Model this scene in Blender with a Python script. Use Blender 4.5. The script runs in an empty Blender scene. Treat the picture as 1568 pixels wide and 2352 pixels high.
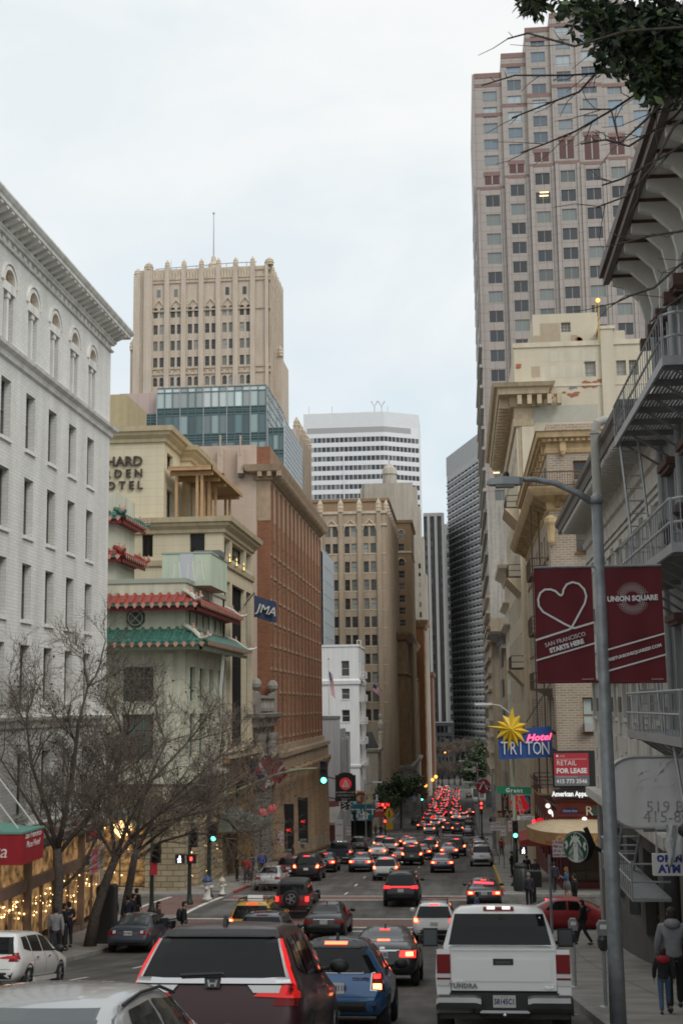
import bpy,bmesh,math,random
from mathutils import Vector,Matrix,Euler
from mathutils.bvhtree import BVHTree
random.seed(7)
D=bpy.data;S=bpy.context.scene;C=D.collections.new('street')
PI=math.pi
# camera geometry (street runs along +Y, z=0 is eye level)
FPX,CX,CY=2980.0,784.0,1176.0
_s=Vector((278,-444,-2980)).normalized()
_w=Vector((-.0125,1,-.1502));_w=(_w-_s*_w.dot(_s)).normalized()
_x=_s.cross(_w).normalized()
CAMR=Matrix((_x,_s,_w))
def ray(u,v):return CAMR@Vector(((u-CX)/FPX,-(v-CY)/FPX,-1.0))
def at(u,v,Y):d=ray(u,v);return d*(Y/d.y)
def atx(u,v,X):d=ray(u,v);return d*(X/d.x)
def zat(u,v,Y):return at(u,v,Y).z
def xat(u,v,Y):return at(u,v,Y).x
def proj(p):
 c=CAMR.transposed()@Vector(p);return(CX+FPX*c.x/-c.z,CY-FPX*c.y/-c.z)
_GP=[(-60,-4.0),(-25,.2),(0,2.2),(8,3.25),(14,3.9),(21,5.03),(35,7.15),(45,8.6),(52,9.4),(58,9.9),(70,10.45),(83,11.35),(99,12.35),(125,14.3),(148,16.1),(180,18.3),(209,20.0),(240,21.5),(321,24.3),(430,27.2),(600,29.5),(900,31),(4000,32)]
def gz(y):
 P=_GP
 if y<=P[0][0]:return-P[0][1]
 for i in range(len(P)-1):
  if P[i][0]<=y<=P[i+1][0]:
   def sl(k):
    if k<=0 or k>=len(P)-1:k=min(max(k,1),len(P)-2)
    a=(P[k][1]-P[k-1][1])/(P[k][0]-P[k-1][0]);b=(P[k+1][1]-P[k][1])/(P[k+1][0]-P[k][0])
    return 0 if a*b<=0 else 2*a*b/(a+b)
   h=P[i+1][0]-P[i][0];t=(y-P[i][0])/h
   m0,m1=sl(i),sl(i+1)
   return-((2*t**3-3*t*t+1)*P[i][1]+(t**3-2*t*t+t)*h*m0+(-2*t**3+3*t*t)*P[i+1][1]+(t**3-t*t)*h*m1)
 return-P[-1][1]
def ground_at(u,v):
 d=ray(u,v);lo,hi=3.0,1500.0;d=d/d.y
 t=lo
 while t<hi:
  if d.z*t<gz(t):break
  t+=.5
 return Vector((d.x*t,t,gz(t)))
def Z2(zx,zy):return(516.7+zx*.36617,1837.3+zy*.36617)
def Z5(zx,zy):return(803.8+zx*.21971,1607.6+zy*.21971)
def Z3(zx,zy):return(993.9+zx*.36617,1837.3+zy*.36617)
def Z1(zx,zy):return(zx*.36617,1837.3+zy*.36617)
def Z4(zx,zy):return(516.7+zx*.21971,1607.6+zy*.21971)
cam_d=D.cameras.new('camera');cam=D.objects.new('camera',cam_d);C.objects.link(cam);S.camera=cam
cam_d.sensor_fit='HORIZONTAL';cam_d.sensor_width=24.0;cam_d.lens=24.0*FPX/1568.0
cam_d.clip_start=.1;cam_d.clip_end=6000
cam.matrix_world=CAMR.to_4x4()
# materials
MATS={}
def mat(name,col=(.5,.5,.5),rough=.6,metal=0.0,var=0.0,scale=2.0,bump=0.0,bscale=30.0,emit=None,es=1.0,spec=.5,streak=0.0,alpha=1.0,coat=0.0,detail=4,sscale=(1.3,1.3,.09),glow=0):
 if name in MATS:return MATS[name]
 m=D.materials.new(name);m.use_nodes=True;n=m.node_tree.nodes;l=m.node_tree.links
 b=n['Principled BSDF'];c4=(*col,1)
 b.inputs['Base Color'].default_value=c4;b.inputs['Roughness'].default_value=rough;b.inputs['Metallic'].default_value=metal
 b.inputs['Specular IOR Level'].default_value=spec;b.inputs['Coat Weight'].default_value=coat;b.inputs['Coat Roughness'].default_value=.05
 if emit:b.inputs['Emission Color'].default_value=(*emit,1);b.inputs['Emission Strength'].default_value=es
 if alpha<1:b.inputs['Alpha'].default_value=alpha
 m.diffuse_color=c4
 src=None
 if var or streak or bump:
  tc=n.new('ShaderNodeTexCoord')
 if var:
  nz=n.new('ShaderNodeTexNoise');nz.inputs['Scale'].default_value=scale;nz.inputs['Detail'].default_value=detail
  l.new(tc.outputs['Object'],nz.inputs['Vector'])
  rp=n.new('ShaderNodeValToRGB');rp.color_ramp.elements[0].position=.3;rp.color_ramp.elements[1].position=.7
  rp.color_ramp.elements[0].color=(*[c*(1-var)for c in col],1);rp.color_ramp.elements[1].color=(*[min(1,c*(1+var))for c in col],1)
  l.new(nz.outputs['Fac'],rp.inputs['Fac']);src=rp.outputs['Color']
 if streak:
  mp=n.new('ShaderNodeMapping');mp.inputs['Scale'].default_value=sscale;l.new(tc.outputs['Object'],mp.inputs['Vector'])
  n2=n.new('ShaderNodeTexNoise');n2.inputs['Scale'].default_value=1.6;n2.inputs['Detail'].default_value=5;l.new(mp.outputs['Vector'],n2.inputs['Vector'])
  r2=n.new('ShaderNodeValToRGB');r2.color_ramp.elements[0].position=.35;r2.color_ramp.elements[1].position=.6
  k=1-streak;r2.color_ramp.elements[0].color=(k,k,k*.97,1);r2.color_ramp.elements[1].color=(1,1,1,1);l.new(n2.outputs['Fac'],r2.inputs['Fac'])
  mx=n.new('ShaderNodeMix');mx.data_type='RGBA';mx.blend_type='MULTIPLY';mx.inputs['Factor'].default_value=1
  if src:l.new(src,mx.inputs['A'])
  else:mx.inputs['A'].default_value=c4
  l.new(r2.outputs['Color'],mx.inputs['B']);src=mx.outputs['Result']
 if src:l.new(src,b.inputs['Base Color'])
 if glow:l.new(src,b.inputs['Emission Color']);b.inputs['Emission Strength'].default_value=glow
 if bump:
  n3=n.new('ShaderNodeTexNoise');n3.inputs['Scale'].default_value=bscale;n3.inputs['Detail'].default_value=6;l.new(tc.outputs['Object'],n3.inputs['Vector'])
  bp=n.new('ShaderNodeBump');bp.inputs['Strength'].default_value=bump;bp.inputs['Distance'].default_value=.05;l.new(n3.outputs['Fac'],bp.inputs['Height']);l.new(bp.outputs['Normal'],b.inputs['Normal'])
 MATS[name]=m;return m
def blocks(name,c1,c2,mortar,bw,bh,ms=.02,rough=.8,bump=.4,streak=.15,var=.0,offset=.5):
 """bricks, panels or ashlar laid along a facade: horizontal coordinate x+y, vertical z"""
 if name in MATS:return MATS[name]
 m=D.materials.new(name);m.use_nodes=True;n=m.node_tree.nodes;l=m.node_tree.links;b=n['Principled BSDF']
 b.inputs['Roughness'].default_value=rough;b.inputs['Specular IOR Level'].default_value=.25
 tc=n.new('ShaderNodeTexCoord');sp=n.new('ShaderNodeSeparateXYZ');l.new(tc.outputs['Object'],sp.inputs[0])
 ad=n.new('ShaderNodeMath');l.new(sp.outputs['X'],ad.inputs[0]);l.new(sp.outputs['Y'],ad.inputs[1])
 cb=n.new('ShaderNodeCombineXYZ');l.new(ad.outputs[0],cb.inputs['X']);l.new(sp.outputs['Z'],cb.inputs['Y'])
 bk=n.new('ShaderNodeTexBrick');l.new(cb.outputs[0],bk.inputs['Vector'])
 for k,v in(('Color1',(*c1,1)),('Color2',(*c2,1)),('Mortar',(*mortar,1)),('Scale',1.0),('Mortar Size',ms),('Mortar Smooth',.2),('Brick Width',bw),('Row Height',bh)):bk.inputs[k].default_value=v
 bk.offset=offset
 mp=n.new('ShaderNodeMapping');mp.inputs['Scale'].default_value=(.9,.9,.12);l.new(tc.outputs['Object'],mp.inputs['Vector'])
 n2=n.new('ShaderNodeTexNoise');n2.inputs['Scale'].default_value=1.1;n2.inputs['Detail'].default_value=6;l.new(mp.outputs['Vector'],n2.inputs['Vector'])
 r2=n.new('ShaderNodeValToRGB');r2.color_ramp.elements[0].position=.3;r2.color_ramp.elements[1].position=.65
 k=1-streak;r2.color_ramp.elements[0].color=(k,k,k*.97,1);r2.color_ramp.elements[1].color=(1,1,1,1);l.new(n2.outputs['Fac'],r2.inputs['Fac'])
 mx=n.new('ShaderNodeMix');mx.data_type='RGBA';mx.blend_type='MULTIPLY';mx.inputs['Factor'].default_value=1
 l.new(bk.outputs['Color'],mx.inputs['A']);l.new(r2.outputs['Color'],mx.inputs['B']);l.new(mx.outputs['Result'],b.inputs['Base Color'])
 if bump:
  bp=n.new('ShaderNodeBump');bp.inputs['Strength'].default_value=bump;bp.inputs['Distance'].default_value=.03;bp.invert=True
  l.new(bk.outputs['Fac'],bp.inputs['Height']);l.new(bp.outputs['Normal'],b.inputs['Normal'])
 MATS[name]=m;return m
def glassmat(name,dark=(.02,.024,.028),light=(.3,.31,.29),share=.4,rough=.12,warm=0.0,spec=.6,tint=(1,1,1)):
 """window panes: dark rooms, some with pale blinds; each pane differs"""
 if name in MATS:return MATS[name]
 m=D.materials.new(name);m.use_nodes=True;n=m.node_tree.nodes;l=m.node_tree.links;b=n['Principled BSDF']
 b.inputs['Roughness'].default_value=rough;b.inputs['Specular IOR Level'].default_value=spec
 oi=n.new('ShaderNodeObjectInfo');ge=n.new('ShaderNodeNewGeometry')
 ad=n.new('ShaderNodeMath');l.new(oi.outputs['Random'],ad.inputs[0]);l.new(ge.outputs['Random Per Island'],ad.inputs[1])
 fr=n.new('ShaderNodeMath');fr.operation='FRACT';l.new(ad.outputs[0],fr.inputs[0])
 rp=n.new('ShaderNodeValToRGB');e=rp.color_ramp.elements;rp.color_ramp.interpolation='CONSTANT'
 e[0].color=(*dark,1);e[1].position=1-share;e[1].color=(*light,1)
 for p,k in((.25,.6),(.45,1.5)):
  q=e.new(p*(1-share)/.6 if p<1-share else p*.5);q.color=(*[c*k for c in dark],1)
 q=e.new(1-share*.5);q.color=(*[c*.55 for c in light],1)
 if warm:
  q=e.new(1-warm);q.color=(.5,.35,.14,1)
 l.new(fr.outputs[0],rp.inputs['Fac']);l.new(rp.outputs['Color'],b.inputs['Base Color'])
 MATS[name]=m;return m
 # mesh collecting
ORG={};SPLIT=dict(cornice_bracket_band='cornice_bracket',modillion_band='modillion',balcony_bracket_band='balcony_bracket',eave_bracket_band='eave_bracket',dentil_band='dentil',column_row='column',tile_eaves='eave_tile')
class MB:
 def __init__(s):s.v=[];s.f=[];s.m=[];s.mats=[]
 def mi(s,m):
  if m not in s.mats:s.mats.append(m)
  return s.mats.index(m)
 def poly(s,pts,m):
  b=len(s.v);s.v+=[tuple(p)for p in pts];s.f.append(tuple(range(b,b+len(pts))));s.m.append(s.mi(m));return s
 def mesh(s,v,f,m):
  b=len(s.v);s.v+=[tuple(p)for p in v];k=s.mi(m)
  for q in f:s.f.append(tuple(b+i for i in q));s.m.append(k)
  return s
 def box(s,x0,x1,y0,y1,z0,z1,m):
  v=[(x,y,z)for z in(z0,z1)for y in(y0,y1)for x in(x0,x1)]
  return s.mesh(v,[(0,2,3,1),(4,5,7,6),(0,1,5,4),(2,6,7,3),(0,4,6,2),(1,3,7,5)],m)
 def obox(s,c,ax,ay,az,m):
  """box from centre and three half-axis vectors"""
  c,ax,ay,az=map(Vector,(c,ax,ay,az))
  v=[c+ax*i+ay*j+az*k for k in(-1,1)for j in(-1,1)for i in(-1,1)]
  return s.mesh(v,[(0,2,3,1),(4,5,7,6),(0,1,5,4),(2,6,7,3),(0,4,6,2),(1,3,7,5)],m)
 def tube(s,pts,r,m,n=8,caps=True):
  pts=[Vector(p)for p in pts];N=len(pts)
  rs=r if isinstance(r,(list,tuple))else[r]*N
  v=[];f=[];prev=None
  for i,p in enumerate(pts):
   t=(pts[min(i+1,N-1)]-pts[max(i-1,0)]).normalized()
   if prev is None:a=t.cross(Vector((0,0,1))if abs(t.z)<.9 else Vector((1,0,0))).normalized()
   else:a=(prev-t*prev.dot(t)).normalized()
   prev=a;c=t.cross(a)
   for k in range(n):q=2*PI*k/n;v.append(p+(a*math.cos(q)+c*math.sin(q))*rs[i])
  for i in range(N-1):
   for k in range(n):f.append((i*n+k,i*n+(k+1)%n,(i+1)*n+(k+1)%n,(i+1)*n+k))
  if caps and n>3:f.append(tuple(range(n))[::-1]);f.append(tuple((N-1)*n+k for k in range(n)))
  return s.mesh(v,f,m)
 def prism(s,pts,d,m,caps=True):
  """extrude a flat polygon (3-D points) by vector d"""
  n=len(pts);d=Vector(d);v=[Vector(p)for p in pts];v+=[p+d for p in v]
  f=[(k,(k+1)%n,n+(k+1)%n,n+k)for k in range(n)]
  if caps:f+=[tuple(range(n))[::-1],tuple(range(n,2*n))]
  return s.mesh(v,f,m)
 def lathe(s,prof,c,m,n=14,ax=None):
  """prof: (radius, height) pairs about a vertical axis at c"""
  c=Vector(c);v=[];f=[]
  for r,h in prof:
   for k in range(n):q=2*PI*k/n;v.append(c+Vector((r*math.cos(q),r*math.sin(q),h)))
  for i in range(len(prof)-1):
   for k in range(n):f.append((i*n+k,i*n+(k+1)%n,(i+1)*n+(k+1)%n,(i+1)*n+k))
  if prof[0][0]>1e-4:f.append(tuple(range(n))[::-1])
  if prof[-1][0]>1e-4:f.append(tuple((len(prof)-1)*n+k for k in range(n)))
  return s.mesh(v,f,m)
 def sphere(s,c,r,m,n=10,k=6,sq=(1,1,1)):
  c=Vector(c);v=[];f=[]
  for i in range(k+1):
   a=PI*i/k
   for j in range(n):q=2*PI*j/n;v.append(c+Vector((r*sq[0]*math.sin(a)*math.cos(q),r*sq[1]*math.sin(a)*math.sin(q),-r*sq[2]*math.cos(a))))
  for i in range(k):
   for j in range(n):f.append((i*n+j,i*n+(j+1)%n,(i+1)*n+(j+1)%n,(i+1)*n+j))
  return s.mesh(v,f,m)
 def ring(s,rect,prof,m):
  """cornice or moulding: rectangle (x0,x1,y0,y1) carried through (outset, z) steps"""
  x0,x1,y0,y1=rect
  L=[[(x0-o,y0-o,z),(x1+o,y0-o,z),(x1+o,y1+o,z),(x0-o,y1+o,z)]for o,z in prof]
  for a,b in zip(L,L[1:]):
   for k in range(4):s.poly([a[k],a[(k+1)%4],b[(k+1)%4],b[k]],m)
  return s
 def build(s,name,parent=None,smooth=False,local=False,loc=None):
  if name in SPLIT and parent:
   P=list(range(len(s.v)))
   def root(i):
    while P[i]!=i:P[i]=P[P[i]];i=P[i]
    return i
   for f in s.f:
    for i in f[1:]:P[root(i)]=root(f[0])
   G={}
   for f,m in zip(s.f,s.m):G.setdefault(root(f[0]),[]).append((f,m))
   rest=MB();o=None
   for k,fs in enumerate(G.values()):
    mb=MB()if k<100 else rest
    for f,m in fs:mb.poly([s.v[i]for i in f],s.mats[m])
    if k<100:o=mb.build(SPLIT[name],parent,smooth,local)
   if rest.f:tag(rest.build(SPLIT[name],parent,smooth,local),kind='stuff')
   return o
  me=D.meshes.new(name);o0=Vector((0,0,0))if local else(ORG.get(parent,Vector((0,0,0)))if parent else(Vector(loc)if loc else Vector((0,0,0))))
  me.from_pydata([tuple(Vector(p)-o0)for p in s.v],[],s.f)
  for m in s.mats:me.materials.append(m)
  me.polygons.foreach_set('material_index',s.m)
  if smooth:me.polygons.foreach_set('use_smooth',[True]*len(s.f))
  me.update();o=D.objects.new(name,me);C.objects.link(o)
  if parent:o.parent=parent;ORG[o]=o0
  elif loc:o.location=o0;ORG[o]=o0
  return o
def tag(o,label=None,cat=None,group=None,kind=None):
 if label:o['label']=label
 if cat:o['category']=cat
 if group:o['group']=group
 if kind:o['kind']=kind
 return o
def thing(name,label,cat,loc=(0,0,0),rz=0,group=None):
 o=D.objects.new(name,None);C.objects.link(o);o.empty_display_size=.2;o.location=loc;o.rotation_euler=(0,0,rz)
 ORG[o]=Vector(loc);return tag(o,label,cat,group)
def structure(name,mb,**k):return tag(mb.build(name,**k),kind='structure')
KIDS={}
def copy_tree(o,parent=None):
 c=o.copy();C.objects.link(c);c.parent=parent;ORG[c]=ORG.get(o,Vector((0,0,0)))
 for ch in o.children:copy_tree(ch,c)
 return c
def baked(o):
 S.collection.objects.link(o);return D.meshes.new_from_object(o.evaluated_get(bpy.context.evaluated_depsgraph_get()))
def text(s,size,m,frame,name='lettering',parent=None,bold=0.0,ext=.004,align='CENTER',xs=1.0,shear=0.0,space=1.0):
 """lettering as a mesh; frame = 4x4 placing x along the words, y up, z out of the sign"""
 cu=D.curves.new('t','FONT');cu.body=s;cu.size=size;cu.extrude=ext;cu.offset=bold;cu.align_x=align;cu.align_y='CENTER';cu.shear=shear;cu.space_character=space;cu.resolution_u=2
 o=D.objects.new('t',cu);me=baked(o);D.objects.remove(o);D.curves.remove(cu)
 org=ORG.get(parent,Vector((0,0,0)))if parent else Vector((0,0,0))
 me.transform(Matrix.Translation(-org)@frame@Matrix.Diagonal((xs,1,1,1)));me.materials.clear();me.materials.append(m);me.name=name
 q=D.objects.new(name,me);C.objects.link(q)
 if parent:q.parent=parent;ORG[q]=org
 return q
def frm(o,u,up=(0,0,1)):
 u=Vector(u).normalized();up=Vector(up);up=(up-u*up.dot(u)).normalized();n=u.cross(up)
 M=Matrix((u,up,n)).transposed().to_4x4();M.translation=Vector(o);return M
 # facades
W_FR={}
def winmesh(w,h,style,fm,gm,dep=.06):
 key=(round(w,2),round(h,2),style,fm.name,gm.name)
 if key in W_FR:return W_FR[key]
 g=MB();f=MB();t=min(.09,w*.09);q=dep
 def bar(a,b,c,d,k=0):f.box(a,b,-q-k,0,c,d,fm)
 g.poly([(0,0,0),(w,0,0),(w,0,h),(0,0,h)],gm)
 if style in('sash','two','four','pair'):
  bar(0,t,0,h);bar(w-t,w,0,h);bar(t,w-t,0,t);bar(t,w-t,h-t,h)
 if style in('sash','four'):bar(t,w-t,h*.5-t*.45,h*.5+t*.45,.002)
 if style in('two','four','pair'):bar(w/2-t*.4,w/2+t*.4,t,h-t)
 if style=='two':bar(t,w-t,h*.22,h*.22+t*.5,-.004)
 if style=='grid':
  for k in range(4):bar(w*k/3-t*.3,w*k/3+t*.3,0,h)
  for k in range(4):bar(0,w,h*k/3-t*.3,h*k/3+t*.3,.003)
 gme=D.meshes.new('window');gme.from_pydata(g.v,[],g.f);gme.materials.append(gm)
 fme=None
 if f.f:fme=D.meshes.new('frame');fme.from_pydata(f.v,[],f.f);fme.materials.append(fm)
 W_FR[key]=(gme,fme);return W_FR[key]
NWIN={}
def facade(t,O,U,W,z0,z1,cols,rows,wm,depth=.25,style='sash',fm=None,gm=None,holes=None,frames=True,sill=None,name='wall',rm=None,most=100,arch=(),stuff=False):
 """one wall plane with real recessed openings; O=(x,y) left end seen from outside, U unit direction"""
 U=Vector((U[0],U[1],0)).normalized();N=Vector((U.y,-U.x,0));O=Vector((O[0],O[1],0))
 P=lambda u,z,d=0:O+U*u+Vector((0,0,z))-N*d
 mb=MB();rm=rm or wm
 ok=holes or(lambda i,j:True)
 cols=sorted(cols);rows=sorted(rows)
 zc=z0
 def q(a,b,c,d):
  if b>a+1e-5 and d>c+1e-5:mb.poly([P(a,c),P(b,c),P(b,d),P(a,d)],wm)
 rest=MB();ang=math.atan2(U.y,U.x)
 for j,(ra,rb)in enumerate(rows):
  q(0,W,zc,ra);uc=0
  for i,(ca,cb)in enumerate(cols):
   if not ok(i,j):continue
   q(uc,ca,ra,rb);uc=cb
   for a,b in(((ca,ra),(ca,rb)),((cb,rb),(cb,ra)),((cb,ra),(ca,ra)),((ca,rb),(cb,rb))):
    mb.poly([P(*a),P(*a,depth),P(*b,depth),P(*b)],rm)
   w,h=cb-ca,rb-ra
   if j in arch or 'all' in arch:
    n=10;cu=(ca+cb)/2;r=w/2
    for k in range(n):
     a0,a1=PI*k/n,PI*(k+1)/n
     mb.poly([P(cu+r*math.cos(a0),rb-r+r*math.sin(a0),-.002),P(cu+r*math.cos(a0),rb,-.002),P(cu+r*math.cos(a1),rb,-.002),P(cu+r*math.cos(a1),rb-r+r*math.sin(a1),-.002)],wm)
     mb.poly([P(cu+r*math.cos(a0),rb-r+r*math.sin(a0),0),P(cu+r*math.cos(a1),rb-r+r*math.sin(a1),0),P(cu+r*math.cos(a1),rb-r+r*math.sin(a1),depth),P(cu+r*math.cos(a0),rb-r+r*math.sin(a0),depth)],rm)
   if gm:
    NWIN[t]=NWIN.get(t,0)+1
    if NWIN[t]<=most and not stuff:
     gme,fme=winmesh(w,h,style,fm or wm,gm)
     o=D.objects.new('window',gme);C.objects.link(o);o.parent=t;o.rotation_euler=(0,0,ang)
     o.location=P(ca,ra,depth-.004)-ORG[t]
     if fme and frames:
      f=D.objects.new('frame',fme);C.objects.link(f);f.parent=o
     if sill:
      s=MB().box(-.08,w+.08,-depth-.09,-depth+.1,-.14,0,sill).build('sill',o,local=True)
    else:
     rest.poly([P(ca,ra,depth-.004),P(cb,ra,depth-.004),P(cb,rb,depth-.004),P(ca,rb,depth-.004)],gm)
     if style in('two','pair')and frames:rest.poly([P((ca+cb)/2-.05,ra,depth-.06),P((ca+cb)/2+.05,ra,depth-.06),P((ca+cb)/2+.05,rb,depth-.06),P((ca+cb)/2-.05,rb,depth-.06)],fm or wm)
     if style=='sash' and frames:rest.poly([P(ca,(ra+rb)/2-.04,depth-.06),P(cb,(ra+rb)/2-.04,depth-.06),P(cb,(ra+rb)/2+.04,depth-.06),P(ca,(ra+rb)/2+.04,depth-.06)],fm or wm)
  q(uc,W,ra,rb);zc=rb
 q(0,W,zc,z1)
 o=mb.build(name,t)
 if rest.f:tag(rest.build('window',t),kind='stuff')
 return o
def shell(t,x0,x1,y0,y1,z0,z1,m,skip='',rm=None,name='wall'):
 """the plain sides and roof of a block; skip names the sides built as facades (W west, E east, L x0 side, R x1 side)"""
 mb=MB()
 if 'W' not in skip:mb.poly([(x0,y0,z0),(x1,y0,z0),(x1,y0,z1),(x0,y0,z1)],m)
 if 'E' not in skip:mb.poly([(x1,y1,z0),(x0,y1,z0),(x0,y1,z1),(x1,y1,z1)],m)
 if 'L' not in skip:mb.poly([(x0,y1,z0),(x0,y0,z0),(x0,y0,z1),(x0,y1,z1)],m)
 if 'R' not in skip:mb.poly([(x1,y0,z0),(x1,y1,z0),(x1,y1,z1),(x1,y0,z1)],m)
 mb.build(name,t)
 MB().poly([(x0,y0,z1),(x1,y0,z1),(x1,y1,z1),(x0,y1,z1)],rm or mat('roofing',(.16,.16,.16),.9,var=.2)).build('roof',t)
def even(a,b,n,w,margin=0.0):
 """n openings of width w evenly spread over a..b"""
 st=(b-a)/n
 return[(a+st*(k+.5)-w/2,a+st*(k+.5)+w/2)for k in range(n)]
 # the setting: world, light, ground, road, pavements
XL,XR=-17.4,5.8
CL,CR=-14.1,2.1
W=D.worlds.new('World');S.world=W;W.use_nodes=True
def make_world():
 n=W.node_tree.nodes;l=W.node_tree.links;bg=n['Background']
 sky=n.new('ShaderNodeTexSky');sky.sky_type='NISHITA';sky.sun_disc=False;sky.sun_elevation=math.radians(48);sky.sun_rotation=math.radians(140)
 sk=n.new('ShaderNodeMix');sk.data_type='RGBA';sk.blend_type='MULTIPLY';sk.inputs['Factor'].default_value=1;l.new(sky.outputs[0],sk.inputs['A']);sk.inputs['B'].default_value=(.11,.11,.11,1)
 tc=n.new('ShaderNodeTexCoord');mp=n.new('ShaderNodeMapping');mp.inputs['Scale'].default_value=(1.6,1.6,3.2);mp.inputs['Location'].default_value=(.35,.1,.62);l.new(tc.outputs['Generated'],mp.inputs['Vector'])
 nz=n.new('ShaderNodeTexNoise');nz.inputs['Scale'].default_value=1.7;nz.inputs['Detail'].default_value=7;nz.inputs['Roughness'].default_value=.55;nz.inputs['Distortion'].default_value=.4;l.new(mp.outputs['Vector'],nz.inputs['Vector'])
 rp=n.new('ShaderNodeValToRGB');e=rp.color_ramp.elements;e[0].position=.34;e[0].color=(.7,.75,.775,1);e[1].position=.58;e[1].color=(.83,.835,.825,1)
 q=e.new(.47);q.color=(.785,.805,.805,1);l.new(nz.outputs['Fac'],rp.inputs['Fac'])
 mx=n.new('ShaderNodeMix');mx.data_type='RGBA';mx.inputs['Factor'].default_value=.96;l.new(sk.outputs['Result'],mx.inputs['A']);l.new(rp.outputs['Color'],mx.inputs['B'])
 sx=n.new('ShaderNodeSeparateXYZ');l.new(tc.outputs['Generated'],sx.inputs[0]);mr=n.new('ShaderNodeMapRange');mr.inputs['From Min'].default_value=.42;mr.inputs['From Max'].default_value=.17;mr.inputs['To Max'].default_value=.75;l.new(sx.outputs['Z'],mr.inputs['Value'])
 n3=n.new('ShaderNodeTexNoise');n3.inputs['Scale'].default_value=2.6;n3.inputs['Detail'].default_value=3;l.new(mp.outputs['Vector'],n3.inputs['Vector']);m3=n.new('ShaderNodeMapRange');m3.inputs['From Min'].default_value=.38;m3.inputs['From Max'].default_value=.62;l.new(n3.outputs['Fac'],m3.inputs['Value'])
 mm=n.new('ShaderNodeMath');mm.operation='MULTIPLY';l.new(mr.outputs[0],mm.inputs[0]);l.new(m3.outputs[0],mm.inputs[1])
 mb_=n.new('ShaderNodeMix');mb_.data_type='RGBA';l.new(mm.outputs[0],mb_.inputs['Factor']);l.new(mx.outputs['Result'],mb_.inputs['A']);mb_.inputs['B'].default_value=(.53,.64,.715,1)
 l.new(mb_.outputs['Result'],bg.inputs['Color']);bg.inputs['Strength'].default_value=1.2
make_world()
sd=D.lights.new('sun','SUN');sd.energy=1.3;sd.angle=math.radians(25);sd.color=(1,.96,.9)
so=D.objects.new('sun',sd);C.objects.link(so);so.rotation_euler=(math.radians(46),0,math.radians(42));so.location=(0,-20,60)
S.view_settings.view_transform='Standard';S.view_settings.look='None';S.view_settings.exposure=0
S.cycles.filter_width=1.75;S.cycles.max_bounces=8;S.cycles.diffuse_bounces=6;S.cycles.glossy_bounces=3;S.cycles.transparent_max_bounces=6
asphalt=mat('asphalt',(.125,.121,.113),.82,var=.28,scale=.6,bump=.25,bscale=60,streak=.38,spec=.3,detail=8,sscale=(1.1,.05,1))
concrete=mat('sidewalk_concrete',(.25,.24,.22),.85,var=.25,scale=.8,bump=.15,bscale=40,detail=8)
kerbm=mat('kerb_stone',(.26,.25,.24),.8,var=.2)
earth=mat('ground_base',(.12,.12,.115),.9,var=.2)
def strip(x0,x1,y0,y1,dz,m,mb=None,st=2.0):
 mb=mb or MB();n=max(1,int(abs(y1-y0)/st+.5))
 for k in range(n):
  a,b=y0+(y1-y0)*k/n,y0+(y1-y0)*(k+1)/n
  mb.poly([(x0,a,gz(a)+dz),(x1,a,gz(a)+dz),(x1,b,gz(b)+dz),(x0,b,gz(b)+dz)],m)
 return mb
gb=strip(-2500,2500,-60,440,-.4,earth,st=10);strip(-2500,2500,440,4000,-.4,earth,gb,200)
structure('ground',gb)
rd=strip(CL,CR,-60,440,0,asphalt)
for a,b in((65.5,78.0),(199,210),(333,346)):
 strip(-160,CL,a,b,0,asphalt,rd);strip(CR,160,a,b,0,asphalt,rd)
strip(-160,160,440,560,0,asphalt,rd,10)
structure('road',rd)
BL=[(-60,65.5),(78,199),(210,333),(346,440)]
red_k=mat('kerb_paint_red',(.28,.045,.04),.75,var=.3,scale=3);yel_k=mat('kerb_paint_yellow',(.5,.33,.05),.75,var=.3,scale=3)
pv,kb=MB(),MB()
for a,b in BL:
 strip(-60,CL-.16,a,b,.14,concrete,pv);strip(CR+.16,60,a,b,.14,concrete,pv)
 for x0,x1,side in((CL-.16,CL,0),(CR,CR+.16,1)):
  n=int((b-a)/2)
  for k in range(n):
   p,q=a+(b-a)*k/n,a+(b-a)*(k+1)/n;m=kerbm
   if side==1 and(78<p<84):m=red_k
   if side==1 and(84<=p<112):m=yel_k
   if side==0 and(78<p<86):m=red_k
   zt=lambda y:gz(y)+.145
   kb.poly([(x0,p,zt(p)),(x1,p,zt(p)),(x1,q,zt(q)),(x0,q,zt(q))],m)
   xf=x1 if side==0 else x0
   kb.poly([(xf,p,zt(p)),(xf,q,zt(q)),(xf,q,zt(q)-.2),(xf,p,zt(p)-.2)],m)
 for y,xs in((a,1),(b,1)):
  for x0,x1 in((-60,CL),(CR,60)):kb.box(x0,x1,y-.01,y+.01,gz(y)-.1,gz(y)+.143,kerbm)
structure('pavement',pv);structure('kerb',kb)
jt=MB();jm=mat('pavement_joint',(.1,.095,.09),.9)
for y in[x*1.5 for x in range(8,43)]+[78+1.5*k for k in range(1,40)]:
 for x0,x1 in((CR+.2,XR),(XL,CL-.2)):
  jt.poly([(x0,y,gz(y)+.144),(x1,y,gz(y)+.144),(x1,y+.03,gz(y+.03)+.144),(x0,y+.03,gz(y+.03)+.144)],jm)
for x in(3.95,-15.7):
 strip(x,x+.03,5,65.3,.144,jm,jt);strip(x,x+.03,78.2,150,.144,jm,jt)
structure('pavement_joints',jt)
paint=mat('road_paint',(.62,.61,.57),.7,var=.3,scale=5,detail=8)
brickx=mat('crosswalk_brick',(.17,.1,.085),.85,var=.3,scale=6,detail=8)
mk=MB()
def line(x0,x1,y0,y1,m=paint,dz=.005):strip(x0,x1,y0,y1,dz,m,mk,1.0)
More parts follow.
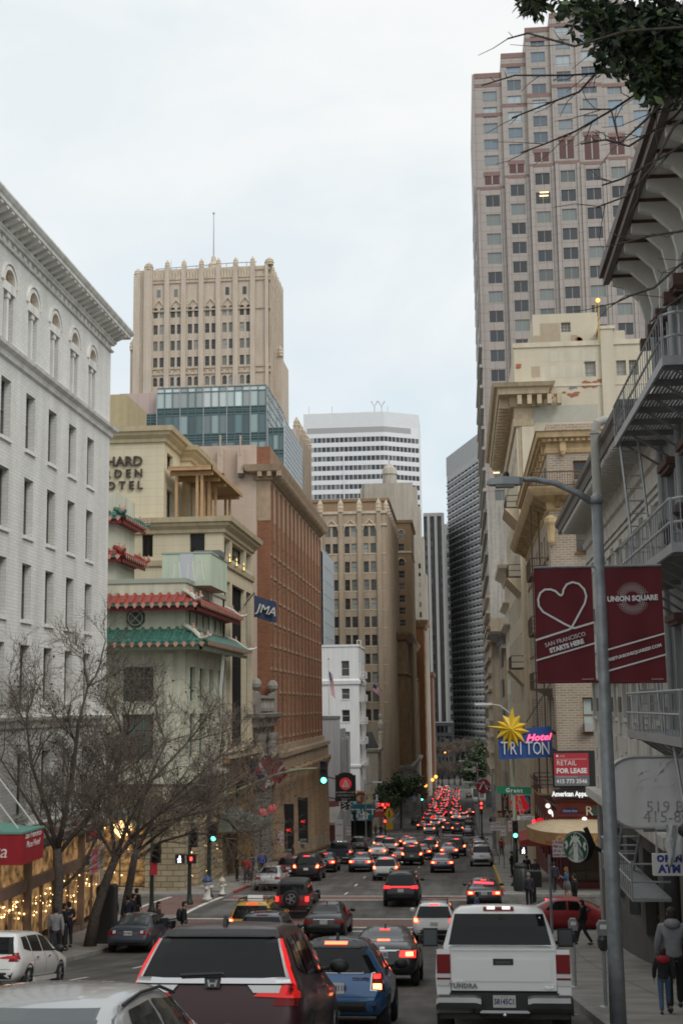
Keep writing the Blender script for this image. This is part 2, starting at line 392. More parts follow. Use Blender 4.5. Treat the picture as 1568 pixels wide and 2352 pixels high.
for x in(-10.9,-7.3,-3.9):
 y=14.0
 while y<430:
  if not(61<y<79 or 195<y<213 or 330<y<349):line(x-.06,x+.06,y,y+2.0)
  y+=7.3
for y0,y1 in((61.8,65.0),(75.2,78.4),(195.5,198.5),(210.5,213.5)):
 line(CL+.3,CR-.3,y0,y1,brickx,.004)
 line(CL+.3,CR-.3,y0-.18,y0+.12,paint,.008);line(CL+.3,CR-.3,y1-.12,y1+.18,paint,.008)
line(CL+.5,CR-.5,60.2,60.55)
line(CL-3.2,CL-.3,65.9,77.8,brickx,.004);line(CL-3.4,CL-3.2,65.9,77.8);line(CL-.35,CL-.1,65.9,77.8)
line(-.25,-.12,12,17.4);line(-1.25,.0,19.8,19.95);line(-.25,-.12,25.6,31)
for y in(25.6,32,38.4,44.8,51.2):line(-.3,CR-.1,y,y+.1)
for x in(-2.6,-.9):line(x-.8,x+.8,205,207)
structure('road_markings',mk)
pt=MB();pm1,pm2=mat('asphalt_patch',(.068,.066,.062),.85,var=.2,scale=2),mat('asphalt_crack',(.025,.024,.023),.9);rp_=random.Random(12)
for k in range(26):x,y,w,l=rp_.uniform(CL+1,CR-1.5),rp_.uniform(12,190),rp_.uniform(.5,1.6),rp_.uniform(1.5,7);strip(x,min(CR-.3,x+w),y,y+l,.002,pm1,pt,1.0)
for k in range(40):
 x,y=rp_.uniform(CL+.5,CR-.5),rp_.uniform(10,120)
 for j in range(rp_.randint(4,12)):
  x2,y2=x+rp_.uniform(-.35,.35),y+rp_.uniform(.3,.9);pt.poly([(x-.015,y,gz(y)+.0035),(x+.015,y,gz(y)+.0035),(x2+.015,y2,gz(y2)+.0035),(x2-.015,y2,gz(y2)+.0035)],pm2);x,y=min(CR-.3,max(CL+.3,x2)),y2
structure('road_patches',pt)
mh=mat('iron_cover',(.05,.048,.045),.6,.6,var=.3,scale=8)
for i,(x,y)in enumerate(((-6.0,84),(-15.2,80.5),(-2.2,27))):
 zz=gz(y)+(.15 if x<CL else .006)
 o=MB().poly([(x+.42*math.cos(q*PI/10),y+.42*math.sin(q*PI/10),gz(y+.42*math.sin(q*PI/10))-gz(y)+zz)for q in range(20)],mh).build('manhole_cover',loc=(x,y,zz))
 tag(o,('round iron manhole cover in the middle lane past the crossing','dark iron cover set in the corner pavement by the hydrants','round iron manhole cover between the grey sedan and the pickup')[i],'manhole cover')
 # buildings on the left side
def frame_block(t,x0,x1,y0,y1,z0,z1,m,skip):shell(t,x0,x1,y0,y1,z0,z1,m,skip)
def brackets(mb,X,y0,y1,sp,out,z0,z1,m,wid=.22,side=1):
 n=int((y1-y0)/sp)
 for k in range(n):
  y=y0+(y1-y0)*(k+.5)/n
  prof=[(X,z0),(X+side*out*.35,z0+(z1-z0)*.25),(X+side*out,z0+(z1-z0)*.7),(X+side*out,z1),(X,z1)]
  mb.prism([(x,y-wid/2,z)for x,z in prof],(0,wid,0),m)
def white_hotel():
 y1=62.95;y0=4.0;Z=lambda v:zat(210,v,58.9);ztop=18.95
 zb=gz(30)-8;t=thing('brick_hotel','white painted brick hotel with arched top windows and heavy bracketed cornice','building',(XL,y1,gz(y1)))
 bm=blocks('white_brick',(.77,.765,.735),(.71,.7,.675),(.6,.59,.56),.42,.14,.012,bump=.55,streak=.2)
 tr=mat('white_trim',(.74,.73,.69),.7,var=.1,scale=1,streak=.2);dk=mat('dark_sash',(.1,.1,.095),.5)
 gl=glassmat('hotel_glass',(.03,.033,.036),(.26,.26,.25),.5)
 yc=[atx(u,1050,XL).y for u in(208,166,118,66,10)];sp=(yc[0]-yc[4])/4
 cs=[yc[0]-sp*k-y0 for k in range(18)if yc[0]-sp*k>y0+1.5]
 cols=[(c-.56,c+.56)for c in cs]
 rows=[(Z(1283),Z(1168)),(Z(1450),Z(1338)),(Z(1612),Z(1500)),(Z(1112),Z(1000)),(Z(1840),Z(1715)),(Z(935),Z(795))]
 zs=Z(1905)
 facade(t,(XL,y0),(0,1),y1-y0,zs,ztop,cols,rows,bm,.34,'sash',dk,gl,sill=tr,arch=(5,),name='street_wall')
 facade(t,(XL-24,y1),(-1,0),.01,zs,zs+.1,[],[],bm,name='return_wall')
 shell(t,XL-24,XL,y0,y1,zb,ztop,bm,'R',name='side_wall')
 R=(XL-24,XL,y0,y1)
 mb=MB();zc=ztop
 mb.ring(R,[(0,zc-.92),(.1,zc-.92),(.14,zc-.84),(0.02,zc-.8)],tr)
 mb.ring(R,[(0,zc-.56),(.15,zc-.55),(.18,zc-.47),(.24,zc-.43),(.24,zc-.36)],tr)
 mb.ring(R,[(.24,zc-.04),(.82,zc-.03),(.84,zc+.1),(.9,zc+.15),(.98,zc+.27),(.98,zc+.34),(0,zc+.4)],tr)
 cor=mb.build('cornice',t)
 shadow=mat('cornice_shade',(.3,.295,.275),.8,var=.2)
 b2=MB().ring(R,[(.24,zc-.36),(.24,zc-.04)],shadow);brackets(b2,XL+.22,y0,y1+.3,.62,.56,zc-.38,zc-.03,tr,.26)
 for k in range(20):
  x=XL-.2-k*.62;b2.box(x-.13,x+.13,y1+.22,y1+.75,zc-.36,zc-.03,tr)
 b2.build('cornice_bracket_band',t)
 fz=MB()
 n=int((y1-y0)/.62)
 for k in range(n):y=y0+(k+.5)*(y1-y0)/n;fz.box(XL,XL+.06,y-.16,y+.16,zc-.79,zc-.58,tr)
 fz.build('frieze_band',t)
 bl=MB()
 for z,o in((Z(950),.35),(Z(1650),.3),(Z(1868),.25)):
  bl.ring(R,[(0,z-.35),(.12,z-.3),(.16,z-.1),(o,z),(o+.04,z+.12),(0,z+.2)],tr)
 bl.build('string_course',t)
 tym=mat('tympanum_ochre',(.42,.25,.06),.6,var=.4,scale=6)
 for c in cs:
  y=y0+c;za,zt=Z(935),Z(795);r=.56
  hd=MB();pts=[(r+.26)*1.0]
  for k in range(14):
   a0,a1=PI*k/14,PI*(k+1)/14
   for ra,rb,o in((r+.02,r+.16,.07),(r+.24,r+.32,.1)):
    hd.prism([(XL,y+ra*math.cos(a0),zt-r+ra*math.sin(a0)),(XL,y+rb*math.cos(a0),zt-r+rb*math.sin(a0)),(XL,y+rb*math.cos(a1),zt-r+rb*math.sin(a1)),(XL,y+ra*math.cos(a1),zt-r+ra*math.sin(a1))],(o,0,0),tr)
  hd.build('arch_hood',t)
  tm=MB();tm.poly([(XL-.2,y+r*math.cos(PI*k/12),zt-r+r*math.sin(PI*k/12))for k in range(13)],tym)
  tm.box(XL-.26,XL+.06,y-r-.12,y+r+.12,zt-r-.34,zt-r+.02,tr);tm.box(XL-.16,XL-.02,y-.1,y+.1,za,zt-r-.3,tr);tm.box(XL-.18,XL+.02,y-.16,y+.16,zt-r-.55,zt-r-.34,tr)
  tm.build('tympanum',t)
 fr=mat('shopfront_frame',(.23,.15,.11),.6,var=.2);lit=mat('shop_glow',(.2,.115,.045),.2,var=.97,scale=2.3,glow=.75,detail=8)
 sh=MB();sgl=MB();n=16;bw=(y1-y0)/n
 warm=mat('bulb_warm',(1,.8,.5),.5,emit=(1,.62,.25),es=4)
 for k in range(n):
  a,b=y0+k*bw,y0+(k+1)*bw;zg=min(gz(a),gz(b))-.3;zt=zs
  sh.box(XL-.3,XL+.12,a-.13,a+.13,zg,zt+.05,fr);sh.box(XL-.3,XL+.05,a+.18,b-.18,zg,zg+.7,fr)
  sh.box(XL-.3,XL+.04,a+.18,b-.18,zt-1.75,zt-1.3,fr);sh.box(XL-.3,XL+.1,a+.18,b-.18,zt-.15,zt+.1,fr)
  sh.box(XL-.2,XL,(a+b)/2-.05,(a+b)/2+.05,zg+1.0,zt-1.75,fr)
  for yy0,yy1 in((a+.18,(a+b)/2-.05),((a+b)/2+.05,b-.18)):
   sgl.poly([(XL-.12,yy0,zg+1),(XL-.12,yy1,zg+1),(XL-.12,yy1,zt-1.75),(XL-.12,yy0,zt-1.75)],lit)
  sgl.poly([(XL-.14,a,zt-1.3),(XL-.14,b,zt-1.3),(XL-.14,b,zt-.15),(XL-.14,a,zt-.15)],lit)
 sh.build('shopfront_frame',t);sgl.build('shop_window',t)
 rnd=random.Random(3);lb=MB()
 for k in range(170):
  y=rnd.uniform(36,y1-.5);zg=gz(y);z=zg+1.2+(rnd.random()**.7)*(zs-2-zg-1.2)
  lb.sphere((XL-.05,y,z),rnd.choice((.015,.02,.03,.04)),warm,6,4)
 tag(lb.build('string_lights',t),kind='stuff')
 eg=MB();tg=mat('old_tile',(.12,.11,.1),.8,var=.3,scale=6)
 for k in range(60):
  y=y1-.3-k*.5;eg.prism([(XL,y-.2,zs-.05),(XL+.28,y-.2,zs-.2),(XL+.3,y-.2,zs-.1),(XL,y-.2,zs+.1)],(0,.4,0),tg)
 eg.build('tile_eaves',t)
 lm=mat('lamp_shade_copper',(.2,.11,.07),.5)
 for k in range(7):
  y=y1-3.2-k*3.1;MB().lathe([(.04,.25),(.1,.18),(.3,0),(.27,0)],(XL+.55,y,zs+.35),lm).tube([(XL,y,zs+.9),(XL+.3,y,zs+.95),(XL+.55,y,zs+.6)],.025,lm).build('wall_lamp',t)
 return t,zs,y1
hotel_t,hotel_zs,hotel_y1=white_hotel()
def red_canopy():
 red=mat('canopy_red',(.3,.012,.02),.7,var=.12,scale=3);teal=mat('canopy_teal',(.12,.28,.23),.7)
 Xo=XL+2.9;ya=atx(*Z1(135,410),Xo).y;yb=atx(*Z1(270,372),Xo).y;zt=at(*Z1(135,217),ya).z;zb=at(*Z1(135,412),ya).z
 t=thing('entrance_canopy','dark red hotel entrance canopy with white lettering over the pavement','awning',(XL,ya,gz(ya)+.14))
 MB().box(XL,Xo,ya,yb,zb,zt,red).box(XL+.02,Xo+.03,ya-.03,yb+.03,zt,zt+.07,teal).prism([(XL,ya,zt+.07),(Xo-.6,ya,zt+.07),(XL,ya,zt+.4)],(0,yb-ya,0),teal).build('fabric',t)
 wt=mat('canopy_lettering',(.75,.66,.62),.6)
 text('Plaza',.62,wt,frm((at(*Z1(46,330),ya).x,ya-.012,at(*Z1(20,328),ya).z),(1,0,0)),parent=t,shear=.2,align='RIGHT')
 text('San Francisco\nPlaza Hotel',.3,wt,frm((Xo+.012,(ya+yb)/2,(zt+zb)/2+.25),(0,1,0)),parent=t,shear=.25)
 rods=MB()
 for y in(ya+.3,yb-.3):rods.tube([(XL,y,zt+3.4),(Xo-.25,y,zt+.15)],.03,mat('rod_white',(.5,.5,.48),.5))
 rods.build('stay_rod',t)
 return Xo,zt,zb,ya,yb
canopy=red_canopy()
tile_r=mat('tile_red',(.27,.05,.036),.55,var=.4,scale=7,coat=.08);tile_g=mat('tile_green',(.045,.135,.105),.5,var=.5,scale=5,coat=.08,detail=6)
pink_t=mat('tile_end_pink',(.5,.26,.2),.6,var=.2);pale=mat('stucco_pale_green',(.57,.57,.46),.8,var=.08,scale=.7,streak=.18);mint=mat('stucco_mint',(.52,.6,.48),.8,var=.05,scale=.7,streak=.15)
dkg=mat('grille_green',(.05,.075,.065),.5)
def tiled_eave(t,R,ztop,out,drop,top_m,end_m,under_m,ridge_m,sp=.55,rad=.13,name='tiled_roof'):
 """skirt roof round the west and street sides with half-round tile rolls, tile ends and curled corner ridge"""
 x0,x1,y0,y1=R;zb=ztop-drop;mb=MB();mb2=MB();rg=MB()
 mb.poly([(x0,y0,ztop),(x0,y0-out,zb),(x1+out,y0-out,zb+.1),(x1,y0,ztop)],top_m)
 mb.poly([(x1,y0,ztop),(x1+out,y0-out,zb+.1),(x1+out,y1+out,zb+.1),(x1,y1,ztop)],top_m)
 mb2.poly([(x0,y0,zb-.25),(x1,y0,zb-.25),(x1+out,y0-out,zb+.06),(x0,y0-out,zb-.03)],under_m)
 mb2.poly([(x1,y0,zb-.25),(x1,y1,zb-.25),(x1+out,y1+out,zb+.06),(x1+out,y0-out,zb+.06)],under_m)
 mb2.box(x0,x1+out*.8,y0-out*.8,y0-out*.7,zb-.32,zb-.1,under_m);mb2.box(x1+out*.7,x1+out*.8,y0-out*.8,y1+out,zb-.32,zb-.1,under_m)
 x=x0+.2
 en=MB()
 while x<x1+out-.15:
  f=max(0,(x-x1)/out);zz=ztop-drop*f;yy=y0-out*f
  mb.tube([(x,yy,zz+.05),(x,y0-out-.03,zb+.06+.04)],rad,top_m,6)
  en.poly([(x+rad*1.15*math.cos(k*PI/4),y0-out-.05,zb+.09+rad*1.15*math.sin(k*PI/4))for k in range(8)],tile_g if top_m is tile_r else top_m)
  en.poly([(x+sp/2-.2,y0-out-.04,zb+.05),(x+sp/2,y0-out-.04,zb-.2),(x+sp/2+.2,y0-out-.04,zb+.05),(x+sp/2,y0-out-.04,zb+.16)],end_m);x+=sp
 y=y0-out+.3
 while y<y1+out-.1:
  f=max(0,(y0-y)/out);f=max(f,(y-y1)/out)
  mb.tube([(x1+out*max(0,f),y,ztop-drop*max(0,f)+.05),(x1+out+.03,y,zb+.15)],rad,top_m,6)
  en.poly([(x1+out+.045,y+sp/2-.2,zb+.1),(x1+out+.045,y+sp/2,zb-.15),(x1+out+.045,y+sp/2+.2,zb+.1),(x1+out+.045,y+sp/2,zb+.2)],end_m);y+=sp
 mb.build(name,t,True if False else False);mb2.build('eaves',t);en.build('tile_ends',t)
 for cy,sg in((y0,-1),(y1,1)):
  pts=[(x1-.1,cy,ztop+.25),(x1+out*.4,cy+sg*out*.4,ztop-drop*.4+.28),(x1+out*.8,cy+sg*out*.8,zb+.33),(x1+out*1.08,cy+sg*out*1.08,zb+.4),(x1+out*1.2,cy+sg*out*1.2,zb+.52)]
  rg.tube(pts,[.15,.15,.14,.12,.06],ridge_m,6)
  for k in range(1,4):p=Vector(pts[k]);rg.lathe([(.07,0),(.1,.1),(.04,.2),(.07,.24),(.01,.34)],p+Vector((0,0,.1)),end_m,6)
 rg.build('corner_ridge',t)
def chinese_building():
 y0=atx(425,1400,XL).y;y1=atx(514,1500,XL).y+.6;zg=gz(y0);Zc=lambda v:zat(425,v,y0)
 t=thing('corner_building','pale green corner building with green and red tiled Chinese roofs','building',(XL,y0,zg))
 x0=XL-26;ztop=Zc(1330)
 gl=glassmat('chinese_glass',(.04,.05,.05),(.2,.22,.2),.3)
 zf=Zc(1975)
 ww=[(c-1.0,c+1.0)for c in(3,7,11,15,19,23)]
 rows=[(Zc(1900),Zc(1790)),(Zc(1745),Zc(1640)),(Zc(1610),Zc(1530))]
 facade(t,(x0,y0),(1,0),26,zg-1+6.2,ztop,ww,rows,pale,.3,'grid',mat('green_frame',(.08,.2,.15),.6),gl,name='west_wall')
 W2=y1-y0;facade(t,(XL,y0),(0,1),W2,zg-2+7.2,ztop,even(1,W2-1,4,1.7),rows,pale,.3,'grid',mat('green_frame',(.08,.2,.15),.6),gl,name='street_wall')
 shell(t,x0,XL,y0,y1,zg-2,ztop,pale,'WR',name='rear_wall')
 MB().ring((x0,XL,y0,y1),[(0,ztop-.25),(.09,ztop-.22),(.11,ztop+.06),(-.25,ztop+.08),(-.25,ztop-.2)],mat('parapet_cap',(.36,.4,.34),.7)).build('parapet',t)
 pl=MB();zc=Zc(1500)
 for c in(1,5,9,13,17,21,25):pl.box(x0+c-.3,x0+c+.3,y0-.14,y0,zg+5.4,zc,pale)
 for k in range(5):yy=y0+.6+k*(W2-1.2)/4;pl.box(XL,XL+.14,yy-.25,yy+.25,zg+5,zc,pale)
 pl.build('pilasters',t)
 R=(x0,XL,y0,y1)
 tiled_eave(t,R,Zc(1365),1.15,.75,tile_r,pink_t,mat('eave_red',(.22,.03,.03),.6),mat('ridge_cream',(.5,.5,.42),.6,var=.2))
 tiled_eave(t,R,Zc(1444),1.7,1.05,tile_g,pink_t,mat('eave_green',(.3,.36,.27),.6,var=.1),mat('ridge_cream',(.5,.5,.42),.6,var=.2))
 for k,x in enumerate((XL-3.2,XL-11)):
  c=Vector((x,y0-.03,Zc(1418)));r=.66
  MB().prism([c+Vector((r*math.cos(PI/8+q*PI/4),0,r*math.sin(PI/8+q*PI/4)))for q in range(8)],(0,.1,0),dkg).tube([c+Vector((.45*math.cos(q*PI/8),-.03,.45*math.sin(q*PI/8)))for q in range(17)],.035,pale,4).tube([c+Vector((-.4,-.03,-.4)),c+Vector((.4,-.03,.4))],.03,pale,4).tube([c+Vector((-.4,-.03,.4)),c+Vector((.4,-.03,-.4))],.03,pale,4).build('octagon_vent',t)
 for k in range(6):
  yy=y0+1.4+k*(W2-2.2)/5.5
  MB().prism([(XL-.05,yy+.2*math.cos(q*PI/8),Zc(1413)+.55*math.sin(q*PI/8))for q in range(16)],(.08,0,0),dkg).build('oval_window',t)
 p0=at(372,1310,y0+2.5).x;zp=at(500,1270,y0+2.5).z;px1=at(484,1330,y0+2.5).x
 ph=MB().box(p0,px1,y0+2.5,y0+8.5,ztop-.2,zp,mint).box(p0-.06,px1+.06,y0+2.44,y0+8.56,zp,zp+.1,mat('parapet_cap',(.36,.4,.34),.7))
 ph.build('penthouse',t)
 dx=at(428,1330,y0+2.5).x;dr=MB().box(dx-.45,dx+.45,y0+2.46,y0+2.5,ztop-.1,ztop+2.0,mat('door_grey',(.5,.52,.55),.5)).build('door',t)
 hp=MB();wm=mat('ladder_white',(.6,.62,.57),.5)
 for d in(0,.9,1.5):hp.tube([(dx-.6+d,y0+1.2,ztop),(dx-.5+d,y0+1.2,ztop+1.2),(dx-.25+d,y0+1.2,ztop+1.25),(dx-.1+d,y0+1.2,ztop)],.05,wm,6)
 for yy in(y0+7.0,y0+7.6):hp.tube([(XL+.25,yy,ztop+.4),(XL+.25,yy,Zc(1444)),(XL+1.2,yy,Zc(1470)),(XL+.9,yy,Zc(1600))],.05,wm,6)
 for k in range(9):z=ztop-k*.45;hp.tube([(XL+.25,y0+7.0,z),(XL+.25,y0+7.6,z)],.03,wm,4)
 hp.build('roof_ladder',t)
 MB().box(at(525,1270,y0+5).x-2.4,at(525,1270,y0+5).x-.6,y0+5,y0+7,zp+.1,zp+.5,mat('skylight_dark',(.12,.14,.14),.4)).build('skylight',t)
 yt=y0+3;xt1=at(280,1215,yt).x;tx0=xt1-5.5;zt0=ztop-.2
 MB().box(tx0,xt1-.4,yt,yt+5,zt0,at(280,1150,yt).z+.6,pale).build('turret',t)
 for v0,tm in((1278,tile_r),(1190,tile_g)):
  tiled_eave(t,(tx0,xt1-.4,yt,yt+5),at(270,v0,yt).z+.4,.75,.5,tm,pink_t,mat('eave_red',(.22,.03,.03),.6),tile_g if tm is tile_g else tile_r,name='turret_roof')
 cap=at(265,1190,yt).z+.4
 MB().mesh([(tx0,yt,cap),(xt1-.4,yt,cap),(xt1-.4,yt+5,cap),(tx0,yt+5,cap),((tx0+xt1)/2,yt+2.5,cap+.7)],[(0,1,4),(1,2,4),(2,3,4),(3,0,4)],tile_g).build('turret_cap',t)
 st=blocks('rough_stone',(.42,.35,.24),(.33,.27,.18),(.2,.16,.11),.75,.34,.025,bump=1.0,streak=.25)
 gw=glassmat('lit_shop_glass',(.1,.055,.02),(.3,.16,.05),.5,.15)
 shopw=mat('shop_glow');zt=zg+7.4
 facade(t,(x0,y0-.12),(1,0),26.12,zg-1,zg+6.6,[(8,10.5),(13,18.5),(20.2,23.6)],[(zg+.3,zg+4.6)],st,.5,'two',fr_dark,shopw,name='stone_base')
 facade(t,(XL+.12,y0-.12),(0,1),W2+.12,zg-2,zg+6.6,[(1.6,4.0),(6.2,8.6),(10.5,12.6)],[(zg-.2,zg+4.3)],st,.5,'two',fr_dark,shopw,name='stone_base')
 MB().box(x0,XL+.3,y0-.3,y0+.1,zg+6.6,zg+6.95,pale).box(XL-.1,XL+.3,y0+.1,y1,zg+6.6,zg+6.95,pale).build('base_course',t)
 sg=MB().box(XL-9.4,XL-3.2,y0-.6,y0-.3,zg+4.65,zg+5.25,mat('fascia_grey',(.3,.3,.27),.6)).build('shop_fascia',t)
 text('TRUE  BOOT',.4,mat('fascia_dark',(.05,.05,.05),.6),frm((XL-6.3,y0-.61,zg+4.95),(1,0,0)),parent=sg)
 warm=mat('bulb_warm');rnd=random.Random(8);cr=mat('crystal_glow',(1,.8,.5),.3,emit=(1,.62,.25),es=3.5)
 for x in(XL-5.6,XL-3.9,XL-7.9):
  ch=thing('chandelier','glowing crystal chandelier hanging in the corner shop window','chandelier',(x,y0+.2,zg+4.5),group='chandeliers in the corner shop')
  c=MB().lathe([(.05,.0),(.18,-.12),(.5,-.3),(.62,-.5),(.5,-.72),(.28,-.95),(.1,-1.12),(.01,-1.2)],(x,y0+.05,zg+4.4),cr,12).build('crystals',ch)
  b=MB()
  for k in range(10):q=k*PI/5;b.sphere((x+.5*math.cos(q),y0-.02+.1*math.sin(q),zg+4.1),.055,warm,6,4)
  b.build('bulbs',ch)
 lb=MB()
 for k in range(70):
  if rnd.random()<.6:x=XL+.0;lb.sphere((XL-.2,y0+rnd.choice((2.8,7.4,11.4))+rnd.uniform(-1,1),zg+rnd.uniform(.3,4)),rnd.choice((.02,.03,.05)),warm,5,4)
  else:lb.sphere((x0+rnd.choice((9.2,14,16,17.5,22))+rnd.uniform(-1,1),y0+.2,zg+rnd.uniform(.6,3.4)),rnd.choice((.02,.03,.05)),warm,5,4)
 tag(lb.build('shop_lights',t),kind='stuff')
 return y0,y1
fr_dark=mat('shop_frame_dark',(.06,.05,.04),.5)
ch_y0,ch_y1=chinese_building()
cream=blocks('cream_stone',(.64,.57,.42),(.62,.55,.405),(.47,.41,.29),1.25,.62,.012,.75,.25,.1,offset=0)
creamt=mat('cream_trim',(.49,.41,.27),.7,var=.08,streak=.15)
blackgl=glassmat('black_glass',(.012,.014,.016),(.16,.16,.16),.25,.0,spec=.7)
def cream_hotel():
 y0=ch_y1+.15;y1=atx(580,1500,XL).y;zg=gz(y0);x0=XL-30
 y0=atx(511.5,1300,XL).y
 t=thing('stepped_hotel','cream stone stepped hotel with bronze letters and tan cornices','building',(XL,y0,zg))
 Zl=lambda v:zat(511,v,y0);zt1=Zl(1192)
 dk=mat('window_black',(.02,.02,.02),.4)
 xw=[(at(u,1250,y0).x-x0)for u in(326,360,436,470)]
 xs=[(xw[0],xw[1]-.3),(xw[2],xw[3])]
 facade(t,(x0,y0),(1,0),XL-x0,zg-2,zt1,xs,[(Zl(1275),Zl(1224)),(Zl(1420),Zl(1360)),(Zl(1360)-5,Zl(1360)-3)],cream,.3,'pair',dk,blackgl,name='west_wall')
 L=y1-y0;zb1,zb2=Zl(1303),Zl(1730)
 bays=even(.3,L-.3,4,(L-.6)/4-.75)
 facade(t,(XL,y0),(0,1),L,zb2,zt1,[bays[0],(bays[1][0],bays[2][1]),bays[3]],[(Zl(1290)+.55,Zl(1230)),(zb2+.3,Zl(1330))],cream,.45,'four',dk,blackgl,name='street_wall')
 shell(t,x0,XL,y0,y1,zg-2,zt1,cream,'WR',name='rear_wall')
 gold=mat('portal_gold',(.3,.2,.09),.6,var=.25,scale=3,streak=.3)
 facade(t,(XL+.08,y0),(0,1),L,zg-3,zb2-.4,[(1,4.2),(5.2,L-1.2)],[(zg-2,zb2-2.2)],gold,1.2,'two',mat('portal_dark',(.05,.035,.02),.5),glassmat('lobby_glass',(.03,.02,.012),(.12,.08,.04),.3),name='portal')
 MB().box(XL-.1,XL+.9,y0-.2,y1,zb2-.4,zb2+.05,creamt).box(XL-.1,XL+.6,y0-.2,y1,zb2-.75,zb2-.4,gold).build('ledge',t)
 R=(x0,XL,y0,y1)
 def corn(R,z,o,name='cornice'):MB().ring(R,[(0,z-.75),(o*.25,z-.7),(o*.3,z-.45),(o*.7,z-.2),(o*.75,z),(o,z+.05),(o+.06,z+.42),(-.3,z+.42)],creamt).build(name,t)
 corn(R,zt1-.3,.75)
 MB().ring(R,[(0,Zl(1300)),(.16,Zl(1300)+.1),(.2,Zl(1300)+.5),(0,Zl(1300)+.6)],creamt).build('string_course',t)
 mul=MB()
 for k in range(10):yy=bays[1][0]+y0+.15+k*(bays[2][1]-bays[1][0]-.3)/9;mul.box(XL-.42,XL-.3,yy-.03,yy+.03,zb2+.3,Zl(1330),dk)
 mul.build('mullions',t)
 xc=at(376.5,1050,y0).x;zt2=zat(376,985,y0);ym=y0+(y1-y0)*.42
 facade(t,(x0,y0+.02),(1,0),xc-x0,zt1,zt2,[],[],cream,name='upper_wall')
 facade(t,(xc,y0+.02),(0,1),ym-y0,zt1,zt2,[(1.0,3.0)],[(zt1+4.1,zt2-1.6),(zt1+.3,zt1+2.6)],cream,.3,'four',dk,blackgl,name='upper_wall')
 shell(t,x0,xc,y0+.02,ym,zt1,zt2,cream,'WR',name='upper_wall');corn((x0,xc,y0+.02,ym),zt2-.3,.75)
 xe=at(436,1090,ym).x;zt3=zat(430,1030,ym)
 facade(t,(x0,ym),(1,0),xe-x0,zt1,zt3,[],[],cream,name='upper_wall')
 shell(t,x0,xe,ym,y1-1,zt1,zt3,cream,'W',name='upper_wall');corn((x0,xe,ym,y1-1),zt3-.3,.7)
 MB().box(x0,at(290,950,y0+9).x,y0+9,y0+16,zt2,zat(290,905,y0+9),mat('stair_tower_tan',(.42,.35,.21),.75,var=.06,streak=.1)).build('stair_tower',t)
 br=mat('bronze_letter',(.07,.055,.045),.45,.5)
 ym_=y0-.12;k=lambda v:zat(300,v,y0)
 rx=at(329,1060,y0).x
 for s,v,sz in(('ORCHARD',1061,(k(1050)-k(1073))*1.38),('GARDEN',1088.5,(k(1079)-k(1098))*1.38),('HOTEL',1116,(k(1107)-k(1126))*1.38)):
  o=text(s,sz,br,frm((rx,ym_,k(v)),(1,0,0)),'sign_letters',t,ext=.08,align='RIGHT',space=1.0 if s=='ORCHARD' else 1.55,bold=.012,xs=.98)
 tim=mat('pergola_timber',(.45,.28,.14),.6,var=.12,scale=3);pg=MB();px0,px1=xc+.3,XL-.9;za=zt1+.4;zp=zat(480,1092,y0+1)
 for x in(px0+.5,px0+3.9*.5+.5,px1-1.2):
  for yy in(y0+.8,y0+3.5,y0+6.2,y1-1.2):pg.box(x-.1,x+.1,yy-.1,yy+.1,za-.4,zp,tim)
 for yy in(y0+.8,y0+3.5,y0+6.2,y1-1.2):pg.box(px0,px1,yy-.1,yy+.1,zp,zp+.3,tim)
 n=16
 for q in range(n):x=px0+.15+q*(px1-px0-.3)/(n-1);pg.box(x-.05,x+.05,y0+.2,y1-.4,zp+.3,zp+.5,tim)
 pg.box(px0,px1+.1,y0+.1,y0+.22,zp+.3,zp+.62,tim);pg.box(px1,px1+.12,y0+.1,y1-.3,zp+.3,zp+.62,tim)
 pg.box(px0,px1+.05,y0+.1,y1-.4,zp+.5,zp+.53,mat('pergola_slats',(.5,.36,.2),.7));pg.build('pergola',t)
 gm=MB();gold2=mat('sconce_gold',(.55,.42,.16),.35,.6)
 for yy in(y0+1.2,y0+4.2,y0+7.5):gm.lathe([(.06,0),(.16,.1),(.05,.4),(.12,.5),(.02,.75)],(XL+.3,yy,Zl(1290)),gold2,8)
 gm.build('sconces',t)
 return y0,y1
or_y0,or_y1=cream_hotel()
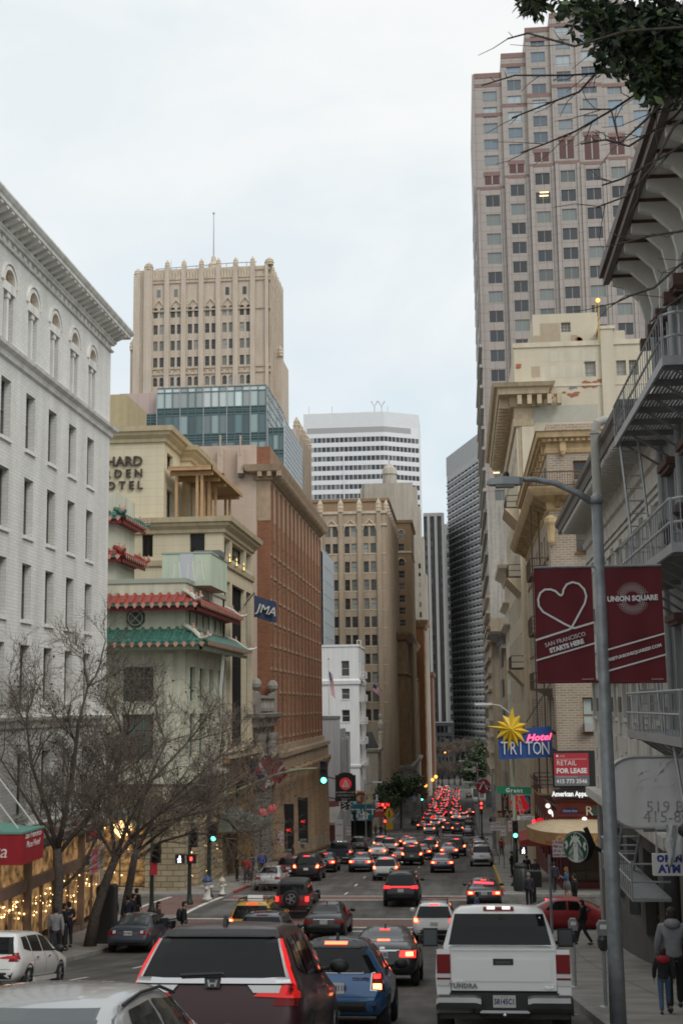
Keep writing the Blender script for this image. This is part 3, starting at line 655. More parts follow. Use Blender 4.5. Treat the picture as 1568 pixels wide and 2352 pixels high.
def classical_house():
 y0,y1=or_y1+.05,atx(622,1700,XL).y-.2;zg=gz(y0);zt=zat(600,1640,y0)
 gs=mat('grey_limestone',(.32,.3,.27),.8,var=.12,scale=1,streak=.3);t=thing('classical_house','narrow grey stone house with columns and a balustraded top','building',(XL,y0,zg))
 L=y1-y0;gl=glassmat('hotel_glass')
 rs=blocks('rusticated_grey',(.34,.32,.29),(.31,.29,.265),(.15,.14,.13),1.2,.5,.04,bump=.8)
 facade(t,(XL,y0),(0,1),L,zg+6.5,zt,[(L*.28,L*.72)],[(zg+7.5,zt-2.2)],gs,.6,'four',fr_dark,gl,name='street_wall')
 facade(t,(XL+.1,y0),(0,1),L,zg-2,zg+6.5,[(L*.3,L*.7)],[(zg+.2,zg+4.4)],rs,.6,'two',fr_dark,gl,name='base_wall')
 shell(t,XL-20,XL,y0,y1,zg-2,zt,gs,'R',name='rear_wall')
 c=MB()
 for yy in(y0+.8,y0+L*.24,y1-L*.24,y1-.8):c.lathe([(.42,0),(.42,.3),(.34,.4),(.3,zt-2.4-zg-6.9),(.42,zt-2.1-zg-6.9),(.5,zt-1.7-zg-6.9)],(XL+.35,yy,zg+6.9),gs,12)
 c.build('column_row',t)
 R=(XL-20,XL+.3,y0,y1)
 MB().ring(R,[(-.3,zg+6.2),(.3,zg+6.4),(.4,zg+6.85),(0,zg+6.9)],gs).ring(R,[(0,zt-1.2),(.2,zt-1.1),(.3,zt-.5),(.75,zt-.3),(.85,zt),(0,zt+.05)],gs).build('cornice',t)
 b=MB();n=10
 for k in range(n):yy=y0+.8+k*(L-1.6)/(n-1);b.lathe([(.1,0),(.17,.3),(.08,.8),(.13,1.1)],(XL+.3,yy,zt+.2),gs,8)
 for k in range(5):b.lathe([(.1,0),(.17,.3),(.08,.8),(.13,1.1)],(XL-.3-k*.45,y0+.1,zt+.2),gs,8)
 b.box(XL-3,XL+.5,y0-.1,y0+.3,zt+1.3,zt+1.55,gs).box(XL+.1,XL+.5,y0,y1,zt+1.3,zt+1.55,gs)
 for yy in(y0+.1,y1-.3):b.box(XL-.1,XL+.6,yy-.3,yy+.4,zt,zt+1.75,gs).lathe([(.25,0),(.15,.15),(.45,.45),(.5,.75),(.35,1.1),(.02,1.25)],(XL+.25,yy,zt+1.75),gs,12)
 b.build('balustrade',t)
 pk=mat('lantern_pink',(.55,.12,.13),.4,emit=(.6,.1,.1),es=.25)
 for i,(zx,zy,yy)in enumerate(((390,1187,y0+1.5),(495,1140,y1+.5))):
  p=atx(*Z4(zx,zy),XL+1.1);o=thing('globe_lantern',('lower pink globe lantern above the green hotel canopy','upper pink globe lantern at the edge of the brown columns')[i],'lantern',p,group='pink globe lanterns')
  MB().sphere(p,.4,pk,14,9).build('globe',o,True);MB().tube([p+Vector((-1.1,0,.9)),p+Vector((-.1,0,.9)),p+Vector((0,0,.4))],.05,fr_dark,6).build('bracket',o)
classical_house()
def copper_canopy():
 cg=mat('canopy_copper',(.14,.17,.14),.6,var=.25,scale=2);p=atx(*Z4(370,1270),XL+2.2);z=p.z
 t=thing('hotel_canopy','weathered green copper canopy over the gold hotel doors','canopy',(XL,p.y,gz(p.y)+.14));y0,y1=p.y-5,p.y+2.6
 MB().prism([(XL,y0,z+.25),(XL+2.5,y0,z+.1),(XL+2.6,y0,z-.25),(XL,y0,z-.35)],(0,y1-y0,0),cg).box(XL,XL+2.7,y0-.05,y1+.05,z-.42,z-.32,mat('canopy_lip',(.09,.06,.04),.6)).prism([(XL,y0+.4,z+.25),(XL+1.9,y0+.4,z+.2),(XL,y0+.4,z+1.0)],(0,y1-y0-.8,0),cg).build('roof',t)
 MB().tube([(XL+.1,y0+.8,z+2.2),(XL+2.2,y0+.8,z+.1)],.04,fr_dark).tube([(XL+.1,y1-.8,z+2.2),(XL+2.2,y1-.8,z+.1)],.04,fr_dark).build('stay',t)
copper_canopy()
def red_block():
 y0=atx(622,1500,XL).y;y1=atx(736,1500,XL).y;zg=gz((y0+y1)/2);x0=XL-34;zg0=gz(y0)
 rb=blocks('red_brick',(.32,.125,.07),(.24,.1,.055),(.25,.17,.12),.5,.17,.018,bump=.5,streak=.2);tan=mat('terracotta_tan',(.4,.3,.21),.75,var=.12,scale=1.5,streak=.25)
 pinkw=blocks('pink_plaster',(.56,.45,.37),(.54,.43,.355),(.5,.4,.33),.9,.32,.01,bump=.25,streak=.12);Zr=lambda v:zat(622,v,y0)
 t=thing('office_block','red brick office block with tan columns at its foot and plain pink end wall','building',(XL,y0,zg0))
 zt=Zr(1025);zc=Zr(1082);zbelt=Zr(1722);xq=at(590,1300,y0).x
 rbt=blocks('red_brick_tan',(.39,.265,.175),(.34,.22,.145),(.29,.21,.155),.5,.17,.018,bump=.5,streak=.2)
 cols=even(.6,y1-y0-.6,13,1.5);nz=9;zr=even(zbelt+.8,Zr(1225),nz,(Zr(1225)-zbelt-.8)/nz*.58)
 facade(t,(XL,y0),(0,1),y1-y0,zbelt,zt,cols,zr,rbt,.28,'pair',mat('frame_brown',(.16,.09,.06),.6),glassmat('red_glass',(.035,.028,.022),(.2,.15,.11),.35),name='street_wall')
 facade(t,(xq,y0),(1,0),XL-xq,zg0-2,zt,[],[],rb,name='corner_brick')
 facade(t,(x0,y0),(1,0),xq-x0,zg0-2,zt+.2,[],[],pinkw,name='end_wall')
 shell(t,x0,XL,y0,y1,zg-4,zt,rb,'WR',name='rear_wall')
 p=MB()
 for k in range(14):yy=y0+.6+(y1-y0-1.2)*k/13;p.box(XL,XL+.18,yy-.28,yy+.28,zbelt,zc-1.2,rb)
 for z in zr:
  p.box(XL,XL+.09,y0,y1,z[0]-.4,z[0]-.15,tan)
 p.build('brick_piers',t)
 R=(xq,XL,y0,y1)
 MB().box(xq-.02,XL+.03,y0-.03,y1,Zr(1195),Zr(1090),tan).build('frieze',t)
 MB().ring((xq,XL,y0,y1),[(.05,zc-.9),(.25,zc-.8),(.3,zc-.3),(.95,zc-.1),(1.1,zc+.35),(1.15,zc+.5),(0,zc+.6)],tan).build('cornice',t)
 d=MB();brackets(d,XL+.25,y0,y1,.9,.75,zc-.8,zc-.1,tan,.3)
 for k in range(3):d.box(xq+.2+k*.9,xq+.6+k*.9,y0-.9,y0-.2,zc-.6,zc-.1,tan)
 d.build('modillion_band',t)
 MB().ring((x0,XL,y0,y1),[(0,zbelt-.5),(.1,zbelt-.45)],tan).box(XL,XL+.35,y0,y1,zbelt-.3,zbelt+.3,tan).box(XL,XL+.8,y0-.3,y1+.3,zbelt-2.0,zbelt-.3,tan).box(XL,XL+1.05,y0-.4,y1+.4,zbelt-.75,zbelt-.35,tan).build('entablature',t)
 ct=blocks('column_tan',(.4,.28,.18),(.37,.255,.165),(.22,.15,.1),8,.85,.02,bump=.4,streak=.3);n=9
 for k in range(n):
  yy=y0+1.2+(y1-y0-2.4)*k/(n-1);zf=gz(yy)+.2;zt_=zbelt-2.0
  c=MB().lathe([(1.2,0),(1.2,.5),(1.02,.75),(1.0,(zt_-zf)*.5),(.85,zt_-zf-1.5),(.95,zt_-zf-1.4),(.9,zt_-zf-1.2),(1.3,zt_-zf-.4),(1.35,zt_-zf)],(XL+.0,yy,zf),ct,16)
  c.build('column',t,True)
 bw=MB();gl=glassmat('red_glass')
 facade(t,(XL-.9,y0),(0,1),y1-y0,zg-6,zbelt-1.9,even(2.4,y1-y0-2.4,8,2.4),[(zg-1.5,zg+6),(zg+7,zg+11)],mat('tan_recess_shade',(.1,.06,.035),.8,streak=.3),.3,'four',fr_dark,gl,name='recess_wall')  # wall behind the columns painted dark to give the shade in the gaps
 wb=mat('white_plinth',(.42,.42,.41),.8,var=.1,streak=.3)
 for k in range(7):yy=y0+12+k*(y1-y0-12)/7;bw.box(XL,XL+.75,yy,yy+(y1-y0-12)/7,gz(yy+8)-.5,gz(yy)+1.3+k*.08,wb)
 bw.build('plinth',t)
 for i,(zx0,zx1,za,zb_)in enumerate(((668,712,1090,1620),(815,860,1022,1510))):
  p0=atx(*Z4((zx0+zx1)/2,za),XL+1.2);p1=atx(*Z4((zx0+zx1)/2,zb_),XL+1.2);yy=p0.y
  o=thing('vertical_sign',('nearer tall black banner sign hung between the brown columns','farther tall black banner sign hung between the brown columns')[i],'sign',(XL+.9,yy,p1.z),group='black banner signs')
  MB().box(XL+.5,XL+1.45,yy-.12,yy+.12,p1.z,p0.z,mat('sign_black',(.02,.02,.022),.5)).build('panel',o)
  e=p1.z+(p0.z-p1.z)*.48
  text('AC',.34,mat('neon_red',(.9,.05,.05),.5,emit=(1,.03,.03),es=1.6),frm((XL+.97,yy-.13,e),(1,0,0)),parent=o);text('GYM\nOPEN',.32,mat('sign_white',(.7,.7,.7),.6),frm((XL+.97,yy-.13,e-2),(1,0,0)),parent=o)
  MB().tube([(XL-.2,yy,p0.z-.3),(XL+.6,yy,p0.z-.3)],.05,fr_dark).tube([(XL-.2,yy,p1.z+.3),(XL+.6,yy,p1.z+.3)],.05,fr_dark).build('bracket',o)
 lm=MB();dkm=mat('flood_dark',(.05,.04,.04),.6)
 for u,v in((509,1070),(566,1070)):
  p=at(508 if u==509 else 554,v-15,y0-.3);lm.tube([p+Vector((0,.3,2.0)),p+Vector((0,-.5,2.2)),p+Vector((0,-.5,.3))],.07,pinkw,6).box(p.x-.28,p.x+.28,p.y-.5,p.y+.3,p.z-1.4,p.z+1.0,pinkw).box(p.x-.2,p.x+.2,p.y-.45,p.y+.05,p.z-1.75,p.z-1.4,dkm)
 lm.build('roof_floodlight',t)
 return y0,y1,zt
rb_y0,rb_y1,rb_zt=red_block()
def glass_building():
 Y=182.0;t=thing('glass_building','teal glass office building with curtain walls rising behind the red block','building',(at(600,1300,Y).x,Y,gz(Y)))
 cw=glassmat('curtain_glass',(.08,.135,.14),(.27,.35,.35),.3,.05,spec=.9);ml=mat('mullion_teal',(.1,.16,.17),.4);al=mat('mullion_grey',(.35,.38,.4),.4)
 x0,x1=at(361,900,Y).x,at(611,900,Y).x;zt=zat(500,888,Y);zb=gz(Y)
 yb=Y+22;xs=at(653,990,Y).x
 def curtain(xa,xb,za,zb_,y,n,bands,name,pm):
  g=MB();f=MB();w=(xb-xa)/n;zs=sorted(bands)
  for a,b in zip(zs,zs[1:]):
   for k in range(n):g.poly([(xa+k*w+.03,y,a+.04),(xa+(k+1)*w-.03,y,a+.04),(xa+(k+1)*w-.03,y,b-.04),(xa+k*w+.03,y,b-.04)],pm(a,b))
  for k in range(n+1):f.box(xa+k*w-.05,xa+k*w+.05,y-.18,y+.05,za,zb_,al if k%3==0 else ml)
  for z in zs:f.box(xa,xb,y-.1,y+.05,z-.07,z+.07,ml)
  g.build('glass_panels',t);f.build('mullions',t)
 V=lambda v:zat(490,v,Y)
 pale_gl=glassmat('curtain_pale',(.42,.5,.49),(.55,.6,.58),.5,.08,spec=.9)
 sp=mat('spandrel_teal',(.03,.07,.07),.3)
 bands=[zt,V(899),V(935),V(941),V(945),V(952),V(996),V(1003),V(1008),V(1015),V(1045),V(1052),V(1100),V(1150)]
 curtain(x0,x1,V(1150),zt,Y,14,bands,'a',lambda a,b:pale_gl if a>V(938)else(sp if b-a<1.0 else cw))
 shell(t,x0,x1,Y+.06,yb,V(1160),zt-.1,mat('core_grey',(.3,.32,.32),.6),'',name='core')
 def side(X,ya,yb_,za,zb_,n,rows,m1,m2):
  g=MB();f=MB();d=(yb_-ya)/n;h=(zb_-za)/rows
  for r in range(rows):
   for k in range(n):g.poly([(X,ya+k*d+.04,za+r*h+.05),(X,ya+(k+1)*d-.04,za+r*h+.05),(X,ya+(k+1)*d-.04,za+(r+1)*h-.05),(X,ya+k*d+.04,za+(r+1)*h-.05)],m1)
  for k in range(n+1):f.box(X-.05,X+.12,ya+k*d-.05,ya+k*d+.05,za,zb_,m2)
  for r in range(rows+1):f.box(X-.05,X+.1,ya,yb_,za+r*h-.05,za+r*h+.05,m2)
  g.build('glass_panels',t);f.build('mullions',t)
 side(x1+.02,Y,yb-4,V(1000),zt,10,6,pale_gl,al)
 zl=V(984)-.3
 curtain(x1+.3,xs,V(1150),zl,Y-.4,3,[zl,V(995),V(1003),V(1038),V(1045),V(1052),V(1090),V(1097),V(1103),V(1150)],'b',lambda a,b:sp if b-a<1.2 else cw)
 shell(t,x1,xs,Y-.3,yb,V(1160),zl-.2,mat('core_grey',(.3,.32,.32),.6),'R',name='core')
 scr=mat('metal_screen',(.4,.46,.5),.45,.3,var=.06,scale=4)
 side(xs+.03,Y-.4,atx(692,1060,xs).y,V(1160),zl+1.2,16,16,scr,mat('screen_rib',(.48,.52,.54),.4))
 pk=blocks('pink_panel',(.52,.41,.38),(.5,.395,.365),(.4,.33,.31),1.9,20,.05,bump=.3,streak=.05);xp=at(268,925,Y).x
 MB().box(xp,x0-.1,Y+1.5,Y+12,V(960),zat(320,897,Y),pk).build('plant_room',t)
 curtain(at(250,950,Y).x,x0-.15,V(1000),V(945),Y+.5,8,[V(945),V(951),V(957),V(963),V(1000)],'c',lambda a,b:sp)
 an=MB();
 for u in(334,400,540,548):p=at(u,885,Y+3);an.tube([p-Vector((0,0,1)),p+Vector((0,0,1.6))],.06,al,4)
 an.build('roof_masts',t)
glass_building()
# the middle distance
def ZC(zx,zy):return(689+zx*.34176,889.9+zy*.34176)
def ZA(zx,zy):return(zx*.36617,344.5+zy*.36617)
def academy():
 Y=178.0;xc=at(768,1800,Y).x;zg=gz(Y);t=thing('academy_building','plain pale grey art school building with ribbed rear part','building',(xc,Y,zg))
 wm=mat('academy_white',(.5,.51,.53),.8,var=.05,scale=.5,streak=.12);gm=mat('academy_grey',(.34,.34,.34),.8,var=.08,streak=.2)
 zt=zat(755,1653,Y);x0=xc-14
 facade(t,(x0,Y),(1,0),xc-x0,zg-1,zt,[],[],wm,name='end_wall');y2=187
 shell(t,x0,xc,Y,y2,zg-1,zt,wm,'W',name='wall')
 MB().ring((x0,xc,Y,y2),[(0,zt-.05),(.08,zt),(.08,zt+.4),(-.2,zt+.4)],mat('coping_dark',(.22,.22,.23),.7)).build('coping',t)
 yb=196;z2=zat(780,1694,y2)
 facade(t,(xc,y2),(0,1),yb-y2,zg-2,z2,even(.5,yb-y2-.5,4,.5),[(zg+9,zg+15)],gm,.4,'plain',None,glassmat('black_glass'),name='ribbed_wall')
 facade(t,(x0,y2),(1,0),xc-x0+1.4,zg-1,z2,[],[],gm,name='ribbed_end');shell(t,x0,xc+.01,y2,yb,zg-2,z2,gm,'WR',name='rear_wall')
 r=MB()
 for k in range(7):y=y2+.7+k*1.25;r.box(xc-.05,xc+.18,y-.1,y+.1,zg+4,z2-.2,gm)
 for k in range(4):x=xc-.2+k*.45;r.box(x-.08,x+.08,y2-.15,y2,zg+4,z2-.2,gm)
 r.build('ribs',t)
 p=at(*Z4(1020,1230),Y-1);q=MB();ya=Y-6;zp=at(*Z4(1200,1115),Y).z
 q.prism([(xc-2.5,Y,zp),(xc+.9,Y,zp),(xc+.9,ya,zp-1.6),(xc-2.5,ya,zp-1.6)],(0,0,-.35),mat('porch_roof',(.33,.31,.28),.7,var=.1));q.build('porch_roof',t)
 MB().box(xc-6,xc+.05,Y-.2,Y-.02,zg-.5,zp-1.0,mat('shop_cream',(.42,.43,.33),.7)).box(xc+.02,xc+.1,Y,Y+5,zg-.5,zg+6,mat('shop_wine',(.22,.07,.07),.7)).box(xc-1.4,xc+.06,Y-.25,Y-.2,zg-.5,zg+5.6,mat('shop_wine',(.22,.07,.07),.7)).build('shop_panels',t)
 fp=at(*ZC(195,2225),186);top=at(*ZC(190,1830),186);o=thing('flagpole','tall white roof flagpole with a limp striped flag','flagpole',(fp.x,186,zt))
 MB().tube([(fp.x,186,zt),(fp.x,186,top.z)],[.09,.05],mat('pole_white',(.6,.6,.6),.4)).sphere((fp.x,186,top.z+.1),.13,mat('sconce_gold',(.55,.42,.16),.35,.6)).build('pole',o)
 us_flag(o,Vector((fp.x,186,top.z-1.6)),3.4,hang=True)
 s0,s1=at(*Z4(1152,790),172),at(*Z4(1366,1062),172);sg=thing('school_sign','black projecting art school sign with a red disc emblem and smaller panels below','sign',((s0.x+s1.x)/2,172,s1.z))
 blk=mat('sign_black',(.02,.02,.022),.5);w=s1.x-s0.x
 MB().box(s0.x,s1.x,172,172.4,s1.z,s0.z,blk).prism([((s0.x+s1.x)/2+w*.36*math.cos(q*PI/12),172,s0.z+.9*w*.14*math.sin(q*PI/12))for q in range(13)],(0,.4,0),blk).build('panel',sg)
 cx,cz=(s0.x+s1.x)/2,s0.z-(s0.z-s1.z)*.33;r=w*.3;rd=mat('emblem_red',(.62,.05,.06),.5,emit=(.6,.05,.06),es=.25);wt=mat('sign_white',(.7,.7,.7),.6)
 e=MB().prism([(cx+r*math.cos(q*PI/14),171.97,cz+r*math.sin(q*PI/14))for q in range(28)],(0,.04,0),rd)
 pp=lambda x,z:Vector((cx+x*r,171.93,cz+z*r))
 for a,b in(((-.45,-.5),(.05,.55)),((.05,.55),(.5,-.5)),((-.12,-.5),(.2,.2)),((-.5,-.5),(.52,-.5)),((.28,-.1),(-.0,-.5))):e.tube([pp(*a),pp(*b)],.055*r*1.6,wt,4)
 e.build('emblem',sg)
 h=s0.z-s1.z
 text('ACADEMY of ART',w*.115,wt,frm((cx,171.97,s0.z-h*.66),(1,0,0)),parent=sg,shear=.1,space=1.1);text('UNIVERSITY',w*.125,wt,frm((cx,171.97,s0.z-h*.78),(1,0,0)),parent=sg,space=1.3);text('FOUNDED IN SF 1929',w*.05,wt,frm((cx,171.97,s0.z-h*.9),(1,0,0)),parent=sg)
 for zx0,zx1,zb_,s in((1208,1290,1150,'AVE'),(1285,1333,1112,'A')):
  a,b=at(*Z4(zx0,1064),172),at(*Z4(zx1,zb_),172);MB().box(a.x,b.x,172,172.3,b.z,s1.z-.05,blk).build('lower_panel',sg)
  M=frm(((a.x+b.x)/2,171.97,(s1.z+b.z)/2),(0,0,1),(-1,0,0));text(s,.9,wt,M,parent=sg)
 MB().tube([(s0.x+.2,172.2,s0.z-.5),(xc-2.2,178,s0.z-.3)],.08,blk).tube([(s0.x+.2,172.2,s1.z+.3),(xc-2.2,178,s1.z+.3)],.08,blk).build('bracket',sg)
def flagcloth(name,parent,o,u,v,nx,nz,colf,wave=.12,ph=0.0,sag=0.0):
 """a rippled cloth: o = top corner at the staff, u along the fly, v down the hoist; colf(i,j) gives the material of each cell"""
 o,u,v=Vector(o),Vector(u),Vector(v);n=u.cross(v).normalized();mb=MB();P=[]
 for j in range(nz+1):
  for i in range(nx+1):
   a,b=i/nx,j/nz
   P.append(o+u*a+v*b+n*wave*math.sin(a*7+ph+b)*a**.5+Vector((0,0,-sag*a*a+wave*.4*math.sin(a*5+ph*2))))
 for j in range(nz):
  for i in range(nx):
   k=j*(nx+1)+i;mb.poly([P[k],P[k+1],P[k+nx+2],P[k+nx+1]],colf(i/nx,j/nz))
 return mb.build(name,parent)
def us_flag(parent,top,size,hang=False,u=None,v=None,ph=0.0):
 r,w,b=mat('flag_red',(.4,.03,.05),.8),mat('flag_white',(.6,.6,.6),.8),mat('flag_blue',(.03,.04,.14),.8)
 f=lambda a,c:(b if(a<.4 and c<.53)else(r if int(c*13)%2==0 else w))
 if hang:return flagcloth('flag',parent,top,(.35,0,-size),(.55,.1,-.5),10,13,f,.15)
 return flagcloth('flag',parent,top,u,v,12,13,f,.15,ph)
academy()
def white_building():
 Y=214.0;xc=at(824,1600,Y).x;zg=gz(Y);t=thing('white_building','bright white corner building with sash windows and fire escape','building',(xc,Y,zg))
 wm=mat('bright_white',(.76,.77,.78),.75,var=.03,scale=.6,streak=.08);wx=lambda zx:at(*ZC(zx,2000),Y).x;V=lambda zy:zat(*ZC(300,zy),Y);x0=xc-17;zt=V(1735)
 rows=[(V(a),V(b))for a,b in((1942,1838),(2097,2025),(2250,2168),(2385,2315),(2470+60,2460),(2660,2590))]
 c0=wx(278)-x0;c1=wx(332)-x0;gl=glassmat('white_glass',(.06,.07,.07),(.4,.43,.42),.5)
 facade(t,(x0,Y),(1,0),xc-x0,zg-1,zt,[(c0-8.2,c1-8.2),(c0,c1)],rows,wm,.3,'sash',mat('frame_white',(.5,.52,.52),.5),gl,sill=wm,name='west_wall')
 y1=Y+14
 facade(t,(xc,Y),(0,1),y1-Y,zg-1,zt,[(2,4),(8.5,10.5)],rows,wm,.3,'sash',mat('frame_white',(.5,.52,.52),.5),gl,name='street_wall')
 shell(t,x0,xc,Y,y1,zg-1,zt,wm,'WR',name='rear_wall');R=(x0,xc,Y,y1)
 MB().ring(R,[(0,V(2000)),(.25,V(1995)),(.3,V(1972)),(.1,V(1965)),(0,V(1960))],wm).ring(R,[(0,zt-.3),(.15,zt-.2),(.15,zt+.15),(-.3,zt+.15)],wm).build('string_course',t)
 MB().ring(R,[(0,V(2560)),(.2,V(2555)),(.25,V(2540)),(0,V(2535))],wm).build('belt',t)
 fe=fire_escape_small(xc,Y+1.0,3.2,[r[0]-.3 for r in rows[:5]],mat('iron_white',(.6,.61,.62),.5),t)
 b=MB();b.tube([at(*ZC(383,1735),Y+.5),at(*ZC(383,1700),Y+.5),at(*ZC(408,1700),Y+2)],.07,wm,4).tube([at(*ZC(408,1735),Y+2),at(*ZC(408,1700),Y+2)],.07,wm,4);b.build('roof_ladder',t)
def fire_escape_small(X,y0,L,zs,m,t):
 o=MB()
 for z in zs:
  o.box(X,X+1.1,y0,y0+L,z-.08,z,m)
  for zz in(.5,1.0):o.tube([(X,y0,z+zz),(X+1.1,y0,z+zz),(X+1.1,y0+L,z+zz),(X,y0+L,z+zz)],.035,m,4)
  for k in range(5):o.tube([(X+1.1,y0+L*k/4,z),(X+1.1,y0+L*k/4,z+1)],.03,m,4)
 for a,b in zip(zs,zs[1:]):
  o.tube([(X+.8,y0+.4,b),(X+.8,y0+L-.6,a)],.06,m,4).tube([(X+.4,y0+.4,b),(X+.4,y0+L-.6,a)],.06,m,4)
 return o.build('fire_escape',t)
white_building()
def screen_building():
 Y=236.0;xc=at(738,1350,Y).x;zg=gz(Y);t=thing('screen_building','slim glass building with a pale metal screen wall','building',(xc,Y,zg));zt=zat(738,1264,Y);y1=atx(764,1400,xc).y
 facade(t,(xc-12,Y),(1,0),12,zg,zt,even(0.2,11.8,6,1.7),even(zg+2,zt-.6,14,3.6),mat('mullion_teal',(.1,.16,.17),.4),.1,'pair',mat('mullion_teal'),glassmat('curtain_glass'),name='west_wall')
 shell(t,xc-12,xc,Y,y1,zg,zt-.1,mat('core_grey',(.3,.32,.32),.6),'WR',name='rear_wall')
 s=MB();scr=mat('metal_screen');rib=mat('screen_rib',(.48,.52,.54),.4)
 s.poly([(xc+.3,Y-.2,zg+8),(xc+.3,y1,zg+8),(xc+.3,y1,zt),(xc+.3,Y-.2,zt+.8)],scr)
 for k in range(24):y=Y-.2+(y1-Y)*k/24;s.box(xc+.3,xc+.42,y-.05,y+.05,zg+8,zt,rib)
 for k in range(16):z=zg+8+(zt-zg-8)*k/16;s.box(xc+.3,xc+.4,Y,y1,z-.05,z+.05,rib)
 s.build('metal_screen',t)
screen_building()
def ornate_house():
 Y=238.0;xc=at(880,1720,Y).x;zg=gz(Y);x0=at(840,1720,Y).x-2;t=thing('gabled_house','cream stone house with dark mansard roof and carved figure on its gable','building',(xc,Y,zg))
 cs=mat('pale_stone',(.47,.42,.35),.8,var=.1,scale=1,streak=.2);zt=zat(860,1721,Y);y1=Y+10;ax=at(*Z5(290,510),Y).x
 facade(t,(x0,Y),(1,0),ax-x0,zg-1,zt,[],[],cs,name='west_wall');x1=ax
 facade(t,(x1,Y),(0,1),y1-Y,zg-1,zt,even(.4,9.6,3,1.8),[(zg+2,zg+8),(zg+10,zt-2)],cs,.3,'two',cs,glassmat('white_glass'),name='street_wall')
 shell(t,x0,x1,Y,y1,zg-1,zt,cs,'WR',name='rear_wall')
 zr=zat(850,1683,Y);MB().prism([(x0,Y+1,zt),(x1-.5,Y+1,zt),(x1-1.6,Y+1,zr),(x0,Y+1,zr)],(0,8,0),mat('slate_dark',(.1,.1,.105),.7,var=.2)).build('mansard',t)
 g=MB();gx=x1+.1;zp=at(*Z5(300,330),Y).z
 g.prism([(gx,Y-.2,zt),(gx,Y+3.6,zt),(gx,Y+1.8,zp)],(.6,0,0),cs);g.ring((x0,x1,Y,y1),[(0,zt-.6),(.3,zt-.5),(.5,zt),(0,zt+.1)],cs)
 c=(gx+.3,Y+1.8,zp-.3);g.lathe([(.5,0),(.35,.3),(.55,.9),(.6,1.7),(.35,2.2),(.2,2.4),(.33,2.7),(.34,3.1),(.2,3.4),(.02,3.5)],c,cs,10)
 for k in range(7):q=k/6;g.sphere((gx+.3,Y+1.8-1.9*q,zp-(zp-zt)*q),.28,cs,6,4)
 g.build('gable',t)
 aw=mat('awning_black',(.03,.03,.032),.7);MB().prism([(x1,Y-2,zg+8),(x1+1.6,Y-2,zg+6.6),(x1,Y-2,zg+6.2)],(0,8,0),aw).build('awning',t)
ornate_house()
stonebr=blocks('warm_terracotta',(.47,.375,.28),(.44,.35,.26),(.31,.25,.185),.9,.36,.02,bump=.5,streak=.2);stonebr2=blocks('tan_terracotta',(.6,.51,.42),(.57,.485,.4),(.43,.365,.3),1.2,.6,.025,bump=.3,streak=.18)
stonetr=mat('terracotta_trim',(.6,.5,.385),.75,var=.1,scale=1,streak=.2)
twin=glassmat('tower_glass',(.05,.055,.055),(.33,.34,.31),.38,.15)
def pinnacle(mb,x,y,z,r,h,m):mb.lathe([(r,0),(r,h*.25),(r*1.15,h*.3),(r*.9,h*.42),(r*.95,h*.62),(r*.5,h*.8),(r*.15,h*.97),(.01,h)],(x,y,z),m,8)
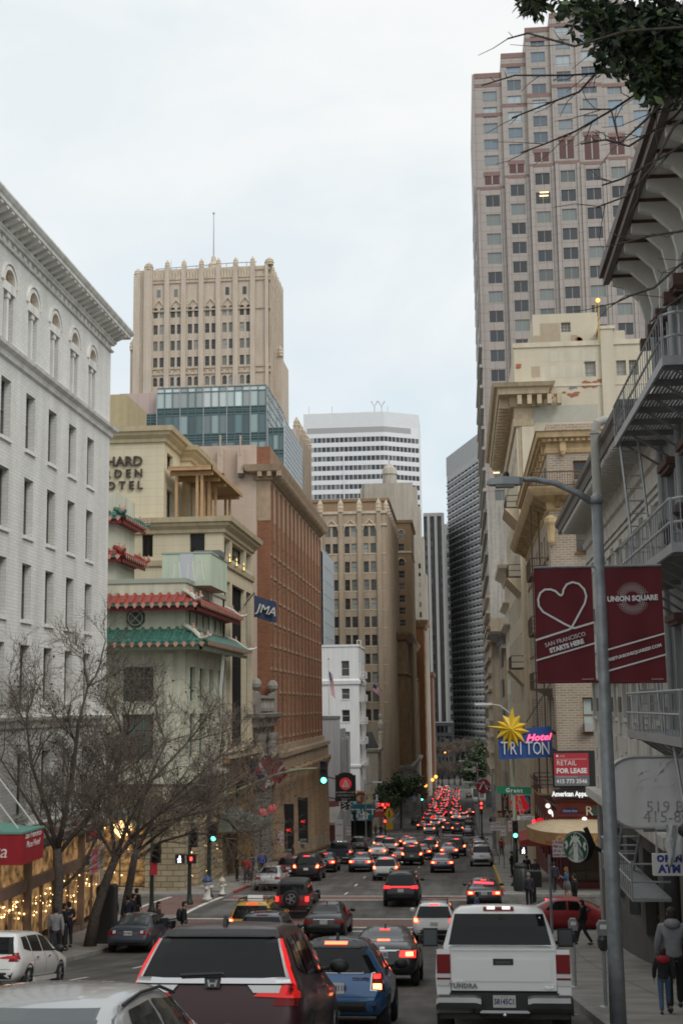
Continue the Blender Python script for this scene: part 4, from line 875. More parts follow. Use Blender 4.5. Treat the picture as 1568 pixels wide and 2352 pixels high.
def gothic_block():
 Y=268.0;xc=at(886,1250,Y).x;zg=gz(Y);V=lambda zy:zat(*ZC(450,zy),Y);X=lambda zx:at(*ZC(zx,1300),Y).x
 t=thing('gothic_office','brown stone office block with paired pointed windows and gothic parapet','building',(xc,Y,zg));x0=X(172)-20
 zt=V(838);cols=[]
 for a,b in((430,463),(477,513),(302,335),(348,384),(172,206),(222,256)):cols.append((X(a)-x0,X(b)-x0))
 sp=X(430)-X(302)
 for k in(1,2,3):
  for a,b in((172,206),(222,256)):cols.append((X(a)-x0-sp*k,X(b)-x0-sp*k))
 rows=[(V(a),V(b))for a,b in((2240,2165),(2112,2040),(1985,1915),(1860,1790),(1735,1663),(1612,1540),(1490,1417),(1364,1291),(1242,1169),(1112,1047),(1000,920))]
 rows=[(rows[0][0]-7.2,rows[0][1]-7.2)]+rows
 facade(t,(x0,Y),(1,0),xc-x0,zg,zt,cols,rows,stonebr,.35,'sash',mat('frame_green',(.1,.11,.09),.6),twin,arch=(11,),name='west_wall',most=70)
 y1=Y+46
 srows=rows[::1]
 facade(t,(xc,Y),(0,1),y1-Y,zg,zt,even(1,45,10,1.5),srows,stonebr,.3,'sash',mat('frame_green',(.1,.11,.09),.6),twin,name='street_wall',stuff=True)
 shell(t,x0,xc,Y,y1,zg,zt,stonebr,'WR',name='rear_wall')
 p=MB();tr=stonetr
 edges=[X(z)for z in(140,278,405,535)];edges+=[edges[0]-sp,edges[0]-2*sp]
 for x in edges:p.box(x-.45,x+.45,Y-.45,Y+.4,zg,zt+.2,stonebr);pinnacle(p,x,Y-.1,zt+.1,.62,2.9,tr)
 for k in range(11):y=Y+1+k*4.4;p.box(xc-.2,xc+.4,y-.4,y+.4,zg,zt+.2,stonebr);pinnacle(p,xc+.1,y,zt+.1,.6,2.6,tr)
 p.build('piers',t)
 d=MB();d.ring((x0,xc,Y,y1),[(0,zt-3.0),(.25,zt-2.9),(.25,zt-2.6),(0,zt-2.5)],tr).ring((x0,xc,Y,y1),[(0,zt-.4),(.3,zt-.3),(.3,zt+.25),(-.3,zt+.25)],tr).ring((x0,xc,Y,y1),[(0,V(1120)),(.18,V(1118)),(0,V(1130))],tr)
 for a,b in((172,256),(302,384),(430,513)):
  xm=(X(a)+X(b))/2;w=(X(b)-X(a))/2+.2;z=V(960)
  d.tube([(xm-w,Y-.1,z),(xm-w*.8,Y-.1,z+w*.7),(xm-w*.35,Y-.1,z+w*1.15),(xm,Y-.1,z+w*1.5),(xm+w*.35,Y-.1,z+w*1.15),(xm+w*.8,Y-.1,z+w*.7),(xm+w,Y-.1,z)],.16,tr,6)
 for r in rows[1:-1]:d.box(x0,xc,Y-.06,Y,r[0]-.25,r[0]-.08,tr)
 d.build('tracery',t)
 zu=V(722);xu=at(*ZC(585,780),Y+5).x;MB().box(x0+3,xu,Y+5,y1-8,zt-.2,zu,mat('attic_brown',(.3,.2,.12),.8,var=.1)).ring((x0+3,xu,Y+5,y1-8),[(0,zu-.8),(.3,zu-.6),(.4,zu),(-.2,zu)],mat('attic_brown',(.3,.2,.12))).build('attic',t)
 f=at(*ZC(495,1995),Y-2);o=thing('facade_flag','striped flag flying from the brown stone facade','flag',f);MB().tube([f+Vector((-.6,2,-1)),f+Vector((.1,0,.3))],.06,mat('pole_white',(.6,.6,.6),.4)).build('staff',o);us_flag(o,f,3,u=(1.7,-.4,-1.3),v=(-.5,0,-1.2))
gothic_block()
def gothic_tower():
 Y=345.0;t_u=lambda zx:ZA(zx,1200)[0];X=lambda zx:at(*ZA(zx,1200),Y).x;V=lambda zy:zat(*ZA(1200,zy),Y)
 xc=at(617,760,Y).x;x0=X(843);zg=gz(Y);t=thing('gothic_tower','tall tan gothic skyscraper with pinnacled crown and roof mast','tower',(xc,Y,zg))
 zt=V(742);y1=atx(646,800,xc).y;sp=X(1101)-X(993)
 cols=[]
 for k in range(6):
  for a,b in((961,988),(1001,1029)):cols.append((X(a)+sp*k-x0,X(b)+sp*k-x0))
 rows=[(V(1476),V(1420)),(V(1356),V(1296)),(V(1252),V(1192)),(V(1149),V(1090)),(V(1046),V(982))]
 rows=[(rows[0][0]-4.4*k,rows[0][0]-4.4*k+2.6)for k in range(8,0,-1)]+rows
 facade(t,(x0,Y),(1,0),xc-x0,zg,zt,cols,rows,stonebr2,.4,'sash',mat('frame_tower',(.2,.19,.17),.6),twin,arch=(8,12),name='west_wall',most=100)
 facade(t,(xc,Y),(0,1),y1-Y,zg,zt,even(1,y1-Y-1,5,1.6),rows,stonebr2,.4,'sash',mat('frame_tower',(.2,.19,.17),.6),twin,name='street_wall',stuff=True)
 shell(t,x0,xc,Y,y1,zg,zt,stonebr2,'WR',name='rear_wall')
 slits=MB()
 for z in(993,1101,1425,1534):slits.box(X(z)-.55,X(z)+.55,Y-.02,Y+.1,V(917),V(868),twin)
 slits.build('slit_window',t)
 p=MB()
 for zx in(1047,1152,1262,1370,1478,1586):p.box(X(zx)-.7,X(zx)+.7,Y-.7,Y+.5,zg,zt+.5,stonebr2);pinnacle(p,X(zx),Y-.1,zt+.2,.7,2.6,stonetr)
 for zx in(930,1692):p.box(X(zx)-1.2,min(xc,X(zx)+1.2),Y-.9,Y+.8,zg,V(742)+.3,stonebr2);pinnacle(p,X(zx),Y,zt,1.2,2.4,stonetr);pinnacle(p,X(zx)-.9,Y+.4,zt,.6,2.0,stonetr)
 p.box(x0-.3,x0+1.6,Y-.5,Y+1.5,zg,V(780),stonebr2);pinnacle(p,x0+.7,Y+.5,V(780),1.1,2.6,stonetr)
 for k in range(6):y=Y+2+k*(y1-Y-3)/5;p.box(xc-.3,xc+.7,y-.7,y+.7,zg,zt+.3,stonebr2);pinnacle(p,xc+.1,y,zt,.7,2.4,stonetr)
 p.build('piers',t)
 d=MB();R=(X(930),xc,Y,y1)
 for z,h in((V(760),.35),(V(805),.3),(V(825),.3),(V(1005),.2),(V(1365),.3),(V(1400),.3)):d.ring(R,[(0,z-h),(.35,z-h),(.45,z+h),(0,z+h)],stonetr)
 for k in range(6):
  xm=X(995)+sp*k;w=X(1035)-X(995);z=V(985)
  d.tube([(xm-w,Y-.15,z),(xm-w*.7,Y-.15,z+w*.5),(xm,Y-.15,z+w*1.25),(xm+w*.7,Y-.15,z+w*.5),(xm+w,Y-.15,z)],.28,stonetr,6)
  for q in range(5):d.box(xm-w+q*w/2.2,xm-w+q*w/2.2+.7,Y-.35,Y,V(798),V(765),stonetr)
  d.tube([(xm-w,Y-.1,V(1375)),(xm-w/2,Y-.1,V(1395)),(xm,Y-.1,V(1375)),(xm+w/2,Y-.1,V(1395)),(xm+w,Y-.1,V(1375))],.2,stonetr,4)
 d.build('tracery',t)
 s0=X(815);zs=V(1235)
 facade(t,(s0,Y+.5),(1,0),X(935)-s0,zg,zs,[(X(875)-s0,X(903)-s0)],[(V(1480),V(1428)),(V(1357),V(1292))],stonebr2,.4,'sash',mat('frame_tower'),twin,name='shoulder_wall',arch=(1,))
 q=MB().box(s0,x0+3,Y+.6,y1,zg,zs,stonebr2);
 for zx in(830,870,935):pinnacle(q,X(zx),Y+.6,zs-.2,.9,3.4,stonetr)
 se=at(652,860,Y+6).x
 q.box(xc-2,xc+2.6,Y+6,y1-4,zg,zat(640,818,Y+6),stonebr2);pinnacle(q,xc+2.3,Y+6.3,zat(640,818,Y+6),.9,3.2,stonetr)
 q.build('shoulder',t)
 m=MB();mx=X(1300);b=V(690);ms=mat('mast_grey',(.4,.4,.42),.4)
 m.lathe([(2.2,0),(2.2,2.2),(1.7,2.6),(1.6,4.5),(.9,5.2),(.6,6.8),(.1,7.4)],(mx,Y+9,zt-.5),stonetr,10).tube([(mx,Y+9,zt+5),(mx,Y+9,zat(475,490,Y+9))],[.22,.1],ms,6).sphere((mx,Y+9,zat(475,490,Y+9)),.35,ms)
 m.tube([(X(1040),Y+6,zt),(X(1040),Y+6,V(640))],.07,ms,4);m.build('mast',t)
 rl=MB();rl.tube([(X(960),Y+3,zt+1.3),(X(1450),Y+3,zt+2.2),(X(1600),Y+3,zt+2.2)],.12,ms,4)
 for k in range(10):x=X(960+k*64);rl.tube([(x,Y+3,zt-.3),(x,Y+3,zt+1.4+k*.08)],.1,ms,4)
 rl.build('roof_rail',t)
 w=thing('gothic_wing','narrow tan gothic wing with spired corners beyond the metal screen','building',(at(690,1060,300).x,300,gz(300)))
 xa=at(682,1050,300).x;zw=zat(675,985,300);q=MB().box(xa-20,xa,300,330,gz(300),zw,stonebr2)
 for k in range(5):pinnacle(q,xa-.2,301+k*6,zw,.8,3.2,stonetr);q.box(xa,xa+.5,300.3+k*6,301.8+k*6,gz(300),zw,stonebr2)
 q.build('wall',w)
gothic_tower()
def simple_tower(name,label,Y,xl,xr,vtop,y1,wm,gm,cols,rows,depth=.3,style='pair',corn=None,cat='building',zbase=None,stuff=False,scols=None,fm=None,fl=1.0):
 zg=gz(Y);t=thing(name,label,cat,(xr,Y,zg));zt=zat(*vtop,Y)
 facade(t,(xl,Y),(1,0),xr-xl,zg,zt,cols,rows(zt),wm,depth,style,fm,gm,name='west_wall',stuff=stuff)
 facade(t,(xr,Y),(0,1),y1-Y,zg,zt,scols or[],rows(zt)if scols else[],wm,depth,style,fm,gm,name='street_wall',stuff=True)
 shell(t,xl,xr,Y,y1,zg,zt,wm,'WR',name='rear_wall')
 if corn:MB().ring((xl,xr,Y,y1),[(o,zt+z)for o,z in corn[1]],corn[0]).build('cornice',t)
 return t,zt
def lower_middle():
 tanb=blocks('tan_brick',(.42,.3,.18),(.39,.275,.165),(.31,.22,.14),.8,.3,.015,bump=.3,streak=.18)
 Y=322;X=lambda zx:at(*ZC(zx,1300),Y).x;V=lambda zy:zat(*ZC(680,zy),Y)
 xl=X(560);c=(X(662)-xl,X(706)-xl)
 t,zt=simple_tower('arched_block','tan brick block with one column of arched windows',Y,xl,X(749),ZC(690,895),345,tanb,twin,[c],lambda zt:[(V(b),V(a))for a,b in((1560,1606),(1478,1526),(1396,1445),(1314,1362),(1232,1282),(1152,1200),(1050,1096),(962,1015))],corn=(tanb,[(0,-.8),(.4,-.6),(.5,.1),(-.3,.2)]),style='sash',fm=stonetr)
 h=MB()
 for a in(962,1152):xm=(X(662)+X(706))/2;w=(X(706)-X(662))/2;h.tube([(xm+(w+.15)*math.cos(PI-q*PI/8),Y-.1,V(a)-.9+(w+.3)*math.sin(q*PI/8))for q in range(9)],.22,stonetr,5)
 h.ring((xl,X(749),Y,345),[(0,V(1115)),(.25,V(1112)),(0,V(1100))],stonetr);h.build('arch_moulding',t)
 Y=300;bk=mat('bank_brown',(.33,.215,.115),.8,var=.18,scale=.8,streak=.35);X2=lambda zx:at(*ZC(zx,1900),Y).x;xr=X2(708)
 t,zt=simple_tower('columned_bank','dark brown stone bank with deep cornice and tall piers',Y,xr-14,xr,ZC(700,1655),368,bk,twin,[],lambda z:[],corn=(bk,[(0,-1.6),(.6,-1.4),(1.3,-.2),(1.4,.3),(-.5,.4)]))
 b=MB();
 for k in range(7):y=Y+3+k*10;b.box(xr,xr+.8,y-1.4,y+1.4,gz(Y)+7,zt-10,bk)
 b.ring((xr-14,xr,Y,368),[(0,zt-9.5),(.5,zt-9.3),(.5,zt-9),(0,zt-8.8)],bk);b.build('pier_row',t)
 gs=mat('base_grey',(.36,.34,.31),.8,var=.1,streak=.3);MB().box(xr-3,xr+1.1,Y-1.2,Y+62,gz(Y+60)-1,gz(Y)+9.5,gs).box(xr-3,xr+1.6,Y-1.6,Y+62,gz(Y)+9.5,gz(Y)+10.3,gs).build('grey_base',t)
 dw=blocks('deco_white',(.56,.52,.46),(.53,.49,.43),(.42,.39,.34),1.2,.6,.015,bump=.3,streak=.2);Y=385;X3=lambda zx:at(*ZC(zx,800),Y).x;V3=lambda zy:zat(*ZC(700,zy),Y)
 xr=X3(785);xl=X3(405)
 cw=[(X3(a)-xl,X3(a+24)-xl)for a in(605,640,665,690,712,735)]
 t,zt=simple_tower('deco_tower','stepped cream deco skyscraper with small round cupola',Y,xl,xr,ZC(700,668),396,dw,twin,cw,lambda z:[(V3(880)-5*k,V3(838)-5*k)for k in range(12,-1,-1)],style='plain',cat='tower',scols=even(.5,10.5,2,1.6))
 d=MB()
 for k in range(9):x=xl+2+k*(xr-xl-4)/8;d.box(x-.8,x+.8,Y-.6,Y+.5,zt-16,zt+1.2,dw)
 d.box(xr,xr+.9,Y+1,396,gz(Y),V3(800),dw).box(xr+.9,xr+1.7,Y+2,396,gz(Y),V3(1000),dw).box(xr+1.7,xr+2.4,Y+3,396,gz(Y),V3(1250),dw)
 d.lathe([(2.6,-6),(2.6,2),(2.2,2.5),(2.2,6),(2.5,6.2),(2.0,8),(1.0,9.2),(.1,9.8)],at(*ZC(603,720),Y+6),dw,14)
 d.tube([at(*ZC(600,640),Y+6),at(*ZC(597,455),Y+6)],.2,mat('mast_grey',(.4,.4,.42),.4),5);d.build('setbacks',t)
 sw=MB()
 for a,b,x in((1182,1215,800),(1246,1268,800),(1312,1340,803),(1378,1405,804),(1442,1475,806),(1510,1545,808)):p,q=at(*ZC(x-8,b),Y+.8),at(*ZC(x+10,a),Y+.8);sw.box(min(p.x,q.x),max(p.x,q.x),Y+.9,Y+1.2,p.z,q.z,twin)
 sw.build('side_window',t)
 Y=372;bb=blocks('rust_brick',(.27,.13,.065),(.24,.115,.06),(.2,.11,.07),.7,.28,.015,bump=.3,streak=.2)
 xr=at(*ZC(833,1800),Y).x;t,zt=simple_tower('rust_block','rust brown brick block with dark jutting cornice',Y,xr-9,xr,ZC(800,1568),400,bb,twin,[(4.5,6.2)],lambda z:[(z-6-4.4*k,z-3.6-4.4*k)for k in range(9,-1,-1)],corn=(bk,[(0,-2),(.5,-1.8),(1.2,-.4),(1.3,.2),(-.3,.3)]),style='plain',scols=even(1,27,6,1.6))
 Y=402;rb2=blocks('wine_brick',(.22,.12,.08),(.2,.11,.075),(.16,.1,.08),.7,.28,.015,bump=.3,streak=.2);xr=at(*ZC(893,2150),Y).x
 simple_tower('low_brick_block','low wine red brick block at the foot of the black tower',Y,xr-6,xr,ZC(880,1918),430,rb2,twin,[(1,2.4),(3.6,5)],lambda z:[(z-5-4.2*k,z-2.8-4.2*k)for k in range(8,-1,-1)],corn=(rb2,[(0,-1.2),(.4,-1),(.5,.2),(-.3,.3)]),style='plain')
lower_middle()
def black_tower():
 Y=560;X=lambda zx:at(*ZC(zx,900),Y).x;zg=gz(Y);xl,xr=X(828),X(962);zt=zat(*ZC(900,848),Y);t=thing('black_tower','dark glass tower with pale vertical stripes','tower',(xr,Y,zg))
 gl=glassmat('dark_tower_glass',(.035,.038,.043),(.09,.097,.105),.5,.1);wh=mat('stripe_pale',(.4,.39,.38),.7,var=.05,streak=.1);dk=mat('tower_black',(.04,.042,.046),.4)
 fl=[(zt-6-k*4.1,zt-3.6-k*4.1)for k in range(38,-1,-1)]
 n=4;w=(xr-xl)/n
 facade(t,(xl,Y),(1,0),xr-xl,zg,zt,[(k*w+.6,(k+1)*w-.6)for k in range(n)],fl,dk,.2,'pair',dk,gl,name='west_wall',stuff=True)
 shell(t,xl,xr,Y,Y+40,zg,zt,dk,'W',name='wall')
 s=MB()
 for zx in(862,910,958):s.box(X(zx)-.6,X(zx)+.6,Y-.9,Y+.1,zg,zt,wh)
 s.box(xl,xr,Y-.5,Y,zt-1.2,zt+.3,wh);s.build('stripes',t)
 Y2=640;xa,xb=at(*ZC(962,1000),Y2).x,at(*ZC(1010,1000),Y2).x;zt2=zat(*ZC(985,918),Y2);t2=thing('slim_tower','slim pale concrete tower with a column of dark windows','tower',(xb,Y2,gz(Y2)))
 pc=mat('pale_concrete',(.5,.5,.49),.8,var=.05,streak=.15)
 facade(t2,(xa,Y2),(1,0),xb-xa+8,gz(Y2),zt2,[(1.2,4.2),(6.2,9.2)],[(zt2-8-k*4.4,zt2-5.4-k*4.4)for k in range(34,-1,-1)],pc,.5,'plain',None,twin,name='wall',stuff=True);shell(t2,xa,xb+8,Y2,Y2+20,gz(Y2),zt2,pc,'W',name='rear_wall')
 MB().box(xa,xa+1.5,Y2-.6,Y2,gz(Y2),zt2,pc).build('rib',t2)
 Y3=520;a,b=at(*Z5(888,240),Y3),at(*Z5(1088,585),Y3);t3=thing('low_black_building','low plain black building beyond the far trees','building',(a.x,Y3,gz(Y3)))
 facade(t3,(a.x-10,Y3),(1,0),b.x-a.x+10,gz(Y3),a.z,even(1,b.x-a.x+9,9,2.2),[(gz(Y3)+6+4*k,gz(Y3)+8.6+4*k)for k in range(4)],dk,.2,'plain',None,gl,name='wall',stuff=True);shell(t3,a.x-10,b.x,Y3,Y3+30,gz(Y3),a.z,dk,'W',name='rear_wall')
 am=mat('amber_lamp',(1,.5,.1),.5,emit=(1,.35,.05),es=3);l=MB()
 for zx,zy in((990,552),(1000,550),(1022,540),(1047,533)):l.sphere(at(*Z5(zx,zy),Y3-.3),.32,am,6,4)
 l.build('lobby_lights',t3)
black_tower()
def white_banded():
 Y=640;zg=gz(Y);X=lambda zx:at(*ZC(zx,400),Y).x;V=lambda zy:zat(*ZC(300,zy),Y);xl,xm=X(25),X(565);L=X(812)-xm
 zt=V(170);t=thing('white_banded_tower','tall white office tower with dark ribbon windows and cut corner','tower',(xm,Y,zg))
 wp=mat('white_panel',(.72,.73,.74),.6,var=.03,scale=.5);gl=glassmat('ribbon_glass',(.045,.048,.052),(.16,.165,.165),.25,.1);gb=mat('grey_louvre',(.36,.36,.36),.7);rb=mat('panel_joint',(.52,.53,.54),.6)
 xr=xm+L*.93;yr=Y+L*.55;ang=(Vector((xr,yr,0))-Vector((xm,Y,0)))
 rows=[(V(368)-k*(V(368)-V(431)),V(335)-k*(V(335)-V(398)))for k in range(24,-1,-1)]
 for O,U,Lw,first in(((xl,Y),(1,0),xm-xl,True),((xm,Y),ang,ang.length,False)):
  n=18 if first else 9;st=6 if first else 0
  cs=[(k*Lw/n+.12,(k+1)*Lw/n-.12)for k in range(n)if not(first and k<1)]
  facade(t,O,U,Lw,zg,zt,cs,rows,wp,.35,'plain',None,gl,name='wall',stuff=True)
  Uv=Vector((U[0],U[1],0)).normalized();N=Vector((Uv.y,-Uv.x,0));P=lambda u,z,d:Vector((O[0],O[1],0))+Uv*u+N*d+Vector((0,0,z));mb=MB();Lq=Lw
  a0=Lq*.04 if first else 0;a1=Lq if first else Lq*.77
  mb.poly([P(a0,V(305),.05),P(a1,V(305),.05),P(a1,V(268),.05),P(a0,V(268),.05)],gb)
  for k in range(n*2+1):u=k*Lq/(n*2);mb.poly([P(u-.06,V(262),.06),P(u+.06,V(262),.06),P(u+.06,zt,.06),P(u-.06,zt,.06)],rb)
  if first:
   mb.mesh([P(Lq*.49,zg,.0),P(Lq*.505,zg,.0),P(Lq*.505,V(450),.5),P(Lq*.49,V(450),.5)],[(0,1,2,3)],wp)
   for ra,rbb in rows:mb.poly([P(Lq*.04,ra,.04),P(Lq*.13,ra,.04),P(Lq*.13,rbb,.04),P(Lq*.04,rbb,.04)],gb)
  mb.build('louvre_band',t)
 mb=MB();mb.poly([(xl,Y,zt),(xm,Y,zt),(xr,yr,zt),(xr,yr+30,zt),(xl,Y+40,zt)],wp);mb.poly([(xr,yr,zg),(xr,yr+30,zg),(xr,yr+30,zt),(xr,yr,zt)],wp);mb.poly([(xl,Y+40,zg),(xl,Y,zg),(xl,Y,zt),(xl,Y+40,zt)],wp);mb.build('roof',t)
 a=MB();ms=mat('mast_grey',(.4,.4,.42),.4)
 for zx in(500,548):p=at(*ZC(zx,175),Y+3);a.tube([p,p+Vector((0,0,4))],.2,ms,4).tube([p+Vector((-1.6,0,6.5)),p+Vector((0,0,3.6)),p+Vector((1.6,0,6.5))],.25,ms,4)
 for zx in(60,215,588):p=at(*ZC(zx,178),Y+3);a.tube([p,p+Vector((0,0,4))],.12,ms,4)
 a.build('antennas',t)
white_banded()
def grey_banded():
 Y=600;V=lambda zy:zat(*ZC(990,zy),Y);a=at(*ZC(985,600),Y);b0=at(*ZC(1215,600),Y);zg=gz(Y)
 bx=b0.x*520/600*1.0;b=at(*ZC(1260,600),535);t=thing('grey_banded_tower','grey office tower with stacked bands of deep set windows','tower',(a.x,Y,zg))
 gm=mat('grey_panel',(.42,.425,.43),.6,var=.05,scale=.4);gl=glassmat('ribbon_grey',(.03,.032,.034),(.09,.095,.1),.3,.1);zt=V(472);U=Vector((b.x-a.x,535-Y,0));L=U.length
 h=V(660)-V(701);n=44
 rows=[(V(660)-k*h,V(660)-k*h+h*.52)for k in range(n,-1,-1)if V(660)-k*h>zg+8]
 facade(t,(a.x,Y),U,L,zg,zt,[(k*L/11+.25,(k+1)*L/11-.25)for k in range(11)],rows,gm,.9,'pair',mat('fin_grey',(.2,.2,.21),.5),gl,name='wall',stuff=True)
 N=Vector((U.normalized().y,-U.normalized().x,0));mb=MB();un=U.normalized();O=Vector((a.x,Y,0))
 br=mat('bright_sill',(.62,.66,.7),.4)
 for i,(ra,rb)in enumerate(rows):
  for z0,z1,d,m in((ra-.55,ra-.02,.45,gm),):
   p=[O+un*0+N*d,O+un*L+N*d];mb.poly([p[0]+Vector((0,0,z0)),p[1]+Vector((0,0,z0)),p[1]+Vector((0,0,z1)),p[0]+Vector((0,0,z1))],m)
   mb.poly([p[0]+Vector((0,0,z1)),p[1]+Vector((0,0,z1)),O+un*L+Vector((0,0,z1+.5)),O+Vector((0,0,z1+.5))],br if i>len(rows)-7 else gm)
   mb.poly([p[0]+Vector((0,0,z0)),p[1]+Vector((0,0,z0)),O+un*L+Vector((0,0,z0)),O+Vector((0,0,z0))],gm)
 mb.build('sill_bands',t)
 e=O+un*L;ro=MB().poly([O+Vector((0,0,zt)),e+Vector((0,0,zt)),e+Vector((40,40,zt)),O+Vector((40,40,zt))],gm);ro.poly([O+Vector((0,0,zg)),O+Vector((0,0,zt)),O+Vector((40,40,zt)),O+Vector((40,40,zg))],gm).poly([e+Vector((0,0,zg)),e+Vector((0,0,zt)),e+Vector((40,40,zt)),e+Vector((40,40,zg))],gm).build('roof',t)
 rb_=MB();jm=mat('panel_seam',(.42,.425,.43),.6)
 for k in range(30):u=L*k/29;rb_.obox(O+un*u+N*.05+Vector((0,0,(zt+V(600))/2)),un*.12,N*.05,(0,0,(zt-V(600))/2-.3),jm)
 rb_.build('parapet_ribs',t)
grey_banded()
# buildings on the right side
def ZD(zx,zy):return(1062.2+zx*.3226,zy*.3226)
def ZE(zx,zy):return(1062.2+zx*.3226,660.3+zy*.3226)
def ZF(zx,zy):return(1062.2+zx*.3226,1148.3+zy*.3226)
def ZR(zx,zy):return(1090.9+zx*.30427,1550.2+zy*.30427)
def pink_tower():
 Y=256.0;zg=gz(Y);x0=at(1128,1560,Y).x;t=thing('pink_granite_tower','tall stepped pink granite skyscraper with square paired windows','tower',(x0,Y,zg))
 pk=blocks('pink_granite',(.395,.35,.325),(.365,.325,.3),(.2,.155,.14),2.45,1.95,.035,.55,.15,.06,offset=0);pk2=mat('granite_band',(.22,.13,.115),.5,var=.08,streak=.1);gl=glassmat('granite_glass',(.018,.022,.027),(.17,.195,.185),.33,.06,spec=.9);sky=glassmat('granite_glass_sky_tint',(.14,.19,.235),(.36,.42,.45),.42,.05,spec=.9);fm=mat('granite_frame',(.38,.34,.31),.5);lv=mat('louvre_wine',(.1,.045,.04),.6)  # upper panes coloured blue, with the sky's reflection put into the glass colour
 pitch=(at(*ZD(964,1750),Y).x-at(*ZD(420,1750),Y).x)/3;c0=at(*ZD(232,1900),Y).x
 w=pitch*.575;V=lambda zy,k=0:zat(*ZD(235+181*k,zy),Y);fl=(V(1357)-V(2186))/6
 tops=[480,345,172,78,-60,-60,78,172,345];louv=[(1215,1275),(1140,1200),(1065,1128),(985,1115),(955,1125),(965,1090),(1035,1085),(1065,1128),(1140,1200)]
 setb=[2.2,1.6,.9,.3,0,0,.3,.9,1.6]
 low0=[1440,1370,1298,1287,1280,1265,1265,1298,1370]
 for k in range(9):
  a=x0 if k==0 else c0+pitch*(k-.5);b=c0+pitch*(k+.5);y=Y+setb[k];cc=c0+pitch*k-a;zt=V(tops[k],min(k,5));zl0,zl1=V(louv[k][1],k),V(louv[k][0],k)
  rows=[];
  z=V(low0[k],k)
  while z>zg+4:rows.append((z,z+fl*.6));z-=fl
  rows=rows[::-1];zz=zl1+2.2;up=[];f2=fl*.86
  while zz+fl*.6<zt-1.2:up.append((zz,zz+f2*.66));zz+=f2
  nlow=len(rows)
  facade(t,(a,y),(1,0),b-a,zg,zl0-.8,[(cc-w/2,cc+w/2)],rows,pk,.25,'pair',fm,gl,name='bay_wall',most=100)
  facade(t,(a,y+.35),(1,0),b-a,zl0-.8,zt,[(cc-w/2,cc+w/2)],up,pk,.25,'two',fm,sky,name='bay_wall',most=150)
  q=MB();q.box(a+cc-w/2,a+cc+w/2,y+.3,y+.6,zl0,zl1,lv).box(a+cc-.12,a+cc+.12,y+.22,y+.6,zl0,zl1,fm).box(a,b,y-.06,y+.5,zl0-1.3,zl0-.6,pk2).box(a+cc-w/2-.2,a+cc+w/2+.2,y+.2,y+.5,zl1,zl1+.9,pk2).box(a,b,y+.25,y+1,zt-.9,zt+.2,pk2).box(a,b,y+.28,y+1,zt-2.9,zt-2.1,pk2).box(a,b,y+.3,y+.7,V(760-60*min(k,3),k)-.8,V(760-60*min(k,3),k),pk2)
  for e in(a+.35,b-.35):q.box(e-.3,e+.3,y-.3,y+.3,zg,zl0-1.3,pk)
  q.build('granite_bands',t)
  q=MB().box(a,b,y+.6,Y+40-abs(4-k),zg,zt-.02,pk);q.build('bay_block',t)
 s=MB();al=mat('edge_silver',(.5,.5,.5),.4,.2)
 for k in range(30):z=zg+10+k*fl;s.box(x0-.5,x0+.02,Y+4,Y+38,z,z+fl*.55,al if k%2 else pk)
 s.box(x0-.35,x0+.1,Y+2.4,Y+39,zg,V(480),pk);s.build('street_side',t)
 l=MB();lit=mat('office_tube',(1,.85,.5),.5,emit=(1,.75,.35),es=1.6)
 for zx,zy in((580,1368),(578,1392)):p=at(*ZD(zx,zy),Y+.5);l.box(p.x-.9,p.x+.9,p.y-.1,p.y,p.z-.12,p.z+.12,lit)
 for zx,zy in((268,1292-0),(265,1318)):p=at(*ZE(zx,zy),Y+2);l.box(p.x-1.3,p.x+1.3,p.y-.1,p.y,p.z-.12,p.z+.12,lit)
 l.build('ceiling_lights',t)
pink_tower()
def thin_slab():
 Y=300;xa=at(1111,1200,Y).x;xb=at(1130,1200,Y).x+3;zt=zat(1108,887,Y);t=thing('thin_slab','thin beige stone slab building edge beside the pink tower','building',(xa,Y,gz(Y)));bm=mat('slab_beige',(.42,.37,.29),.8,var=.1,streak=.25)
 shell(t,xa,xb,Y,Y+60,gz(Y),zt,bm,'')
 z2=zat(1125,1300,190);x1=5.4;t2=thing('pale_street_front','long pale stone street front with stacked projecting sills','building',(x1,165,gz(165)))
 pf=mat('front_pale',(.4,.375,.34),.8,var=.1,streak=.3);Z=lambda v:zat(1130,v,165)
 xm=at(1128,1500,205).x
 shell(t2,xm,xm+12,205,250,gz(205),zat(1126,1150,205),pf,'',name='wall')
 q=MB()
 for k in range(22):z=gz(205)+6+k*3.4;q.box(xm-.55,xm+.02,206,250,z,z+.5,pf)
 q.build('sills',t2)
 xm2=at(1134,1560,140).x;t3=thing('beige_bay_block','narrow beige block with projecting bay sills before the pink tower','building',(xm2,175,gz(175)))
 bm2=mat('bay_beige',(.4,.33,.24),.8,var=.1,streak=.3);xm2=at(1131,1600,175).x
 shell(t3,xm2,xm2+14,175,204,gz(175),zat(1128,1420,175),bm2,'',name='wall');q=MB()
 for k in range(14):z=gz(175)+5+k*2.1;q.box(xm2-.5,xm2+.02,176,203,z,z+.4,bm2)
 q.build('sills',t3)
thin_slab()
